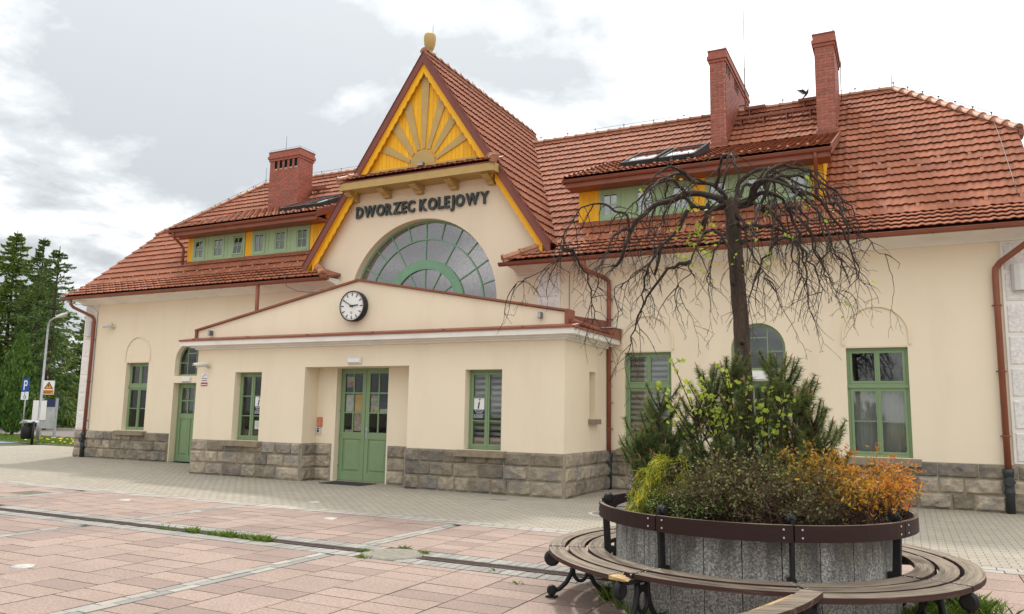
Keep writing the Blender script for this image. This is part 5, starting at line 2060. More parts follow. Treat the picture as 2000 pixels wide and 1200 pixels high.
def conductor(p, q_, n_, lift=.22):
    p, q_ = Vector(p), Vector(q_)
    pts = []
    for i in range(n_ + 1):
        c = p + (q_ - p) * (i / n_)
        q.tube([c + Vector((0, 0, .12)), c + Vector((0, 0, lift))], .009, 5)
        q.box(c.x - .02, c.x + .02, c.y - .01, c.y + .01, c.z + lift - .02, c.z + lift + .015)
    q.tube([p + (q_ - p) * (i / 8) + Vector((0, 0, lift)) for i in range(9)], .006, 5)


conductor((CX + .8, RY, RZ), (XH1, RY, RZ), 11)
conductor((XH1, RY, RZ), (2.1, 20.65, 8.62), 6)
conductor((XH0, RY, RZ), (CX - .9, RY, RZ), 11)
conductor((XH0, RY, RZ), (-24.9, 20.5, 8.45), 7)
q.tube([(2.1, 20.65, 8.84), (2.12, 20.4, 8.5), (2.13, 19.5, 7.75), (2.13, 18.0, 6.45), (2.13, 17.5, 6.0)], .008, 5)
q.tube([(.05, RY, RZ + .1), (.05, RY, RZ + .72)], .008, 5)
q.tube([(XH0, RY, RZ + .1), (XH0, RY, RZ + .75)], .008, 5)
for k in range(10):
    q.tube([(CX, 17.6 + k * .7, 11.55), (CX, 17.6 + k * .7, 11.68)], .008, 5)
q.tube([(-7.0, 17.0, 5.75), (-7.25, 16.6, 5.40), (-7.27, 16.57, 5.2), (-7.2, 16.75, 5.13), (-7.1, 17.2, 5.05), (-7.13, YW - .05, 4.9), (-7.13, YW - .05, 3.95)], .008, 5)
q.tube([(-6.35, YW - .03, 3.17), (-6.42, YW - .2, 3.0), (-6.20, YW - .03, 2.9), (-6.20, YW - .03, 1.0), (-6.2, YW - .06, .85)], .008, 5)
q.tube([(mir(-7.2), 16.55, 5.4), (mir(-7.2), 16.7, 5.13), (mir(-7.35), 17.0, 5.02), (mir(-7.75), 17.25, 5.0), (mir(-7.8), YW - .03, 4.8), (mir(-7.8), YW - .03, 4.2)], .008, 5)
q.tube([(-25.2, 16.6, 5.5), (-25.18, 16.52, 5.3), (-25.0, 16.7, 5.1), (-24.5, 17.1, 5.02), (-24.42, YW - .02, 4.85), (-24.38, YW - .03, .9)], .007, 5)
q.build('lightning_conductor', M['wire'], B, kind='stuff')
q = MB()
q.tube([(-3.93, 23.3, 10.6), (-3.93, 23.3, 12.2)], .018, 6)
q.tube([(-3.93, 23.3, 12.2), (-3.92, 23.3, 14.7)], .010, 5)
q.box(-4.08, -3.91, 23.28, 23.32, 11.0, 11.03)
q.build('antenna_mast', M['wire'], B)

# ================================================================== THINGS ON THE STATION
TEXTS = []


def text_later(ch, fn, bold=0.02):
    cu = bpy.data.curves.new('lettering', 'FONT')
    cu.body = ch
    cu.size = 1.0
    cu.offset = bold
    cu.resolution_u = 3
    o_ = bpy.data.objects.new('lettering', cu)
    COL.objects.link(o_)
    TEXTS.append((o_, fn))


def flush_texts():
    bpy.context.view_layer.update()
    dg = bpy.context.evaluated_depsgraph_get()
    res = []
    for o_, fn in TEXTS:
        me_ = bpy.data.meshes.new_from_object(o_.evaluated_get(dg))
        v = [tuple(q.co) for q in me_.vertices]
        f = [tuple(p.vertices) for p in me_.polygons]
        res.append((fn, v, f))
        cu = o_.data
        bpy.data.objects.remove(o_)
        bpy.data.curves.remove(cu)
        bpy.data.meshes.remove(me_)
    TEXTS.clear()
    for fn, v, f in res:
        fn(v, f)


def extrude_flat(mb, v, f, fn3, d):
    """flat letter triangles -> solid: fn3 maps (x, y, depth) to the world"""
    n_ = len(v)
    mb.add([fn3(q[0], q[1], 0.0) for q in v] + [fn3(q[0], q[1], d) for q in v], f + [tuple(i + n_ for i in reversed(q)) for q in f])
    cnt = {}
    for q in f:
        for i in range(len(q)):
            a, b = q[i], q[(i + 1) % len(q)]
            cnt[(a, b)] = 1
    base = len(mb.v) - 2 * n_
    for (a, b) in cnt:
        if (b, a) not in cnt:
            mb.f.append((base + b, base + a, base + a + n_, base + b + n_))
            mb.s.append(False)
            mb.r.append(.5)


sign = thing('station_sign', 'dark grey letters reading DWORZEC KOLEJOWY on the gable above the lunette', 'sign', (CX, 17.25, 7.05))
SIGN = {}
for wi, (word, xa, xb) in enumerate((('DWORZEC', -13.63, -11.67), ('KOLEJOWY', -11.52, -9.39))):
    for ci, ch in enumerate(word):
        text_later(ch, (lambda v, f, k=(wi, ci): SIGN.__setitem__(k, (v, f))), bold=0.035)


def lay_sign():
    for wi, (word, xa, xb) in enumerate((('DWORZEC', -13.63, -11.67), ('KOLEJOWY', -11.52, -9.39))):
        ws = []
        for ci in range(len(word)):
            xs = [q[0] for q in SIGN[(wi, ci)][0]]
            ws.append((min(xs), max(xs)))
        gap = 0.10
        tot = sum(b - a for a, b in ws) + gap * (len(word) - 1)
        kx = (xb - xa) / tot
        kz = 0.325 / 0.74
        x = xa
        for ci in range(len(word)):
            v, f = SIGN[(wi, ci)]
            a, b = ws[ci]
            mb = MB()
            extrude_flat(mb, v, f, lambda u, w_, d_, x=x, a=a: (x + (u - a) * kx, 17.225 + d_, 7.045 + w_ * kz), 0.06)
            mb.build('letter', M['letter'], sign)
            x += (b - a) * kx + gap * kx


# clock on the pediment: ten to three
ck = thing('station_clock', 'round white station clock with black case on the porch pediment', 'clock', (-11.475, YA, 4.09))
cc = Vector((-11.475, 14.60, 4.09))
MB().lathe([(.33, .10), (.355, .08), (.362, .0), (.362, -.075), (.35, -.085), (.335, -.085), (.33, -.06)], (cc.x, cc.y - .02, cc.z), 40, axis=(0, 1, 0)).build('case', M['black'], ck)
MB().lathe([(.334, .0), (.334, .01)], (cc.x, cc.y - .09, cc.z), 40, axis=(0, 1, 0)).build('dial', M['white'], ck)
yk = cc.y - .097
q = MB()
for k in range(12):
    a = PI / 2 - k * PI / 6
    d_ = Vector((math.cos(a), 0, math.sin(a)))
    q.bar(Vector((cc.x, yk, cc.z)) + d_ * .235, Vector((cc.x, yk, cc.z)) + d_ * .315, .02, .006, (0, 1, 0))
q.build('hour_marks', M['black'], ck)
q = MB()
for k in range(60):
    if k % 5:
        a = PI / 2 - k * PI / 30
        d_ = Vector((math.cos(a), 0, math.sin(a)))
        q.bar(Vector((cc.x, yk, cc.z)) + d_ * .300, Vector((cc.x, yk, cc.z)) + d_ * .318, .006, .004, (0, 1, 0))
q.build('minute_marks', M['black'], ck)
for nm, ang, ln, wd, yo in (('hour_hand', 90 - 85, .19, .028, -.012), ('minute_hand', 90 - 300, .285, .018, -.02)):
    a = math.radians(ang)
    d_ = Vector((math.cos(a), 0, math.sin(a)))
    c = Vector((cc.x, yk + yo, cc.z))
    MB().bar(c - d_ * .06, c + d_ * ln, wd, .006, (0, 1, 0)).build(nm, M['black'], ck)
MB().lathe([(.022, 0), (.022, .03)], (cc.x, yk, cc.z), 12, axis=(0, -1, 0)).build('hub', M['black'], ck)
q = MB()
arc_band(q, cc.x - .005, cc.z - .15, .018, .024, yk - .004, yk, 16, 0, 2 * PI)
q.box(cc.x - .012, cc.x + .002, yk - .004, yk, cc.z - .185, cc.z - .168)
q.build('maker_mark', M['grey_plastic'], ck)


def camera_thing(label, base, aim):
    """bullet camera: wall plate, arm, body with sun hood"""
    t = thing('security_camera', label, 'security camera', base, 'security cameras on the station walls')
    b_ = Vector(base)
    tip = b_ + Vector(aim).normalized() * .28 + Vector((0, -.14, .07))
    st = b_ + Vector((0, -.14, .07)) - Vector(aim).normalized() * .06
    MB().lathe([(.045, 0), (.045, .02)], b_, 12, axis=(0, -1, 0)).build('wall_plate', M['beige_plastic'], t)
    MB().tube([b_ + Vector((0, -.02, 0)), b_ + Vector((0, -.10, 0)), b_ + Vector((0, -.14, .02))], .016, 8).build('arm', M['beige_plastic'], t)
    d = (tip - st).normalized()
    MB().lathe([(.05, 0), (.06, .012), (.06, .30), (.055, .31)], st, 14, axis=d).build('body', M['white_plastic'], t)
    s_ = d.cross(Vector((0, 0, 1))).normalized()
    u_ = s_.cross(d)
    q_ = MB()
    for k in range(6):
        a0, a1 = PI * k / 6, PI * (k + 1) / 6
        p = [st + s_ * (.07 * math.cos(a)) + u_ * (.07 * math.sin(a)) for a in (a0, a1)]
        q_.add([p[0], p[1], p[1] + d * .37, p[0] + d * .37], [(0, 1, 2, 3)])
    q_.build('hood', M['beige_plastic'], t)
    MB().lathe([(.046, 0), (.046, .004)], st + d * .3105, 14, axis=d).build('lens', M['black'], t)


camera_thing('beige bullet camera high on the wall beside the leftmost downpipe', (-23.55, YW - .001, 4.27), (-.9, -.45, -.12))
camera_thing('beige bullet camera on the porch wall above the no smoking sign', (-16.14, YA - .001, 2.72), (-.35, -.95, -.18))


def wall_lamp(label, x, y, z, w_=.40, h=.16):
    t = thing('emergency_lamp', label, 'emergency lamp', (x, y, z), 'emergency lamps over the doors')
    MB().box(x - w_ / 2, x + w_ / 2, y - .03, y - .001, z - h / 2, z + h / 2).build('housing', M['grey_plastic'] if False else M['beige_plastic'], t)
    q_ = MB()
    a, b, c, d = x - w_ / 2 + .015, x + w_ / 2 - .015, z - h / 2 + .015, z + h / 2 - .015
    q_.add([(a, y - .031, c), (b, y - .031, c), (b, y - .031, d), (a, y - .031, d), (a + .02, y - .075, c + .02), (b - .02, y - .075, c + .02), (b - .02, y - .075, d - .02), (a + .02, y - .075, d - .02)],
           [(4, 5, 6, 7), (0, 1, 5, 4), (1, 2, 6, 5), (2, 3, 7, 6), (3, 0, 4, 7)])
    q_.build('diffuser', M['white'], t)


wall_lamp('white rectangular emergency lamp above the recessed double door', -11.44, YA, 2.825)
wall_lamp('white rectangular emergency lamp over the green side door at the far left', -19.95, YW, 2.54, .38, .17)
wall_lamp('white rectangular emergency lamp under the arched window behind the tree', -2.80, YW, 2.54, .38, .2)

for (x, y, z, ax, lab) in ((-6.68, YA, 3.68, 1, 'small grey floodlight on the right end of the porch pediment'),
                           (-16.10, YA, 3.60, -1, 'small grey floodlight on the left end of the porch pediment')):
    t = thing('floodlight', lab, 'floodlight', (x, y, z), 'small floodlights on the front')
    q = MB().box(x - .035, x + .035, y - .13, y - .03, z - .06, z + .07)
    q.build('body', M['grey_plastic'], t)
    q = MB().box(x - .03, x + .03, y - .142, y - .131, z - .05, z + .06)
    q.build('lens', M['steel'], t)
    MB().box(x - .02, x + .02, y - .029, y - .001, z - .04, z + .0).build('bracket', M['steel'], t)
x, y, z = -11.28, 17.02, 8.16
t = thing('floodlight', 'small grey floodlight on the tiled ledge below the yellow sun', 'floodlight', (x, y, z), 'small floodlights on the front')
MB().box(x - .09, x + .09, y - .16, y - .06, z, z + .09).build('body', M['grey_plastic'], t)
MB().box(x - .08, x + .08, y - .172, y - .161, z + .01, z + .08).build('lens', M['steel'], t)
MB().bar((x, y - .06, z + .03), (x, y + .1, z + .01), .03, .03).build('bracket', M['steel'], t)

# half-round white wall lights on the corner strips
for (x, z, lab) in ((-24.70, 4.27, 'white half round wall light on the left corner strip'), (2.02, 4.36, 'white half round wall light on the right corner strip')):
    t = thing('wall_light', lab, 'wall light', (x, YW - .05, z), 'half round wall lights on the corner strips')
    y0 = YW - .06
    q = MB().prism([(-.14, 0), (-.13, -.06), (-.09, -.11), (0, -.135), (.09, -.11), (.13, -.06), (.14, 0)], (x, y0, z - .25), (1, 0, 0), (0, 1, 0), (0, 0, .5))
    q.build('shade', M['white_plastic'], t)
    MB().box(x - .10, x + .10, y0 + .001, YW - .051 + .02, z - .16, z + .16).build('wall_plate', M['steel'], t)

# plates and signs on the porch
t = thing('no_smoking_sign', 'small white and red no smoking sign on porch wall under the camera', 'sign', (-16.27, YA, 2.4))
MB().box(-16.40, -16.15, YA - .008, YA - .001, 2.23, 2.57).build('plate', M['white'], t)
MB().box(-16.395, -16.155, YA - .010, YA - .0081, 2.235, 2.33).build('red_band', M['red_print'], t)
q = MB()
q.box(-16.38, -16.17, YA - .010, YA - .0081, 2.425, 2.44)
q.box(-16.37, -16.18, YA - .010, YA - .0081, 2.365, 2.385)
q.bar((-16.36, YA - .009, 2.46), (-16.25, YA - .009, 2.55), .012, .002, (0, 1, 0))
q.build('pictogram', M['black'], t)
MB().bar((-16.24, YA - .0092, 2.555), (-16.19, YA - .0092, 2.50), .008, .002, (0, 1, 0)).build('smoke', M['red_print'], t)
MB().box(-16.38, -16.17, YA - .012, YA - .0101, 2.265, 2.285).build('caption', M['white'], t)
t = thing('call_plate', 'salmon plate with a white figure beside the recessed double door', 'sign', (-12.84, 15.19, 1.4))
MB().box(-12.93 + .02, -12.93 + .19, 15.178, 15.189, 1.26, 1.50).build('plate', M['salmon'], t)
q = MB()
q.box(-12.835, -12.815, 15.175, 15.177, 1.34, 1.42)
q.box(-12.845, -12.80, 15.175, 15.177, 1.38, 1.395)
arc_band(q, -12.825, 1.345, .026, .036, 15.175, 15.177, 14, PI * .8, PI * 2.1)
q.lathe([(.013, 0), (.013, .002)], (-12.825, 15.177, 1.45), 10, axis=(0, -1, 0))
q.build('figure', M['poster_red'], t)
t = thing('call_button', 'white call box with black button below the salmon plate', 'call button', (-12.84, 15.19, 1.18))
MB().box(-12.905, -12.77, 15.15, 15.189, 1.10, 1.25).build('box', M['white_plastic'], t)
MB().lathe([(.03, 0), (.03, .012), (.022, .016)], (-12.84, 15.149, 1.165), 14, axis=(0, -1, 0)).build('button', M['black'], t)
MB().box(-12.87, -12.81, 15.147, 15.149, 1.205, 1.235).build('label_plate', M['black'], t)

# information posters behind the glass
POST = {}
for (xl, xr, z0, z1, lab, key) in ((-8.375, -8.09, 1.545, 2.005, 'white and navy information poster inside the window right of the door', 'r'),
                                   (-14.70, -14.415, 1.545, 2.005, 'white and navy information poster inside the window left of the door', 'l')):
    yy = YA + .193 if False else YA + .213
    t = thing('info_poster', lab, 'poster', ((xl + xr) / 2, yy, z0), 'information posters in the porch windows')
    MB().box(xl, xr, yy, yy + .002, z0, z1).build('sheet', M['navy'], t)
    MB().box(xl + .015, xr - .015, yy - .002, yy - .0002, z0 + .19, z1 - .015).build('white_field', M['white'], t)
    cxp = (xl + xr) / 2

    def put(v, f, xl=xl, xr=xr, z=0, hgt=.1, wmax=.2, nm='lettering', mt='white', yy=yy, t=t, cxp=cxp, shear=0.0):
        xs = [q_[0] for q_ in v]
        zs_ = [q_[1] for q_ in v]
        k = min(hgt / (max(zs_) - min(zs_)), wmax / (max(xs) - min(xs)))
        xm = (min(xs) + max(xs)) / 2
        mb = MB()
        extrude_flat(mb, v, f, lambda u, w_, d_: (cxp + (u - xm) * k + shear * (w_ - .35) * k, yy - .004 + d_, z + (w_ - min(zs_)) * k), .0015)
        mb.build(nm, M[mt], t)
    text_later('i', (lambda v, f, put=put, z0=z0: put(v, f, z=z0 + .205, hgt=.215, nm='letter', mt='black', shear=.18)), bold=.006)
    text_later('Punkt Informacji', (lambda v, f, put=put, z0=z0: put(v, f, z=z0 + .145, hgt=.03, wmax=.25)), bold=.02)
    text_later('Turystycznej', (lambda v, f, put=put, z0=z0: put(v, f, z=z0 + .105, hgt=.03, wmax=.2)), bold=.02)
    q = MB()
    rr = random.Random(3)
    for k in range(4):
        z = z0 + .085 - k * .021
        u = xl + .02
        while u < xr - .05:
            w_ = rr.uniform(.02, .06)
            q.box(u, min(u + w_, xr - .02), yy - .004, yy - .0025, z - .008, z)
            u += w_ + .012
    q.build('small_print', M['white'], t, kind='stuff')
t = thing('info_sheet', 'small white paper notice low in the window left of the door', 'notice', (-14.5, YA + .21, 1.1))
MB().box(-14.66, -14.47, YA + .213, YA + .215, 1.17, 1.38).build('sheet', M['poster_white'], t)

# door mat, pigeon
MB().box(-12.15, -10.98, 14.45, 15.08, 0.001, 0.014).build('door_mat', M['mat_dark'], None, 'dark door mat on the pavers before the double door', 'door mat', loc=(-11.5, 14.8, 0))
pg = thing('pigeon', 'dark pigeon flying just above the ridge between the right chimneys', 'bird', (-2.08, 22.0, 10.55))
q = MB()
body = [(-.19, .0, -.03, .01), (-.12, 0, -.01, .035), (-.03, 0, .0, .062), (.05, 0, .012, .065), (.11, 0, .03, .045), (.14, 0, .05, .032), (.175, 0, .055, .028), (.20, 0, .05, .010)]
dirv = Vector((.55, -.3, .55)).normalized()
sidev = dirv.cross(Vector((0, 0, 1))).normalized()
upv = sidev.cross(dirv)
pc = Vector((-2.06, 22.0, 10.56))
q.tube([pc + dirv * a + upv * c for a, b_, c, r in body], [r for a, b_, c, r in body], 10)
q.build('body', M['pigeon'], pg)
for s_ in (1, -1):
    w_ = MB()
    root = pc + dirv * .04 + sidev * (.03 * s_) + upv * .03
    n_ = 7
    for k in range(n_):
        u = k / (n_ - 1)
        base = root + (sidev * (s_ * .22) + upv * .16) * u * .75
        tipd = (-dirv * (.17 - .02 * u) + sidev * (s_ * .10 * (.4 + u)) + upv * (.06 + .12 * u))
        wv = (sidev * s_ * .7 + upv * .5).normalized() * .024
        th = upv.cross(wv).normalized() * .003
        w_.add([base - wv + th, base + wv + th, base + wv + tipd, base - wv + tipd * .98, base - wv - th, base + wv - th], [(0, 1, 2, 3), (4, 3, 2, 5), (0, 4, 5, 1)])
    w_.bar(root, root + sidev * (s_ * .18) + upv * .13 + dirv * .02, .045, .018, upv)
    w_.build('wing', M['pigeon'], pg)
w_ = MB()
for k in range(5):
    a = (k - 2) * .16
    d_ = (-dirv + sidev * a).normalized()
    b_ = pc - dirv * .15
    w_.bar(b_, b_ + d_ * .13, .03, .004, upv)
w_.build('tail', M['pigeon'], pg)
pg.scale = (.62, .62, .62)

# ================================================================== PLANTER AND CIRCULAR BENCH
PX, PY = -1.32, 7.54
PR = 1.215
pt = thing('round_planter', 'round planter of stained grey terrazzo panels inside the circular bench', 'planter', (PX, PY, 0))


def ring_block(r0, r1, a0, a1, z0, z1, n=5, rnd=.5, mb=None, taper=0.0):
    q_ = mb or MB()
    vs_, fs = [], []
    for k in range(n + 1):
        a = a0 + (a1 - a0) * k / n
        c, s_ = math.cos(a), math.sin(a)
        for r, z in ((r0, z0), (r1, z0), (r1, z1), (r0, z1)):
            vs_.append((PX + r * c, PY + r * s_, z))
    for k in range(n):
        for j in range(4):
            j2 = (j + 1) % 4
            fs.append((k * 4 + j, (k + 1) * 4 + j, (k + 1) * 4 + j2, k * 4 + j2))
    fs += [(0, 1, 2, 3), tuple(4 * n + j for j in (3, 2, 1, 0))]
    return q_.add(vs_, fs, rnd=rnd)


npan = 26
for k in range(npan):
    a0 = 2 * PI * k / npan
    a1 = 2 * PI * (k + 1) / npan - .006
    ring_block(PR - .10 + rs.uniform(-.003, .003), PR + rs.uniform(-.004, .004), a0, a1, -0.02, .80 + rs.uniform(-.004, .004), 4, rs.random()).build('panel', M['panel'], pt)
ring_block(PR - .16, PR - .105, 0, 2 * PI - .0001, 0, .785, 40).build('liner', M['concrete_wall'], pt)
q = MB()
rings, segs = 9, 36
vs_ = []
for i in range(rings + 1):
    r = (PR - .13) * i / rings
    for j in range(segs):
        a = 2 * PI * j / segs
        p = (PX + r * math.cos(a), PY + r * math.sin(a))
        vs_.append((p[0], p[1], .72 + .10 * (1 - (i / rings) ** 2) + .03 * noise.noise((p[0] * 3, p[1] * 3, 0))))
fs = [(i * segs + j, (i + 1) * segs + j, (i + 1) * segs + (j + 1) % segs, i * segs + (j + 1) % segs) for i in range(rings) for j in range(segs)]
q.add(vs_, fs, smooth=True)
q.build('soil', M['soil'], pt)

bench = thing('circular_bench', 'weathered circular slatted bench with iron legs round the planter', 'bench', (PX, PY, 0))
FA = [math.radians(23 + 45 * k) for k in range(8)]
RINGS = [(1.685, 1.83), (1.505, 1.65), (1.325, 1.47)]
g_ = .004
for k in range(8):
    a0, a1 = FA[k] + g_, FA[(k + 1) % 8] + (2 * PI if k == 7 else 0) - g_
    for ri, (r0, r1) in enumerate(RINGS):
        if k == 5 and ri == 0:
            continue                                       # this outer slat has broken loose, see below
        if k == 4 and ri == 0:
            a1s = a1 - .045                                # its neighbour's end is splintered
            ring_block(r0, r1, a0, a1s, .415, .452 + rs.uniform(-.003, .003), 8, rs.random()).build('slat', M['slat'], bench, label='outer slat with a splintered end')
            continue
        ring_block(r0, r1, a0 + rs.uniform(0, .003), a1 - rs.uniform(0, .003), .413, .452 + rs.uniform(-.004, .004), 8, rs.random()).build('slat', M['slat'], bench)
    r0, r1 = 1.335, 1.372
    ring_block(r0, r1, a0, a1, .742 + rs.uniform(-.003, .003), .866 + rs.uniform(-.003, .003), 9, rs.random()).build('backrest_slat', M['rail'], bench)
# the loose slat still bolted at its right end, swung out and down over the paving
piv = Vector((PX + 1.757 * math.cos(FA[6]), PY + 1.757 * math.sin(FA[6]), .45))
q = ring_block(1.685, 1.83, FA[5] + .02, FA[6] - .005, .43, .47, 8, .4)
rot = Matrix.Rotation(math.radians(61), 4, 'Z')
tdir = Vector((math.sin(FA[6]), -math.cos(FA[6]), 0))
tilt = Matrix.Rotation(0.0, 4, Vector((math.cos(FA[6]), math.sin(FA[6]), 0)))
DROP = lambda p: Vector((p.x, p.y, p.z - .05 * (p - piv).length))
q.v = [tuple(DROP(piv + rot @ (Vector(p) - piv) + Vector((0, 0, .022)))) for p in q.v]
q.build('slat', M['slat'], bench, label='broken outer slat swung loose towards the paving')
q = MB()
ca, sa = math.cos(FA[5] - .03), math.sin(FA[5] - .03)
for k in range(9):
    r = 1.69 + k * .0165
    a = FA[5] - .05 + rs.uniform(-.004, .004)
    e = a + rs.uniform(.012, .05) + .045 * (k > 4)
    q.add([(PX + r * math.cos(a), PY + r * math.sin(a), .418), (PX + (r + .014) * math.cos(a), PY + (r + .014) * math.sin(a), .418), (PX + (r + .007) * math.cos(e), PY + (r + .007) * math.sin(e), .425 + rs.uniform(-.01, .012)),
           (PX + r * math.cos(a), PY + r * math.sin(a), .447), (PX + (r + .014) * math.cos(a), PY + (r + .014) * math.sin(a), .447)], [(0, 1, 2), (3, 2, 4), (0, 2, 3), (1, 4, 2), (0, 3, 4, 1)])
q.add([(PX + 1.83 * math.cos(FA[5] + t_) + 0, PY + 1.83 * math.sin(FA[5] + t_), z) for t_, z in ((-.045, .418), (.03, .42), (.055, .428), (.03, .436), (-.045, .446))] +
      [(PX + 1.74 * math.cos(FA[5] + t_) + 0, PY + 1.74 * math.sin(FA[5] + t_), z) for t_, z in ((-.045, .418), (.02, .42), (.03, .428), (.02, .436), (-.045, .446))],
      [(0, 1, 2, 3, 4), (9, 8, 7, 6, 5)] + [(i, i + 5, (i + 1) % 5 + 5, (i + 1) % 5) for i in range(5)])
q.build('splinters', M['fresh_wood'], bench)
# bright split edge on the loose slat
q = MB()
e0 = Vector((PX + 1.69 * math.cos(FA[6] - .10), PY + 1.69 * math.sin(FA[6] - .10), .45))
e1 = Vector((PX + 1.69 * math.cos(FA[6] - .42), PY + 1.69 * math.sin(FA[6] - .42), .45))
tr_ = lambda p: DROP(piv + rot @ (p - piv) + Vector((0, 0, .022)))
q.bar(tr_(e0), tr_(e1), .045, .03)
q.build('split_edge', M['fresh_wood'], bench)


def scroll(mb, c, U, V, r0, turns=1.25, start=PI, w=.034, sgn=1):
    """flat iron curled into an eye, in the plane U, V"""
    pts = []
    n_ = 18
    for k in range(n_ + 1):
        t_ = k / n_
        r = r0 * (1 - .62 * t_)
        a = start + sgn * 2 * PI * turns * t_
        pts.append(c + U * (r * math.cos(a)) + V * (r * math.sin(a)))
    mb.tube(pts, .013, 6)
    return pts[0]


Z = Vector((0, 0, 1))
for k, a in enumerate(FA):
    Rr = Vector((math.cos(a), math.sin(a), 0))
    T_ = Vector((-math.sin(a), math.cos(a), 0))
    O_ = Vector((PX, PY, 0))
    P_ = lambda r, z: O_ + Rr * r + Z * z
    fr = MB()
    # seat bearer with curled outer end
    fr.bar(P_(1.27, .395), P_(1.80, .395), .05, .034)
    fr.tube([P_(1.80 + .055 * math.sin(t_), .345 + .055 * math.cos(t_)) for t_ in [PI * 1.5 * i / 12 for i in range(13)]], [.020] * 13, 8)
    fr.lathe([(.052, -.026), (.06, -.02), (.06, .02), (.052, .026)], P_(1.80, .345), 16, axis=T_)
    # two bowed legs with scroll feet
    for s_, rt, rf in ((1, 1.60, 1.80), (-1, 1.48, 1.30)):
        pts = [P_(rt, .38), P_(rt + s_ * .005, .30), P_(rt + s_ * .02, .22), P_(rt + s_ * .07, .13), P_(rt + s_ * .13, .075), P_(rf - s_ * .0, .045)]
        fr.tube(pts, [.024, .024, .023, .022, .021, .02], 8)
        fr.lathe([(.036, -.028), (.046, -.02), (.046, .02), (.036, .028)], P_(rf, .062), 14, axis=T_)
        fr.lathe([(.018, -.036), (.018, .036)], P_(rf, .062), 8, axis=T_)
        fr.box(*(lambda c: (c.x - .045, c.x + .045, c.y - .045, c.y + .045, .0, .014))(P_(rf, 0)))
    # ring between the legs
    n_ = 20
    fr.tube([P_(1.54 + .062 * math.cos(2 * PI * i / n_), .235 + .085 * math.sin(2 * PI * i / n_)) for i in range(n_ + 1)], .017, 8, cap=False)
    fr.bar(P_(1.48, .335), P_(1.60, .335), .034, .03)
    # upright carrying the backrest, with curled top
    fr.bar(P_(1.285, .36), P_(1.315, .90), .062, .026, T_)
    fr.bar(P_(1.27, .41), P_(1.27, .47), .085, .05, T_)
    fr.tube([P_(1.315 - .032 + .032 * math.cos(t_), .90 + .032 * math.sin(t_)) for t_ in [PI * 1.6 * i / 12 for i in range(13)]], .016, 8)
    fr.lathe([(.030, -.034), (.036, -.028), (.036, .028), (.030, .034)], P_(1.283, .90), 16, axis=T_)
    fr.lathe([(.012, -.042), (.012, .042)], P_(1.283, .90), 8, axis=T_)
    fr.build('leg_frame', M['iron'], bench)
# bright bolt heads on rail and slats
q = MB()
for a in FA:
    for da in (-.055, .045):
        for z in (.775, .835):
            d_ = Vector((math.cos(a + da), math.sin(a + da), 0))
            q.lathe([(.009, 0), (.009, .003), (.005, .006)], Vector((PX, PY, z)) + d_ * 1.372, 8, axis=d_)
    for da in (-.022, .022):
        for r0, r1 in RINGS:
            for f_ in (.25, .75):
                r = r0 + (r1 - r0) * f_
                q.lathe([(.008, 0), (.008, .003), (.004, .005)], (PX + r * math.cos(a + da), PY + r * math.sin(a + da), .454), 8)
q.build('bolt_heads', M['steel'], bench, kind='stuff')
flush_texts()
lay_sign()

# ================================================================== WEEPING TREE
rt = random.Random(4)
tree = thing('weeping_tree', 'bare weeping tree with arching black branches standing in the round planter', 'tree', (PX, PY, .75))
q = MB()
tp = [(-1.32, 7.54, .6), (-1.32, 7.54, 1.26), (-1.34, 7.53, 1.92), (-1.36, 7.52, 2.59), (-1.39, 7.51, 3.18), (-1.41, 7.5, 3.52), (-1.41, 7.5, 3.74)]
fine = []
for i in range(len(tp) - 1):
    for j in range(6):
        u = j / 6
        fine.append(Vector(tp[i]) * (1 - u) + Vector(tp[i + 1]) * u)
fine.append(Vector(tp[-1]))
m_ = len(fine)
rad = []
for i, p in enumerate(fine):
    u = i / (m_ - 1)
    r = .077 - .010 * u + (.012 * max(0, (u - .86) / .14)) + .03 * max(0, .08 - u) / .08
    rad.append(r * (1 + .05 * noise.noise((0, 0, p.z * 4))))
q.tube(fine, rad, 16, jit=.07)
for z, a in ((1.5, 3.9), (2.35, 5.0), (2.9, 4.2), (3.3, 5.4)):
    c = Vector((-1.36, 7.52, z)) + Vector((math.cos(a), math.sin(a), 0)) * .07
    q.tube([c, c + Vector((math.cos(a), math.sin(a), .3)) * .05], [.03, .012], 7)
q.build('trunk', M['bark'], tree)
HEAD = Vector((-1.41, 7.5, 3.66))
TW_V = MB()


def smooth_path(pts, sub=5):
    pts = [Vector(p) for p in pts]
    res = []
    for i in range(len(pts) - 1):
        p0, p1, p2, p3 = pts[max(i - 1, 0)], pts[i], pts[i + 1], pts[min(i + 2, len(pts) - 1)]
        for j in range(sub):
            t_ = j / sub
            res.append(.5 * ((2 * p1) + (p2 - p0) * t_ + (2 * p0 - 5 * p1 + 4 * p2 - p3) * t_ * t_ + (3 * p1 - p0 - 3 * p2 + p3) * t_ ** 3))
    res.append(pts[-1])
    return res


BUDS = []


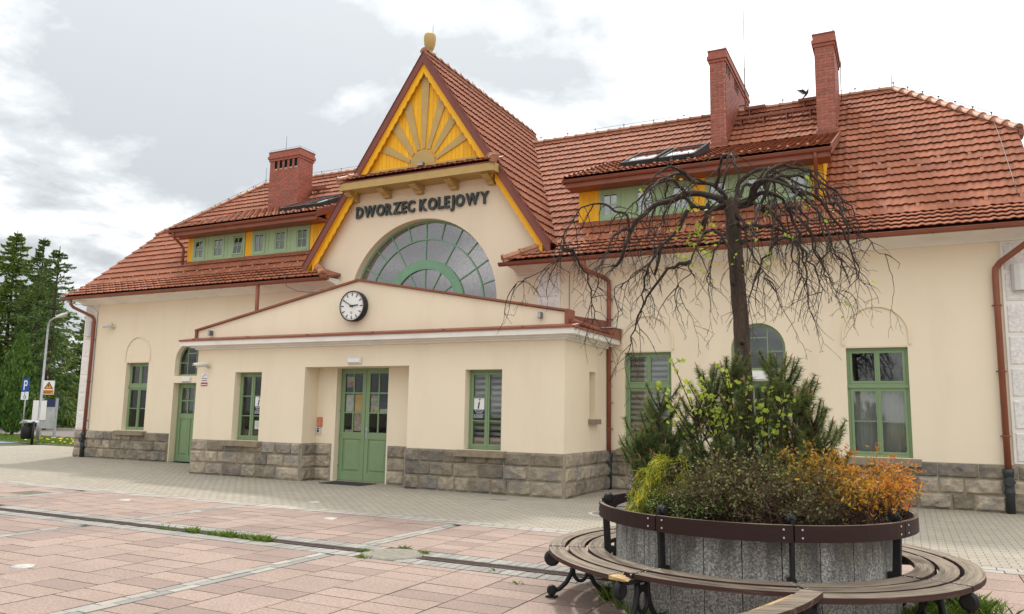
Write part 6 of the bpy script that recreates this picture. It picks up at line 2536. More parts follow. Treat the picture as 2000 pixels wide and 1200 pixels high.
def twig(p, d, length, r, depth):
    """drooping zigzag twig with side twigs"""
    n_ = max(4, int(length / .055))
    pts = [Vector(p)]
    d = Vector(d).normalized()
    kids = []
    for k in range(n_):
        d = (d + Vector((rt.uniform(-.42, .42), rt.uniform(-.42, .42), rt.uniform(-.32, .22))) * .75 + Vector((0, 0, -.17))).normalized()
        pts.append(pts[-1] + d * (length / n_))
        if depth > 0 and k > 0 and rt.random() < .42:
            kids.append((pts[-1].copy(), d.copy(), k / n_))
    rr_ = [max(.0016, r * (1 - .72 * k / n_)) for k in range(n_ + 1)]
    TW_V.tube(pts, rr_, 4 if r < .006 else 5, cap=False)
    BUDS.append(pts[-1])
    for (c, dd, u) in kids:
        s_ = Vector((rt.uniform(-1, 1), rt.uniform(-1, 1), rt.uniform(-.55, .35))).normalized()
        twig(c, (dd * .55 + s_).normalized(), length * rt.uniform(.25, .5) * (1.1 - .5 * u), max(.0019, r * .55), depth - 1)


LIMBS = [
    ([(-1.41, 7.5, 3.66), (-1.59, 7.45, 3.77), (-1.78, 7.4, 3.82), (-2.02, 7.35, 3.72), (-2.21, 7.3, 3.62), (-2.32, 7.25, 3.50), (-2.40, 7.2, 3.30), (-2.5, 7.15, 3.1)], .060, .026),
    ([(-2.35, 7.25, 3.46), (-2.42, 7.21, 3.63), (-2.53, 7.17, 3.72), (-2.66, 7.13, 3.77), (-2.79, 7.09, 3.71), (-2.87, 7.06, 3.57), (-2.94, 7.02, 3.36), (-3.06, 6.98, 3.16), (-3.26, 6.94, 2.96), (-3.42, 6.9, 2.81)], .024, .005),
    ([(-1.44, 7.5, 3.66), (-1.64, 7.43, 3.68), (-1.82, 7.36, 3.59), (-1.91, 7.29, 3.43), (-2.04, 7.21, 3.28), (-2.16, 7.14, 3.12), (-2.3, 7.07, 2.87), (-2.43, 7.0, 2.62)], .050, .006),
    ([(-1.4, 7.5, 3.68), (-1.57, 7.56, 3.90), (-1.75, 7.61, 4.02), (-1.95, 7.67, 4.10), (-2.18, 7.73, 4.08), (-2.42, 7.79, 3.94), (-2.61, 7.84, 3.75), (-2.8, 7.9, 3.40)], .045, .007),
    ([(-1.39, 7.5, 3.68), (-1.21, 7.46, 3.84), (-1.02, 7.42, 3.88), (-0.83, 7.39, 3.77), (-0.7, 7.35, 3.6), (-0.62, 7.31, 3.41), (-0.52, 7.28, 3.16), (-0.43, 7.24, 2.85)], .048, .007),
    ([(-1.39, 7.5, 3.66), (-1.18, 7.57, 3.80), (-1.0, 7.63, 3.76), (-0.83, 7.7, 3.53), (-0.71, 7.77, 3.18), (-0.64, 7.83, 2.89), (-0.47, 7.9, 2.65)], .042, .006),
    ([(-1.39, 7.5, 3.64), (-1.21, 7.44, 3.66), (-1.02, 7.38, 3.52), (-0.88, 7.32, 3.25), (-0.8, 7.26, 2.91), (-0.74, 7.2, 2.62)], .040, .006),
    ([(-1.41, 7.5, 3.66), (-1.53, 7.38, 3.62), (-1.63, 7.26, 3.4), (-1.7, 7.14, 3.14), (-1.75, 7.02, 2.83), (-1.77, 6.9, 2.54)], .034, .005),
    ([(-1.4, 7.5, 3.70), (-1.36, 7.61, 3.92), (-1.18, 7.73, 4.03), (-0.93, 7.84, 4.0), (-0.66, 7.96, 3.86), (-0.49, 8.07, 3.63), (-0.30, 8.19, 3.38), (-0.10, 8.3, 3.20)], .042, .006),
    ([(-1.39, 7.5, 3.60), (-1.3, 7.38, 3.45), (-1.19, 7.25, 3.17), (-1.09, 7.12, 2.9), (-1.03, 7.0, 2.65)], .032, .006),
    ([(-1.41, 7.5, 3.68), (-1.35, 7.72, 3.92), (-1.2, 8.0, 3.98), (-1.05, 8.3, 3.78), (-0.95, 8.5, 3.4), (-0.9, 8.62, 3.0)], .036, .006),
    ([(-1.42, 7.5, 3.69), (-1.52, 7.32, 3.84), (-1.68, 7.12, 3.86), (-1.84, 6.95, 3.66), (-1.96, 6.84, 3.34), (-2.04, 6.78, 2.95)], .030, .005),
    ([(-1.38, 7.5, 3.66), (-1.12, 7.30, 3.80), (-0.88, 7.15, 3.72), (-0.66, 7.02, 3.48), (-0.5, 6.94, 3.15), (-0.42, 6.9, 2.85)], .034, .005),
]
for pts, r0, r1 in LIMBS:
    path = smooth_path(pts, 5)
    # knotty wander
    path = [p + Vector((noise.noise(p * 5.1), noise.noise(p * 5.1 + Vector((9, 0, 0))), noise.noise(p * 5.1 + Vector((0, 9, 0))))) * (.075 if 0 < i < len(path) - 1 else 0) for i, p in enumerate(path)]
    path = [Vector((p.x, p.y, p.z if p.z > 3.1 else 3.1 - (3.1 - p.z) * .55)) for p in path]
    n_ = len(path)
    rad = [r1 + (r0 - r1) * (1 - i / (n_ - 1)) ** 1.45 for i in range(n_)]
    r1 = min(r1, .005)
    rad = [r * (1 + .16 * noise.noise((i * .9, r0 * 100, 0))) for i, r in enumerate(rad)]
    MB().tube(path, [r * .62 for r in rad], 9, jit=.16).build('branch', M['twig'], tree)
    for i in range(3, n_):
        u = i / (n_ - 1)
        d = (path[i] - path[i - 1]).normalized()
        for _ in range(2 if rt.random() < .28 + .35 * u else 1):
            if rt.random() < .30 + .10 * u:
                s_ = Vector((rt.uniform(-1, 1), rt.uniform(-1, 1), rt.uniform(-.6, .45))).normalized()
                twig(path[i], (d * .5 + s_ * .9 + Vector((0, 0, -.2))).normalized(), rt.uniform(.2, .6) * (1.0 if u < .8 else .8), rt.uniform(.004, .007), 2 if rt.random() < .7 else 1)
    # secondary boughs arching off the limb
    for _ in range(2 if r0 > .03 else 1):
        i = rt.randint(int(n_ * .22), int(n_ * .72))
        d = (path[i] - path[i - 1]).normalized()
        sd = d.cross(Vector((0, 0, 1))).normalized() * rt.choice((-1, 1))
        o_ = (d * .6 + sd * rt.uniform(.5, 1.0)).normalized()
        L_ = rt.uniform(.5, .95)
        sp = smooth_path([path[i], path[i] + o_ * L_ * .3 + Vector((0, 0, .10)), path[i] + o_ * L_ * .62 + Vector((0, 0, .04)), path[i] + o_ * L_ * .85 + Vector((0, 0, -.14)), path[i] + o_ * L_ * .95 + Vector((0, 0, -.36))], 4)
        sp = [p + Vector((rt.uniform(-.02, .02), rt.uniform(-.02, .02), rt.uniform(-.02, .02))) * (1 if k_ else 0) for k_, p in enumerate(sp)]
        m2 = len(sp)
        MB().tube(sp, [.004 + .016 * (1 - k_ / (m2 - 1)) ** 1.2 for k_ in range(m2)], 7, jit=.12).build('branch', M['twig'], tree)
        for k_ in range(3, m2):
            for _r in range(2):
                if rt.random() < .5:
                    s_ = Vector((rt.uniform(-1, 1), rt.uniform(-1, 1), rt.uniform(-.6, .4))).normalized()
                    twig(sp[k_], (s_ + (sp[k_] - sp[k_ - 1]).normalized() * .4).normalized(), rt.uniform(.15, .45), rt.uniform(.0035, .0055), 1)
        twig(sp[-1], (sp[-1] - sp[-2]).normalized(), rt.uniform(.3, .6), .004, 2)
    twig(path[-1], (path[-1] - path[-2]).normalized(), rt.uniform(.4, .75), r1, 2)
# stubs on the thick limbs
for c, d, l, r in (((-1.63, 7.44, 3.70), (-.2, -.3, -1), .24, .022), ((-2.05, 7.25, 3.28), (-.15, -.2, -1), .3, .02), ((-1.05, 7.42, 3.86), (-.3, -.2, -.9), .28, .022), ((-1.5, 7.5, 3.85), (.2, -.1, 1), .35, .012), ((-1.2, 7.46, 3.84), (.5, -.2, .6), .2, .016)):
    c, d = Vector(c), Vector(d).normalized()
    MB().tube([c, c + d * l * .5 + Vector((.01, 0, 0)), c + d * l], [r, r * .8, r * .6], 7).build('branch_stub', M['twig'], tree)
TW_V.build('twigs', M['twig'], tree, kind='stuff')


def leaf_cloud(name, pts, parent, mat, size, n_per, spread, rng, droop=.3, aspect=.62, rnd_bias=None, kind=None):
    pts = np.array([tuple(p) for p in pts], np.float32)
    C = np.repeat(pts, n_per, 0) + rng.normal(size=(len(pts) * n_per, 3)).astype(np.float32) * spread
    n_ = len(C)
    A = rand_dirs(n_, rng)
    A[:, 2] -= droop
    A = unit(A)
    Bv = unit(np.cross(A, rand_dirs(n_, rng)))
    s_ = (size * rng.uniform(.6, 1.25, size=(n_, 1)))
    V, F = quad_leaves(C, A * s_, Bv * s_ * aspect)
    me_ = npmesh(name, V, F, mat, rng.uniform(0, 1, n_) if rnd_bias is None else np.clip(rng.uniform(0, 1, n_) * .6 + rnd_bias(C), 0, 1), origin=org(parent))
    o_ = link(name, me_, parent)
    if kind:
        o_['kind'] = kind
    return o_


rg = np.random.default_rng(3)
# fresh leaves: a sprouting spray below the head and suckers from the trunk foot
lp = []
for _ in range(44):
    lp.append((-1.68 + rg.normal() * .09, 7.25 + rg.normal() * .08, 3.30 + rg.normal() * .17))
for _ in range(10):
    lp.append((-1.15 + rg.normal() * .14, 7.3 + rg.normal() * .08, 3.12 + rg.normal() * .16))
for _ in range(14):
    p = rt.choice(BUDS)
    lp.append(tuple(p))
for c in ((-2.3, 7.6, 3.95), (-1.95, 7.6, 4.05), (-1.0, 7.5, 3.95), (-0.75, 7.4, 3.8), (-1.85, 7.3, 3.5)):
    lp.append(c)
leaf_cloud('leaves', lp, tree, M['young_leaf'], .024, 3, .035, rg, kind='stuff')
SUCK = MB()
lp = []
for base, tip, bend in (((-1.5, 7.30, 1.3), (-1.62, 7.0, 1.98), .05), ((-1.45, 7.30, 1.2), (-1.5, 6.98, 1.72), .04), ((-1.2, 7.3, 1.2), (-1.1, 7.0, 1.75), -.04), ((-1.36, 7.40, .95), (-1.92, 7.15, 2.16), .10), ((-1.34, 7.38, .95), (-2.05, 7.1, 1.95), .12), ((-1.32, 7.36, 1.0), (-1.75, 7.05, 1.95), .05), ((-1.28, 7.38, 1.0), (-1.22, 7.1, 2.0), .02),
                        ((-1.26, 7.40, 1.0), (-1.05, 7.2, 1.95), -.05), ((-1.30, 7.36, .95), (-1.52, 7.0, 1.85), .03), ((-1.25, 7.4, 1.0), (-.92, 7.15, 1.85), -.05), ((-1.3, 7.38, 1.1), (-1.40, 7.05, 2.05), .03)):
    base, tip = Vector(base), Vector(tip)
    path = smooth_path([base, base.lerp(tip, .35) + Vector((-bend, 0, .08)), base.lerp(tip, .7) + Vector((-bend * .6, -.02, .07)), tip], 6)
    SUCK.tube(path, [.010 - .007 * i / (len(path) - 1) for i in range(len(path))], 5)
    for i in range(7, len(path)):
        lp.append(tuple(path[i]))
        for _ in range(1 if i % 2 else 0):
            a = rt.uniform(0, 2 * PI)
            d = Vector((math.cos(a), math.sin(a), rt.uniform(-.1, .6))).normalized()
            l = rt.uniform(.08, .2) * (1.1 - i / len(path) * .5)
            SUCK.tube([path[i], path[i] + d * l * .5 + Vector((0, 0, .01)), path[i] + d * l], [.003, .0025, .0018], 4)
            lp.append(tuple(path[i] + d * l * .6))
            lp.append(tuple(path[i] + d * l))
SUCK.build('suckers', M['twig'], tree)
leaf_cloud('sucker_leaves', lp, tree, M['young_leaf'], .030, 1, .010, rg, droop=.45, aspect=.72, kind='stuff')


# ================================================================== PLANTS IN THE PLANTER
def pine(label, base, shoots, seed, needle_len=.047):
    """mountain pine: bent stems ending in bottle-brush shoots"""
    r_ = random.Random(seed)
    g_ = np.random.default_rng(seed)
    t = thing('mountain_pine', label, 'pine shrub', base, 'mountain pines in the planter')
    st = MB()
    cent, axes = [], []
    buds = MB()
    b0 = Vector(base)
    for (dx, dy, h) in shoots:
        tip = b0 + Vector((dx, dy, h))
        mid = b0.lerp(tip, .5) + Vector((dx * .18, dy * .18, -.06 * h))
        path = smooth_path([b0 + Vector((dx * .08, dy * .08, 0)), mid, tip - Vector((0, 0, .16)), tip], 6)
        st.tube(path, [.020 - .012 * i / (len(path) - 1) for i in range(len(path))], 6)
        ends = [(tip, (path[-1] - path[-3]).normalized(), .20)]
        for i in range(4, len(path) - 1):
            for _ in range(2 if r_.random() < .45 else 1):
                a = r_.uniform(0, 2 * PI)
                d = (Vector((math.cos(a), math.sin(a), r_.uniform(.25, 1.0))) + (path[i] - path[i - 1]).normalized() * .5).normalized()
                l = r_.uniform(.10, .26)
                e = path[i] + d * l + Vector((0, 0, .05))
                st.tube([path[i], path[i] + d * l * .5, e], [.009, .007, .005], 5)
                ends.append((e, (d + Vector((0, 0, .8))).normalized(), r_.uniform(.12, .2)))
        for e, d, l in ends:
            st.tube([e - d * l * .6, e], [.006, .004], 4)
            n_ = 7
            for k in range(n_):
                cent.append(tuple(e - d * (l * (1 - k / (n_ - 1)))))
                axes.append(tuple(d))
            if r_.random() < .35:
                buds.tube([e, e + Vector((0, 0, .02)) + d * .012, e + d * .045 + Vector((0, 0, .02))], [.004, .006, .002], 5)
    st.build('stems', M['bark'], t)
    buds.build('buds', M['bud'], t, kind='stuff')
    cent, axes = np.array(cent, np.float32), np.array(axes, np.float32)
    per = 30
    C = np.repeat(cent, per, 0) + g_.normal(size=(len(cent) * per, 3)) * .008
    Ax = np.repeat(axes, per, 0)
    D = unit(unit(np.cross(Ax, rand_dirs(len(C), g_))) + Ax * g_.uniform(.05, .75, size=(len(C), 1)))
    L = needle_len * g_.uniform(.75, 1.25, size=(len(C), 1))
    W = unit(np.cross(D, rand_dirs(len(C), g_))) * .0019
    V = np.empty((len(C), 3, 3), np.float32)
    V[:, 0] = C - W
    V[:, 1] = C + W
    V[:, 2] = C + D * L
    rn = np.clip(np.repeat(g_.uniform(0, .75, len(cent)), per) + g_.uniform(0, .25, len(C)), 0, 1)
    link('needles', npmesh('needles', V.reshape(-1, 3), np.arange(len(C) * 3).reshape(-1, 3), M['needle'], rn, origin=org(t)), t)['kind'] = 'stuff'
    return t


def spread(n, rx, ry, h0, h1, seed, cx=0, cy=0):
    r_ = random.Random(seed)
    res = []
    for k in range(n):
        a = 2 * PI * (k + r_.uniform(-.3, .3)) / n
        u = math.sqrt(r_.uniform(.05, 1))
        res.append((cx + rx * u * math.cos(a), cy + ry * u * math.sin(a), h1 - (h1 - h0) * u * r_.uniform(.6, 1.1)))
    return res


pine('low dark mountain pine at the left edge of the planter', (-2.0, 7.42, .78), [(-.30, -.1, .62), (-.20, -.1, .72), (-.10, -.05, .98), (-.30, .15, .58), (-.02, .12, .66), (-.15, .1, .8), (-.34, .0, .48)] + spread(3, .3, .3, .3, .5, 2), 12)
pine('tall dark mountain pine left of the tree trunk', (-1.48, 7.38, .78), [(-.26, -.1, .92), (-.12, -.1, 1.18), (.05, -.05, 1.28), (-.34, .05, .80), (.14, -.15, 1.1), (-.16, .2, 1.08), (-.03, .2, 1.25)] + spread(5, .32, .35, .3, .7, 5), 13)
pine('tall bushy mountain pine right of the tree trunk', (-1.02, 7.42, .78), [(.02, -.1, 1.27), (-.12, -.05, 1.0), (.18, -.1, .98), (.28, .0, .82), (.36, .05, .70), (.10, .2, 1.05), (.24, .2, .78), (.05, .05, 1.2), (.14, -.1, 1.05)] + spread(5, .36, .35, .3, .65, 8, .05), 14)


def shrub(name, label, cat, base, ctrl, mat, size, leaves, seed, twig_mat='twig', twigs=150, tw_r=.0022, aspect=.5, droop=0.0, bias=None, gap=.0, inner=.55):
    """twiggy bush: ctrl = ellipsoids (centre, radii); thin stems run from the base, leaves sit along the outer part of them"""
    g_ = np.random.default_rng(seed)
    r_ = random.Random(seed)
    t = thing(name, label, cat, base)
    st = MB()
    C = []
    b0 = Vector(base)
    for _ in range(twigs):
        c, rad = r_.choice(ctrl)
        d = Vector(tuple(rand_dirs(1, g_)[0]))
        if d.z < -.25:
            d.z = -d.z * .5
        e = Vector(c) + Vector((d.x * rad[0], d.y * rad[1], d.z * rad[2])) * r_.uniform(.62, 1.28)
        s0 = Vector((c[0] + r_.uniform(-.5, .5) * rad[0], c[1] + r_.uniform(-.5, .5) * rad[1], b0.z))
        m1 = s0.lerp(e, .45) + Vector((r_.uniform(-.06, .06), r_.uniform(-.06, .06), r_.uniform(0, .08)))
        path = smooth_path([s0, m1, e], 6)
        path = [p + Vector((r_.uniform(-.012, .012), r_.uniform(-.012, .012), r_.uniform(-.012, .012))) for p in path]
        st.tube(path, [tw_r * (2.2 - 1.6 * i / (len(path) - 1)) for i in range(len(path))], 4, cap=False)
        for i in range(2, len(path)):
            u = i / (len(path) - 1)
            C.append((tuple(path[i]), u))
            if r_.random() < .7:
                dd = Vector((r_.uniform(-1, 1), r_.uniform(-1, 1), r_.uniform(-.4, .8))).normalized()
                l = r_.uniform(.04, .11)
                st.tube([path[i], path[i] + dd * l], [tw_r, tw_r * .5], 3, cap=False)
                C.append((tuple(path[i] + dd * l), min(1, u + .15)))
                C.append((tuple(path[i] + dd * l * .55), u))
    P = np.array([c for c, u in C], np.float32)
    U_ = np.array([u for c, u in C])
    w_ = np.clip((U_ - (1 - inner) + .15), .04, 1) ** 1.3
    idx = g_.choice(len(P), size=leaves, p=w_ / w_.sum())
    L = P[idx] + g_.normal(size=(leaves, 3)) * .022
    A = rand_dirs(leaves, g_)
    A[:, 2] += .25 - droop
    A = unit(A)
    Bv = unit(np.cross(A, rand_dirs(leaves, g_)))
    s_ = size * g_.uniform(.6, 1.3, size=(leaves, 1))
    V, F = quad_leaves(L, A * s_, Bv * s_ * aspect)
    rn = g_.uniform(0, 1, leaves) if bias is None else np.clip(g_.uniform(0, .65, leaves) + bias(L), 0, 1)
    st.build('stems', M[twig_mat], t, kind='stuff')
    link('leaves', npmesh('leaves', V, F, mat, rn, origin=org(t)), t)['kind'] = 'stuff'
    return t


shrub('barberry_bush', 'orange and red leaved bush at the right side of the planter', 'bush', (-.55, 7.25, .76),
      [((-.42, 7.15, 1.08), (.42, .45, .34)), ((-.72, 6.98, 1.08), (.34, .36, .30)), ((-.28, 7.45, 1.05), (.36, .4, .28)), ((-.75, 7.3, 1.2), (.3, .3, .28))], M['orange_leaf'], .019, 8500, 31, twig_mat='shrub_twig', twigs=330, aspect=.42,
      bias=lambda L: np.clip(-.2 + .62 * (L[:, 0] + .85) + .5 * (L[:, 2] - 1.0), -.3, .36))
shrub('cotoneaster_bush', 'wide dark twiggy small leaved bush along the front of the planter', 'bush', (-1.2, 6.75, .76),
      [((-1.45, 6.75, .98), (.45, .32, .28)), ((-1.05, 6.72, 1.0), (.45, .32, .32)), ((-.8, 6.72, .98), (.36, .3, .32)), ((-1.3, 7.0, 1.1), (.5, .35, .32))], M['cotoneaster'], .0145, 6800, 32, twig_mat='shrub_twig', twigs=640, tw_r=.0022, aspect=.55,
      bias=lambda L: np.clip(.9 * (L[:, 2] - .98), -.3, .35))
shrub('juniper_bush', 'low bright green spreading bush in the front left of the planter', 'bush', (-1.85, 6.9, .76),
      [((-1.82, 6.82, .88), (.34, .26, .17)), ((-1.6, 6.68, .86), (.3, .2, .16)), ((-2.0, 7.0, .86), (.22, .25, .16))], M['juniper'], .014, 5500, 33, twigs=260, aspect=.3)
shrub('grey_bush', 'thin grey green twiggy bush at the left rim of the planter', 'bush', (-2.25, 7.45, .76),
      [((-2.22, 7.35, .98), (.26, .3, .26)), ((-2.12, 7.65, 1.02), (.3, .3, .3))], M['grey_leaf'], .013, 1500, 34, twig_mat='shrub_twig', twigs=150, aspect=.45)

# thread-leaf golden cypress: hanging thread sprays
t = thing('golden_cypress', 'golden thread leaved cypress drooping over the left front of the planter', 'bush', (-1.95, 7.05, .76))
g_ = np.random.default_rng(41)
r_ = random.Random(41)
st = MB()
Cn, Dn = [], []
for k in range(95):
    a = r_.uniform(0, 2 * PI)
    rr_ = math.sqrt(r_.uniform(0, 1))
    top = Vector((-1.90 + .17 * rr_ * math.cos(a), 7.08 + .18 * rr_ * math.sin(a), .86 + r_.uniform(0, .1) + .36 * r_.random() ** 1.6 * (1 - .4 * rr_)))
    o_ = Vector((math.cos(a), math.sin(a), 0))
    R_ = r_.uniform(.05, .22) if r_.random() < .75 else r_.uniform(.2, .32)
    path = smooth_path([Vector((-1.95, 7.05, .8)), top, top + o_ * R_ * .6 + Vector((0, 0, .05)), top + o_ * R_ + Vector((0, 0, -.14)), top + o_ * (R_ + .05) + Vector((0, 0, -.3 + r_.uniform(-.04, .1)))], 7)
    st.tube(path, [.004 - .003 * i / (len(path) - 1) for i in range(len(path))], 4, cap=False)
    for i in range(8, len(path)):
        d = (path[i] - path[i - 1]).normalized()
        for _ in range(9):
            Cn.append(tuple(path[i] + Vector((r_.gauss(0, .012), r_.gauss(0, .012), r_.gauss(0, .012)))))
            Dn.append(tuple((d * .8 + Vector((r_.gauss(0, .5), r_.gauss(0, .5), r_.gauss(-.35, .35)))).normalized()))
Cn, Dn = np.array(Cn), unit(np.array(Dn))
L = g_.uniform(.03, .075, size=(len(Cn), 1))
W = unit(np.cross(Dn, rand_dirs(len(Cn), g_))) * .0032
V = np.empty((len(Cn), 4, 3), np.float32)
V[:, 0] = Cn - W
V[:, 1] = Cn + W
V[:, 2] = Cn + W * .4 + Dn * L + np.array([0, 0, -.008])
V[:, 3] = Cn - W * .4 + Dn * L + np.array([0, 0, -.008])
rn = np.clip(np.repeat(g_.uniform(.0, .9, len(Cn) // 9), 9) + g_.uniform(0, .35, len(Cn)), 0, 1)
st.build('stems', M['twig'], t, kind='stuff')
link('threads', npmesh('threads', V.reshape(-1, 3), np.arange(len(Cn) * 4).reshape(-1, 4), M['cypress'], rn, origin=org(t)), t)['kind'] = 'stuff'


# ================================================================== WEEDS AND LAWN
def blades(name, P, h, mat, rng, lean=.5, w=.004, rnd_hi=1.0):
    P = np.asarray(P, np.float32)
    n_ = len(P)
    H = h * rng.uniform(.45, 1.2, size=(n_, 1))
    D = rng.normal(size=(n_, 3)) * lean
    D[:, 2] = 1
    D = unit(D)
    S = unit(np.cross(D, rand_dirs(n_, rng))) * w
    V = np.empty((n_, 4, 3), np.float32)
    mid = P + D * H * .55
    tip = P + D * H + np.stack([D[:, 0], D[:, 1], np.zeros(n_)], 1) * H * .5
    V[:, 0] = P - S
    V[:, 1] = P + S
    V[:, 2] = tip
    V[:, 3] = mid - S * 1.2
    return npmesh(name, V.reshape(-1, 3), np.arange(n_ * 4).reshape(-1, 4), mat, rng.uniform(0, rnd_hi, n_))


gg = np.random.default_rng(77)
P = []
for (xa, xb, n_, wd) in ((-9.3, -8.5, 60, .012), (-8.75, -8.55, 110, .025), (-8.4, -8.0, 90, .02), (-8.1, -7.86, 240, .03), (-7.8, -7.5, 170, .025), (-7.55, -7.26, 330, .03)):
    P += [(gg.uniform(xa, xb), DRAIN_Y - .085 + gg.normal() * wd, 0) for _ in range(n_)]
o = link('weeds', blades('weeds', P, .085, M['grass'], gg, .55, .004))
props(o, 'strip of bright green grass growing along the drainage channel', 'weeds', None, 'stuff')
P = []
for cxw, cyw, n_ in ((-5.86, 7.86, 60), (-5.55, 8.25, 70), (-5.16, 8.10, 50), (-5.62, 7.50, 60), (-3.48, 7.15, 12), (-4.0, 7.6, 12)):
    P += [(cxw + gg.normal() * .045, cyw + gg.normal() * .02, 0) for _ in range(n_)]
o = link('weeds', blades('weeds', P, .05, M['grass'], gg, .8, .004))
props(o, 'small grass tufts round the grey manhole cover', 'weeds', None, 'stuff')
P = []
for k in range(900):
    a = math.radians(gg.uniform(-60, 10)) if k > 200 else math.radians(gg.uniform(185, 330))
    r = PR + abs(gg.normal()) * .05 + .01 if k <= 200 else PR + .02 + abs(gg.normal()) * .22
    P.append((PX + r * math.cos(a), PY + r * math.sin(a), 0))
for cxw, cyw, n_, s_ in ((.30, 7.15, 420, .12), (.02, 6.75, 260, .10), (-2.52, 7.0, 40, .02), (-.3, 6.6, 160, .08), (.45, 8.22, 420, .11), (.14, 8.02, 170, .07)):
    P += [(cxw + gg.normal() * s_, cyw + gg.normal() * s_, 0) for _ in range(n_)]
o = link('weeds', blades('weeds', P, .15, M['grass'], gg, .45, .005))
props(o, 'green grass growing under the bench at the foot of the planter', 'weeds', None, 'stuff')
P = []
lawn_poly = [(-60, 24.6), (-47, 23.7), (-35.4, 22.1), (-33.3, 21.75), (-25.6, 21.5), (-25.6, 27.0), (-36, 26.2), (-60, 29.4)]
while len(P) < 26000:
    c = (gg.uniform(-60, -25.6), gg.uniform(21.5, 29.4))
    if inside_poly(c, lawn_poly):
        P.append((c[0], c[1], .015))
o = link('lawn_grass', blades('lawn_grass', P, .11, M['grass'], gg, .5, .012, .9))
props(o, 'green lawn strip with dandelions between pavement and road', 'grass', None, 'stuff')
fl = MB()
for k in range(70):
    c = (gg.uniform(-38, -29), gg.uniform(21.7, 25.5))
    if inside_poly(c, lawn_poly):
        r = .05
        fl.add([(c[0] - r, c[1] - r, .10), (c[0] + r, c[1] - r, .10), (c[0] + r, c[1] + r, .10), (c[0] - r, c[1] + r, .10), (c[0], c[1], .13)], [(0, 1, 4), (1, 2, 4), (2, 3, 4), (3, 0, 4)])
props(fl.build('dandelions', M['dandelion'], None, loc=(0, 0, 0)), 'yellow dandelion heads dotted over the lawn strip', 'flowers', None, 'stuff')
P = []
far_poly = [(-80, 40.5), (-36, 34.0), (-25.6, 34.4), (-25.6, 40), (-80, 48)]
while len(P) < 12000:
    c = (gg.uniform(-80, -25.6), gg.uniform(34, 48))
    if inside_poly(c, far_poly):
        P.append((c[0], c[1], .015))
o = link('lawn_grass', blades('lawn_grass', P, .16, M['grass'], gg, .5, .02, .7))
props(o, 'green grass below the spruces beyond the road', 'grass', None, 'stuff')


# ================================================================== SPRUCES, THUJA
def spruce(label, base, height, spread_r, seed, mat, sparse=0.0, bare=.06, droop=.45, lean=(0, 0), n_mul=1.0):
    t = thing('spruce_tree', label, 'tree', base, 'spruces beyond the road')
    r_ = random.Random(seed)
    g_ = np.random.default_rng(seed)
    tr = MB()
    b0 = Vector(base)
    top = b0 + Vector((lean[0], lean[1], height))
    tr.tube([b0.lerp(top, i / 8) for i in range(9)], [.20 * (1 - .93 * i / 8) + .012 for i in range(9)], 8)
    br = MB()
    C, D, Sz = [], [], []
    z = height * bare
    while z < height * .985:
        u = z / height
        n_b = r_.randint(4, 6)
        a0 = r_.uniform(0, 2 * PI)
        for k in range(n_b):
            if r_.random() < sparse * (.35 + .65 * r_.random()):
                continue
            a = a0 + 2 * PI * k / n_b + r_.uniform(-.35, .35)
            L_ = spread_r * (1 - u) ** .72 * r_.uniform(.65, 1.12) + .12
            if u < .12:
                L_ *= .75
            o_ = Vector((math.cos(a), math.sin(a), 0))
            root = b0.lerp(top, u)
            rise = .12 if u < .75 else .55
            pts = [root, root + o_ * L_ * .35 + Vector((0, 0, L_ * (rise * .4 - .02))), root + o_ * L_ * .7 + Vector((0, 0, L_ * (rise * .35 - droop * .38 * (1 - u)))), root + o_ * L_ + Vector((0, 0, L_ * (rise * .5 - droop * .45 * (1 - u))))]
            path = smooth_path(pts, 4)
            br.tube(path, [.035 * (1 - u * .7) * (1 - .85 * i / (len(path) - 1)) + .004 for i in range(len(path))], 4, cap=False)
            for i in range(2, len(path)):
                v = i / (len(path) - 1)
                nn = int((10 + 10 * L_ * .4) * n_mul)
                for _ in range(nn):
                    w_ = r_.uniform(-1, 1)
                    side = Vector((-o_.y, o_.x, 0)) * w_ * L_ * .20 * (1.15 - v)
                    hang = -abs(r_.gauss(0, 1)) * (.10 + .20 * (1 - u)) * (.5 + L_ * .16)
                    C.append(tuple(path[i] + side + o_ * r_.uniform(-.5, .5) * L_ / (len(path) - 1) + Vector((0, 0, hang * (.4 + abs(w_))))))
                    D.append(tuple((o_ * r_.uniform(.1, .9) + side * .6 + Vector((0, 0, -.75 + 1.1 * u + r_.gauss(0, .25)))).normalized()))
                    Sz.append(r_.uniform(.09, .22) * (1.1 - .35 * u))
        z += r_.uniform(.30, .46) * (1.0 - .35 * u)
    for k in range(10):
        C.append(tuple(top - Vector((0, 0, .08 * k))))
        D.append((r_.gauss(0, .4), r_.gauss(0, .4), 1))
        Sz.append(.10)
    tr.build('trunk', M['spruce_bark'], t)
    br.build('limbs', M['spruce_bark'], t, kind='stuff')
    C, D, Sz = np.array(C), unit(np.array(D)), np.array(Sz)[:, None]
    Bv = unit(np.cross(D, rand_dirs(len(C), g_)))
    V, F = quad_leaves(C, D * Sz, Bv * Sz * .30)
    link('crown', npmesh('crown', V, F, mat, np.clip(g_.uniform(0, 1, len(C)) ** 1.5, 0, 1), origin=org(t)), t)
    return t


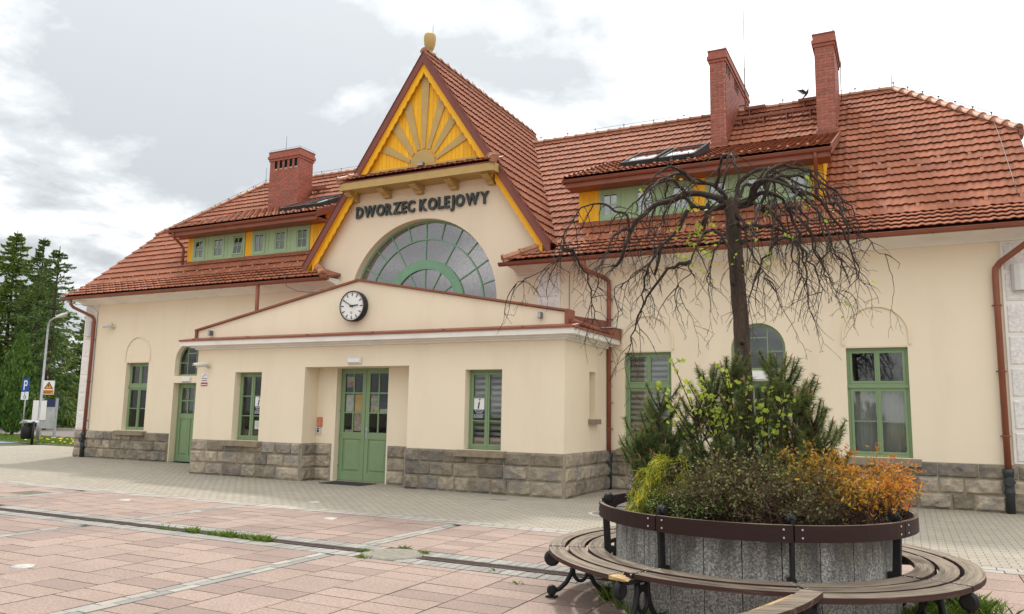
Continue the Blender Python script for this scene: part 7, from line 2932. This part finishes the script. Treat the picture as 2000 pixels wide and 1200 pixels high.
spruce('dense green spruce with a bare spiky top at the left', (-61.6, 36.2, 0), 15.2, 4.6, 51, M['spruce_light'], .18, .05, n_mul=.95)
spruce('tall dark spruce in the middle of the group by the road', (-58.4, 36.4, 0), 14.4, 3.6, 52, M['spruce'], .58, .08, droop=.8, n_mul=.5)
spruce('dark ragged spruce with hanging boughs nearest the station corner', (-54.6, 35.2, 0), 13.2, 4.0, 53, M['spruce'], .66, .10, droop=.9, n_mul=.42)
spruce('bushy light green spruce behind the clipped thuja', (-63.0, 39.5, 0), 12.5, 4.6, 54, M['spruce_light'], .05, .03, n_mul=1.2)
spruce('small green spruce filling the gap behind the lamp post', (-63.0, 44.0, 0), 9.5, 4.0, 55, M['spruce_light'], .05, .02)

t = thing('thuja_tree', 'slim bright green columnar thuja beside the parking sign', 'tree', (-43.9, 26.6, 0))
g_ = np.random.default_rng(61)
MB().tube([(-43.9, 26.6, -.05), (-43.9, 26.6, .9)], [.09, .06], 8).build('trunk', M['spruce_bark'], t)
n_ = 15000
h = g_.uniform(0, 1, n_)
prof_r = np.interp(h, [0, .06, .25, .5, .75, .92, 1], [.30, .62, .92, .88, .55, .2, .02])
a = g_.uniform(0, 2 * PI, n_)
lump = 1 + .14 * np.sin(a * 5 + h * 17) + .1 * np.sin(a * 3 - h * 31)
r = prof_r * lump * np.sqrt(g_.uniform(.45, 1.0, n_))
C = np.stack([-43.9 + r * np.cos(a), 26.6 + r * np.sin(a), .28 + h * 5.45], 1)
D = unit(np.stack([np.cos(a) * .35, np.sin(a) * .35, np.ones(n_)], 1) + g_.normal(size=(n_, 3)) * .22)
S_ = g_.uniform(.07, .16, size=(n_, 1))
Bv = unit(np.cross(D, np.stack([np.cos(a), np.sin(a), np.zeros(n_)], 1) + g_.normal(size=(n_, 3)) * .5))
V, F = quad_leaves(C, D * S_, Bv * S_ * .38)
link('crown', npmesh('crown', V, F, M['thuja'], g_.uniform(0, 1, n_), origin=org(t)), t)

# ================================================================== STREET FURNITURE ON THE LEFT
lx, ly = -34.9, 22.3
t = thing('street_lamp', 'grey curved arm street lamp standing in the lawn strip', 'street lamp', (lx, ly, 0))
MB().tube([(lx, ly, -.05), (lx, ly, 1.1), (lx, ly, 1.12), (lx, ly, 5.1), (lx + .02, ly, 5.35), (lx + .12, ly, 5.52), (lx + .30, ly, 5.60), (lx + .62, ly, 5.68)], [.075, .075, .055, .045, .042, .04, .038, .035], 12).build('pole', M['steel'], t)
q = MB()
for (a, wd, z0_, z1_) in ((0.55, .05, 5.64, 5.70), (.75, .11, 5.64, 5.77), (1.05, .13, 5.70, 5.83), (1.22, .05, 5.78, 5.84)):
    q.v += [(lx + a, ly - wd, z0_), (lx + a, ly + wd, z0_), (lx + a, ly + wd * .6, z1_), (lx + a, ly - wd * .6, z1_)]
for k in range(3):
    for j in range(4):
        q.f.append((k * 4 + j, k * 4 + (j + 1) % 4, (k + 1) * 4 + (j + 1) % 4, (k + 1) * 4 + j))
q.f += [(3, 2, 1, 0), (12, 13, 14, 15)]
q.s += [False] * len(q.f)
q.r += [.5] * len(q.f)
q.build('lamp_head', M['white_plastic'], t)


def facing(o, yaw):
    """local frame of an upright plate: along, normal"""
    return Vector((math.cos(yaw), math.sin(yaw), 0)), Vector((math.sin(yaw), -math.cos(yaw), 0))


def plate(parent, nm, mat, o, U, Nn, u0, u1, z0, z1, d0, d1):
    o = Vector(o)
    q_ = MB()
    q_.obox(o + U * ((u0 + u1) / 2) + Nn * ((d0 + d1) / 2) + Vector((0, 0, (z0 + z1) / 2)), U * ((u1 - u0) / 2), Nn * ((d1 - d0) / 2), Vector((0, 0, (z1 - z0) / 2)))
    return q_.build(nm, M[mat], parent)


YAWS = math.radians(42)
U, Nn = facing(None, YAWS)
o = Vector((lx, ly, 0))
t = thing('warning_sign', 'white and orange warning sign with a black triangle on the street lamp', 'sign', (lx, ly, 2.2))
so = o + U * .28
plate(t, 'plate', 'white', so, U, Nn, -.23, .23, 2.17, 2.80, .07, .085)
plate(t, 'caption_band', 'orange_print', so, U, Nn, -.21, .21, 2.19, 2.38, .086, .089)
for k in range(2):
    plate(t, 'caption', 'black', so, U, Nn, -.18, .18 - .06 * k, 2.31 - .07 * k, 2.335 - .07 * k, .09, .092)
q = MB()
q.prism([(-.19, 2.43), (.19, 2.43), (0, 2.76)], so + Nn * .086, U, (0, 0, 1), Nn * .003)
q.build('triangle_border', M['black'], t)
q = MB().prism([(-.135, 2.46), (.135, 2.46), (0, 2.69)], so + Nn * .0905, U, (0, 0, 1), Nn * .003)
q.build('triangle', M['orange_print'], t)
q = MB().prism([(-.03, 2.63), (.02, 2.64), (0.0, 2.58), (.04, 2.58), (-.02, 2.49), (-.005, 2.55), (-.04, 2.55)], so + Nn * .094, U, (0, 0, 1), Nn * .003)
q.build('bolt_sign', M['black'], t)
t = thing('advert_boards', 'pair of white advertising boards strapped back to back on the street lamp', 'sign', (lx, ly, 1.0))
plate(t, 'board', 'white', o, U, Nn, -.28, -.05, 1.02, 1.90, .04, .07)
plate(t, 'board', 'white', o, U, Nn, .04, .26, 1.02, 1.90, .04, .07)
plate(t, 'strap', 'grey_plastic', o, U, Nn, -.29, .27, 1.87, 1.92, .02, .039)
plate(t, 'strap', 'grey_plastic', o, U, Nn, -.29, .27, 1.00, 1.05, .02, .039)

px, py = -39.6, 24.5
t = thing('parking_sign', 'blue parking sign with a disabled badge plate on a grey post', 'sign', (px, py, 0))
MB().tube([(px, py, -.05), (px, py, 3.02)], .035, 10).build('post', M['steel'], t)
U, Nn = facing(None, math.radians(-4))
o = Vector((px, py, 0))
plate(t, 'plate', 'blue_print', o, U, Nn, -.30, .30, 2.36, 3.02, .04, .055)
plate(t, 'badge_plate', 'white', o, U, Nn, -.33, .33, 1.95, 2.34, .04, .055)
q = MB()
for (a, b, c, d) in ((-.16, -.07, 2.44, 2.92), (-.07, .12, 2.84, 2.92), (-.07, .12, 2.64, 2.71), (.09, .17, 2.68, 2.87)):
    q.obox(o + U * ((a + b) / 2) + Nn * .0575 + Vector((0, 0, (c + d) / 2)), U * ((b - a) / 2), Nn * .002, Vector((0, 0, (d - c) / 2)))
q.build('letter', M['white'], t)
q = MB()
c0_ = o + Nn * .057 + Vector((0, 0, 2.10))
q.tube([c0_ + U * (.085 * math.cos(x_)) + Vector((0, 0, .085 * math.sin(x_))) for x_ in [PI * .75 + PI * 1.4 * k / 14 for k in range(15)]], .012, 5)
q.tube([c0_ + Vector((0, 0, .17)), c0_ + Vector((0, 0, .05)), c0_ + U * .09 + Vector((0, 0, .05)), c0_ + U * .12 + Vector((0, 0, -.07))], .014, 5)
q.lathe([(.024, 0), (.024, .004)], c0_ + Vector((0, 0, .20)), 10, axis=Nn)
q.build('wheelchair_symbol', M['black'], t)

t = thing('notice_board', 'grey notice board with navy header on two steel posts', 'notice board', (-39.1, 25.4, 0))
a_, b_ = Vector((-39.9, 25.6, 0)), Vector((-38.36, 25.35, 0))
U = (b_ - a_).normalized()
Nn = Vector((U.y, -U.x, 0))
for p in (a_, b_):
    MB().obox(p + Vector((0, 0, 1.0)), U * .05, Nn * .05, (0, 0, 1.05)).build('post', M['steel'], t)
L_ = (b_ - a_).length
plate(t, 'panel', 'concrete_wall', a_, U, Nn, .06, L_ - .06, .52, 1.62, -.02, .02)
plate(t, 'header', 'navy', a_, U, Nn, .06, L_ - .06, 1.62, 1.98, -.03, .03)

bx, by = -34.15, 21.6
t = thing('litter_bin', 'black hanging litter bin with a pale tilted roof on a black post', 'litter bin', (bx, by, 0))
MB().tube([(bx, by, -.05), (bx, by, .98)], .055, 10).build('post', M['black'], t)
MB().lathe([(.20, .22), (.235, .25), (.25, .74), (.24, .76)], (bx - .33, by - .05, 0), 20).build('bucket', M['black'], t)
q = MB().prism([(-.30, .0), (.30, .06), (.24, .13), (-.08, .16)], (bx - .28, by - .3, .88), (1, 0, 0), (0, 0, 1), (0, .5, 0))
q.build('roof', M['steel'], t)
q = MB()
q.bar((bx, by, .72), (bx - .1, by - .03, .72), .04, .03)
q.bar((bx - .3, by - .05, .74), (bx - .24, by - .05, .92), .03, .03)
q.bar((bx, by, .9), (bx - .12, by, .92), .04, .03)
q.build('bracket', M['black'], t)

# low pale wall of slabs beyond the road, and a house half hidden by the spruces
t = thing('concrete_wall', 'low pale concrete slab wall beyond the road under the spruces', 'wall', (-60, 41.0, 0))
for k in range(22):
    x0 = -84 + k * 2.3
    y0 = 45.5 + (x0 + 84) * -.135
    q = MB().bar((x0, y0, .62), (x0 + 2.22, y0 - .30, .62), .10, 1.24)
    q.build('panel', M['concrete_wall'], t)
    q = MB().box(x0 - .09, x0 - .01, y0 - .10, y0 + .10, 0, 1.34)
    q.build('post', M['concrete_wall'], t)
hb = thing('far_house', 'pale house with grey roof glimpsed behind the spruces', 'house', (-68, 62, 0))
q = MB()
holed_wall(q, rect(-80, -54, 0, 6.4), [rect(-78.5 + 3.2 * k, -77.1 + 3.2 * k, z, z + 1.5) for k in range(8) for z in (1.0, 4.0)], (0, 60, 0), (1, 0, 0), (0, 0, 1), (0, .3, 0))
q.box(-80, -79.7, 60.31, 70, 0, 6.4)
q.box(-54.3, -54, 60.31, 70, 0, 6.4)
q.box(-79.7, -54.3, 69.7, 70, 0, 6.4)
q.build('wall', M['white_plaster'], hb)
q = MB().prism([(59.4, 6.4), (70.6, 6.4), (65, 8.6)], (-80.5, 0, 0), (0, 1, 0), (0, 0, 1), (27, 0, 0))
q.build('roof', M['asphalt'], hb)
for k in range(8):
    for z in (1.0, 4.0):
        x0 = -78.5 + 3.2 * k
        q = MB()
        for (a, b, c, d) in ((x0, x0 + .08, z, z + 1.5), (x0 + 1.32, x0 + 1.4, z, z + 1.5), (x0 + .08, x0 + 1.32, z, z + .08), (x0 + .08, x0 + 1.32, z + 1.42, z + 1.5), (x0 + .67, x0 + .73, z + .08, z + 1.42)):
            q.box(a, b, 60.10, 60.18, c, d)
        f = q.build('window', M['white'], hb)
        MB().box(x0 + .05, x0 + 1.35, 60.14, 60.15, z + .05, z + 1.45).build('pane', M['leaded'], f)
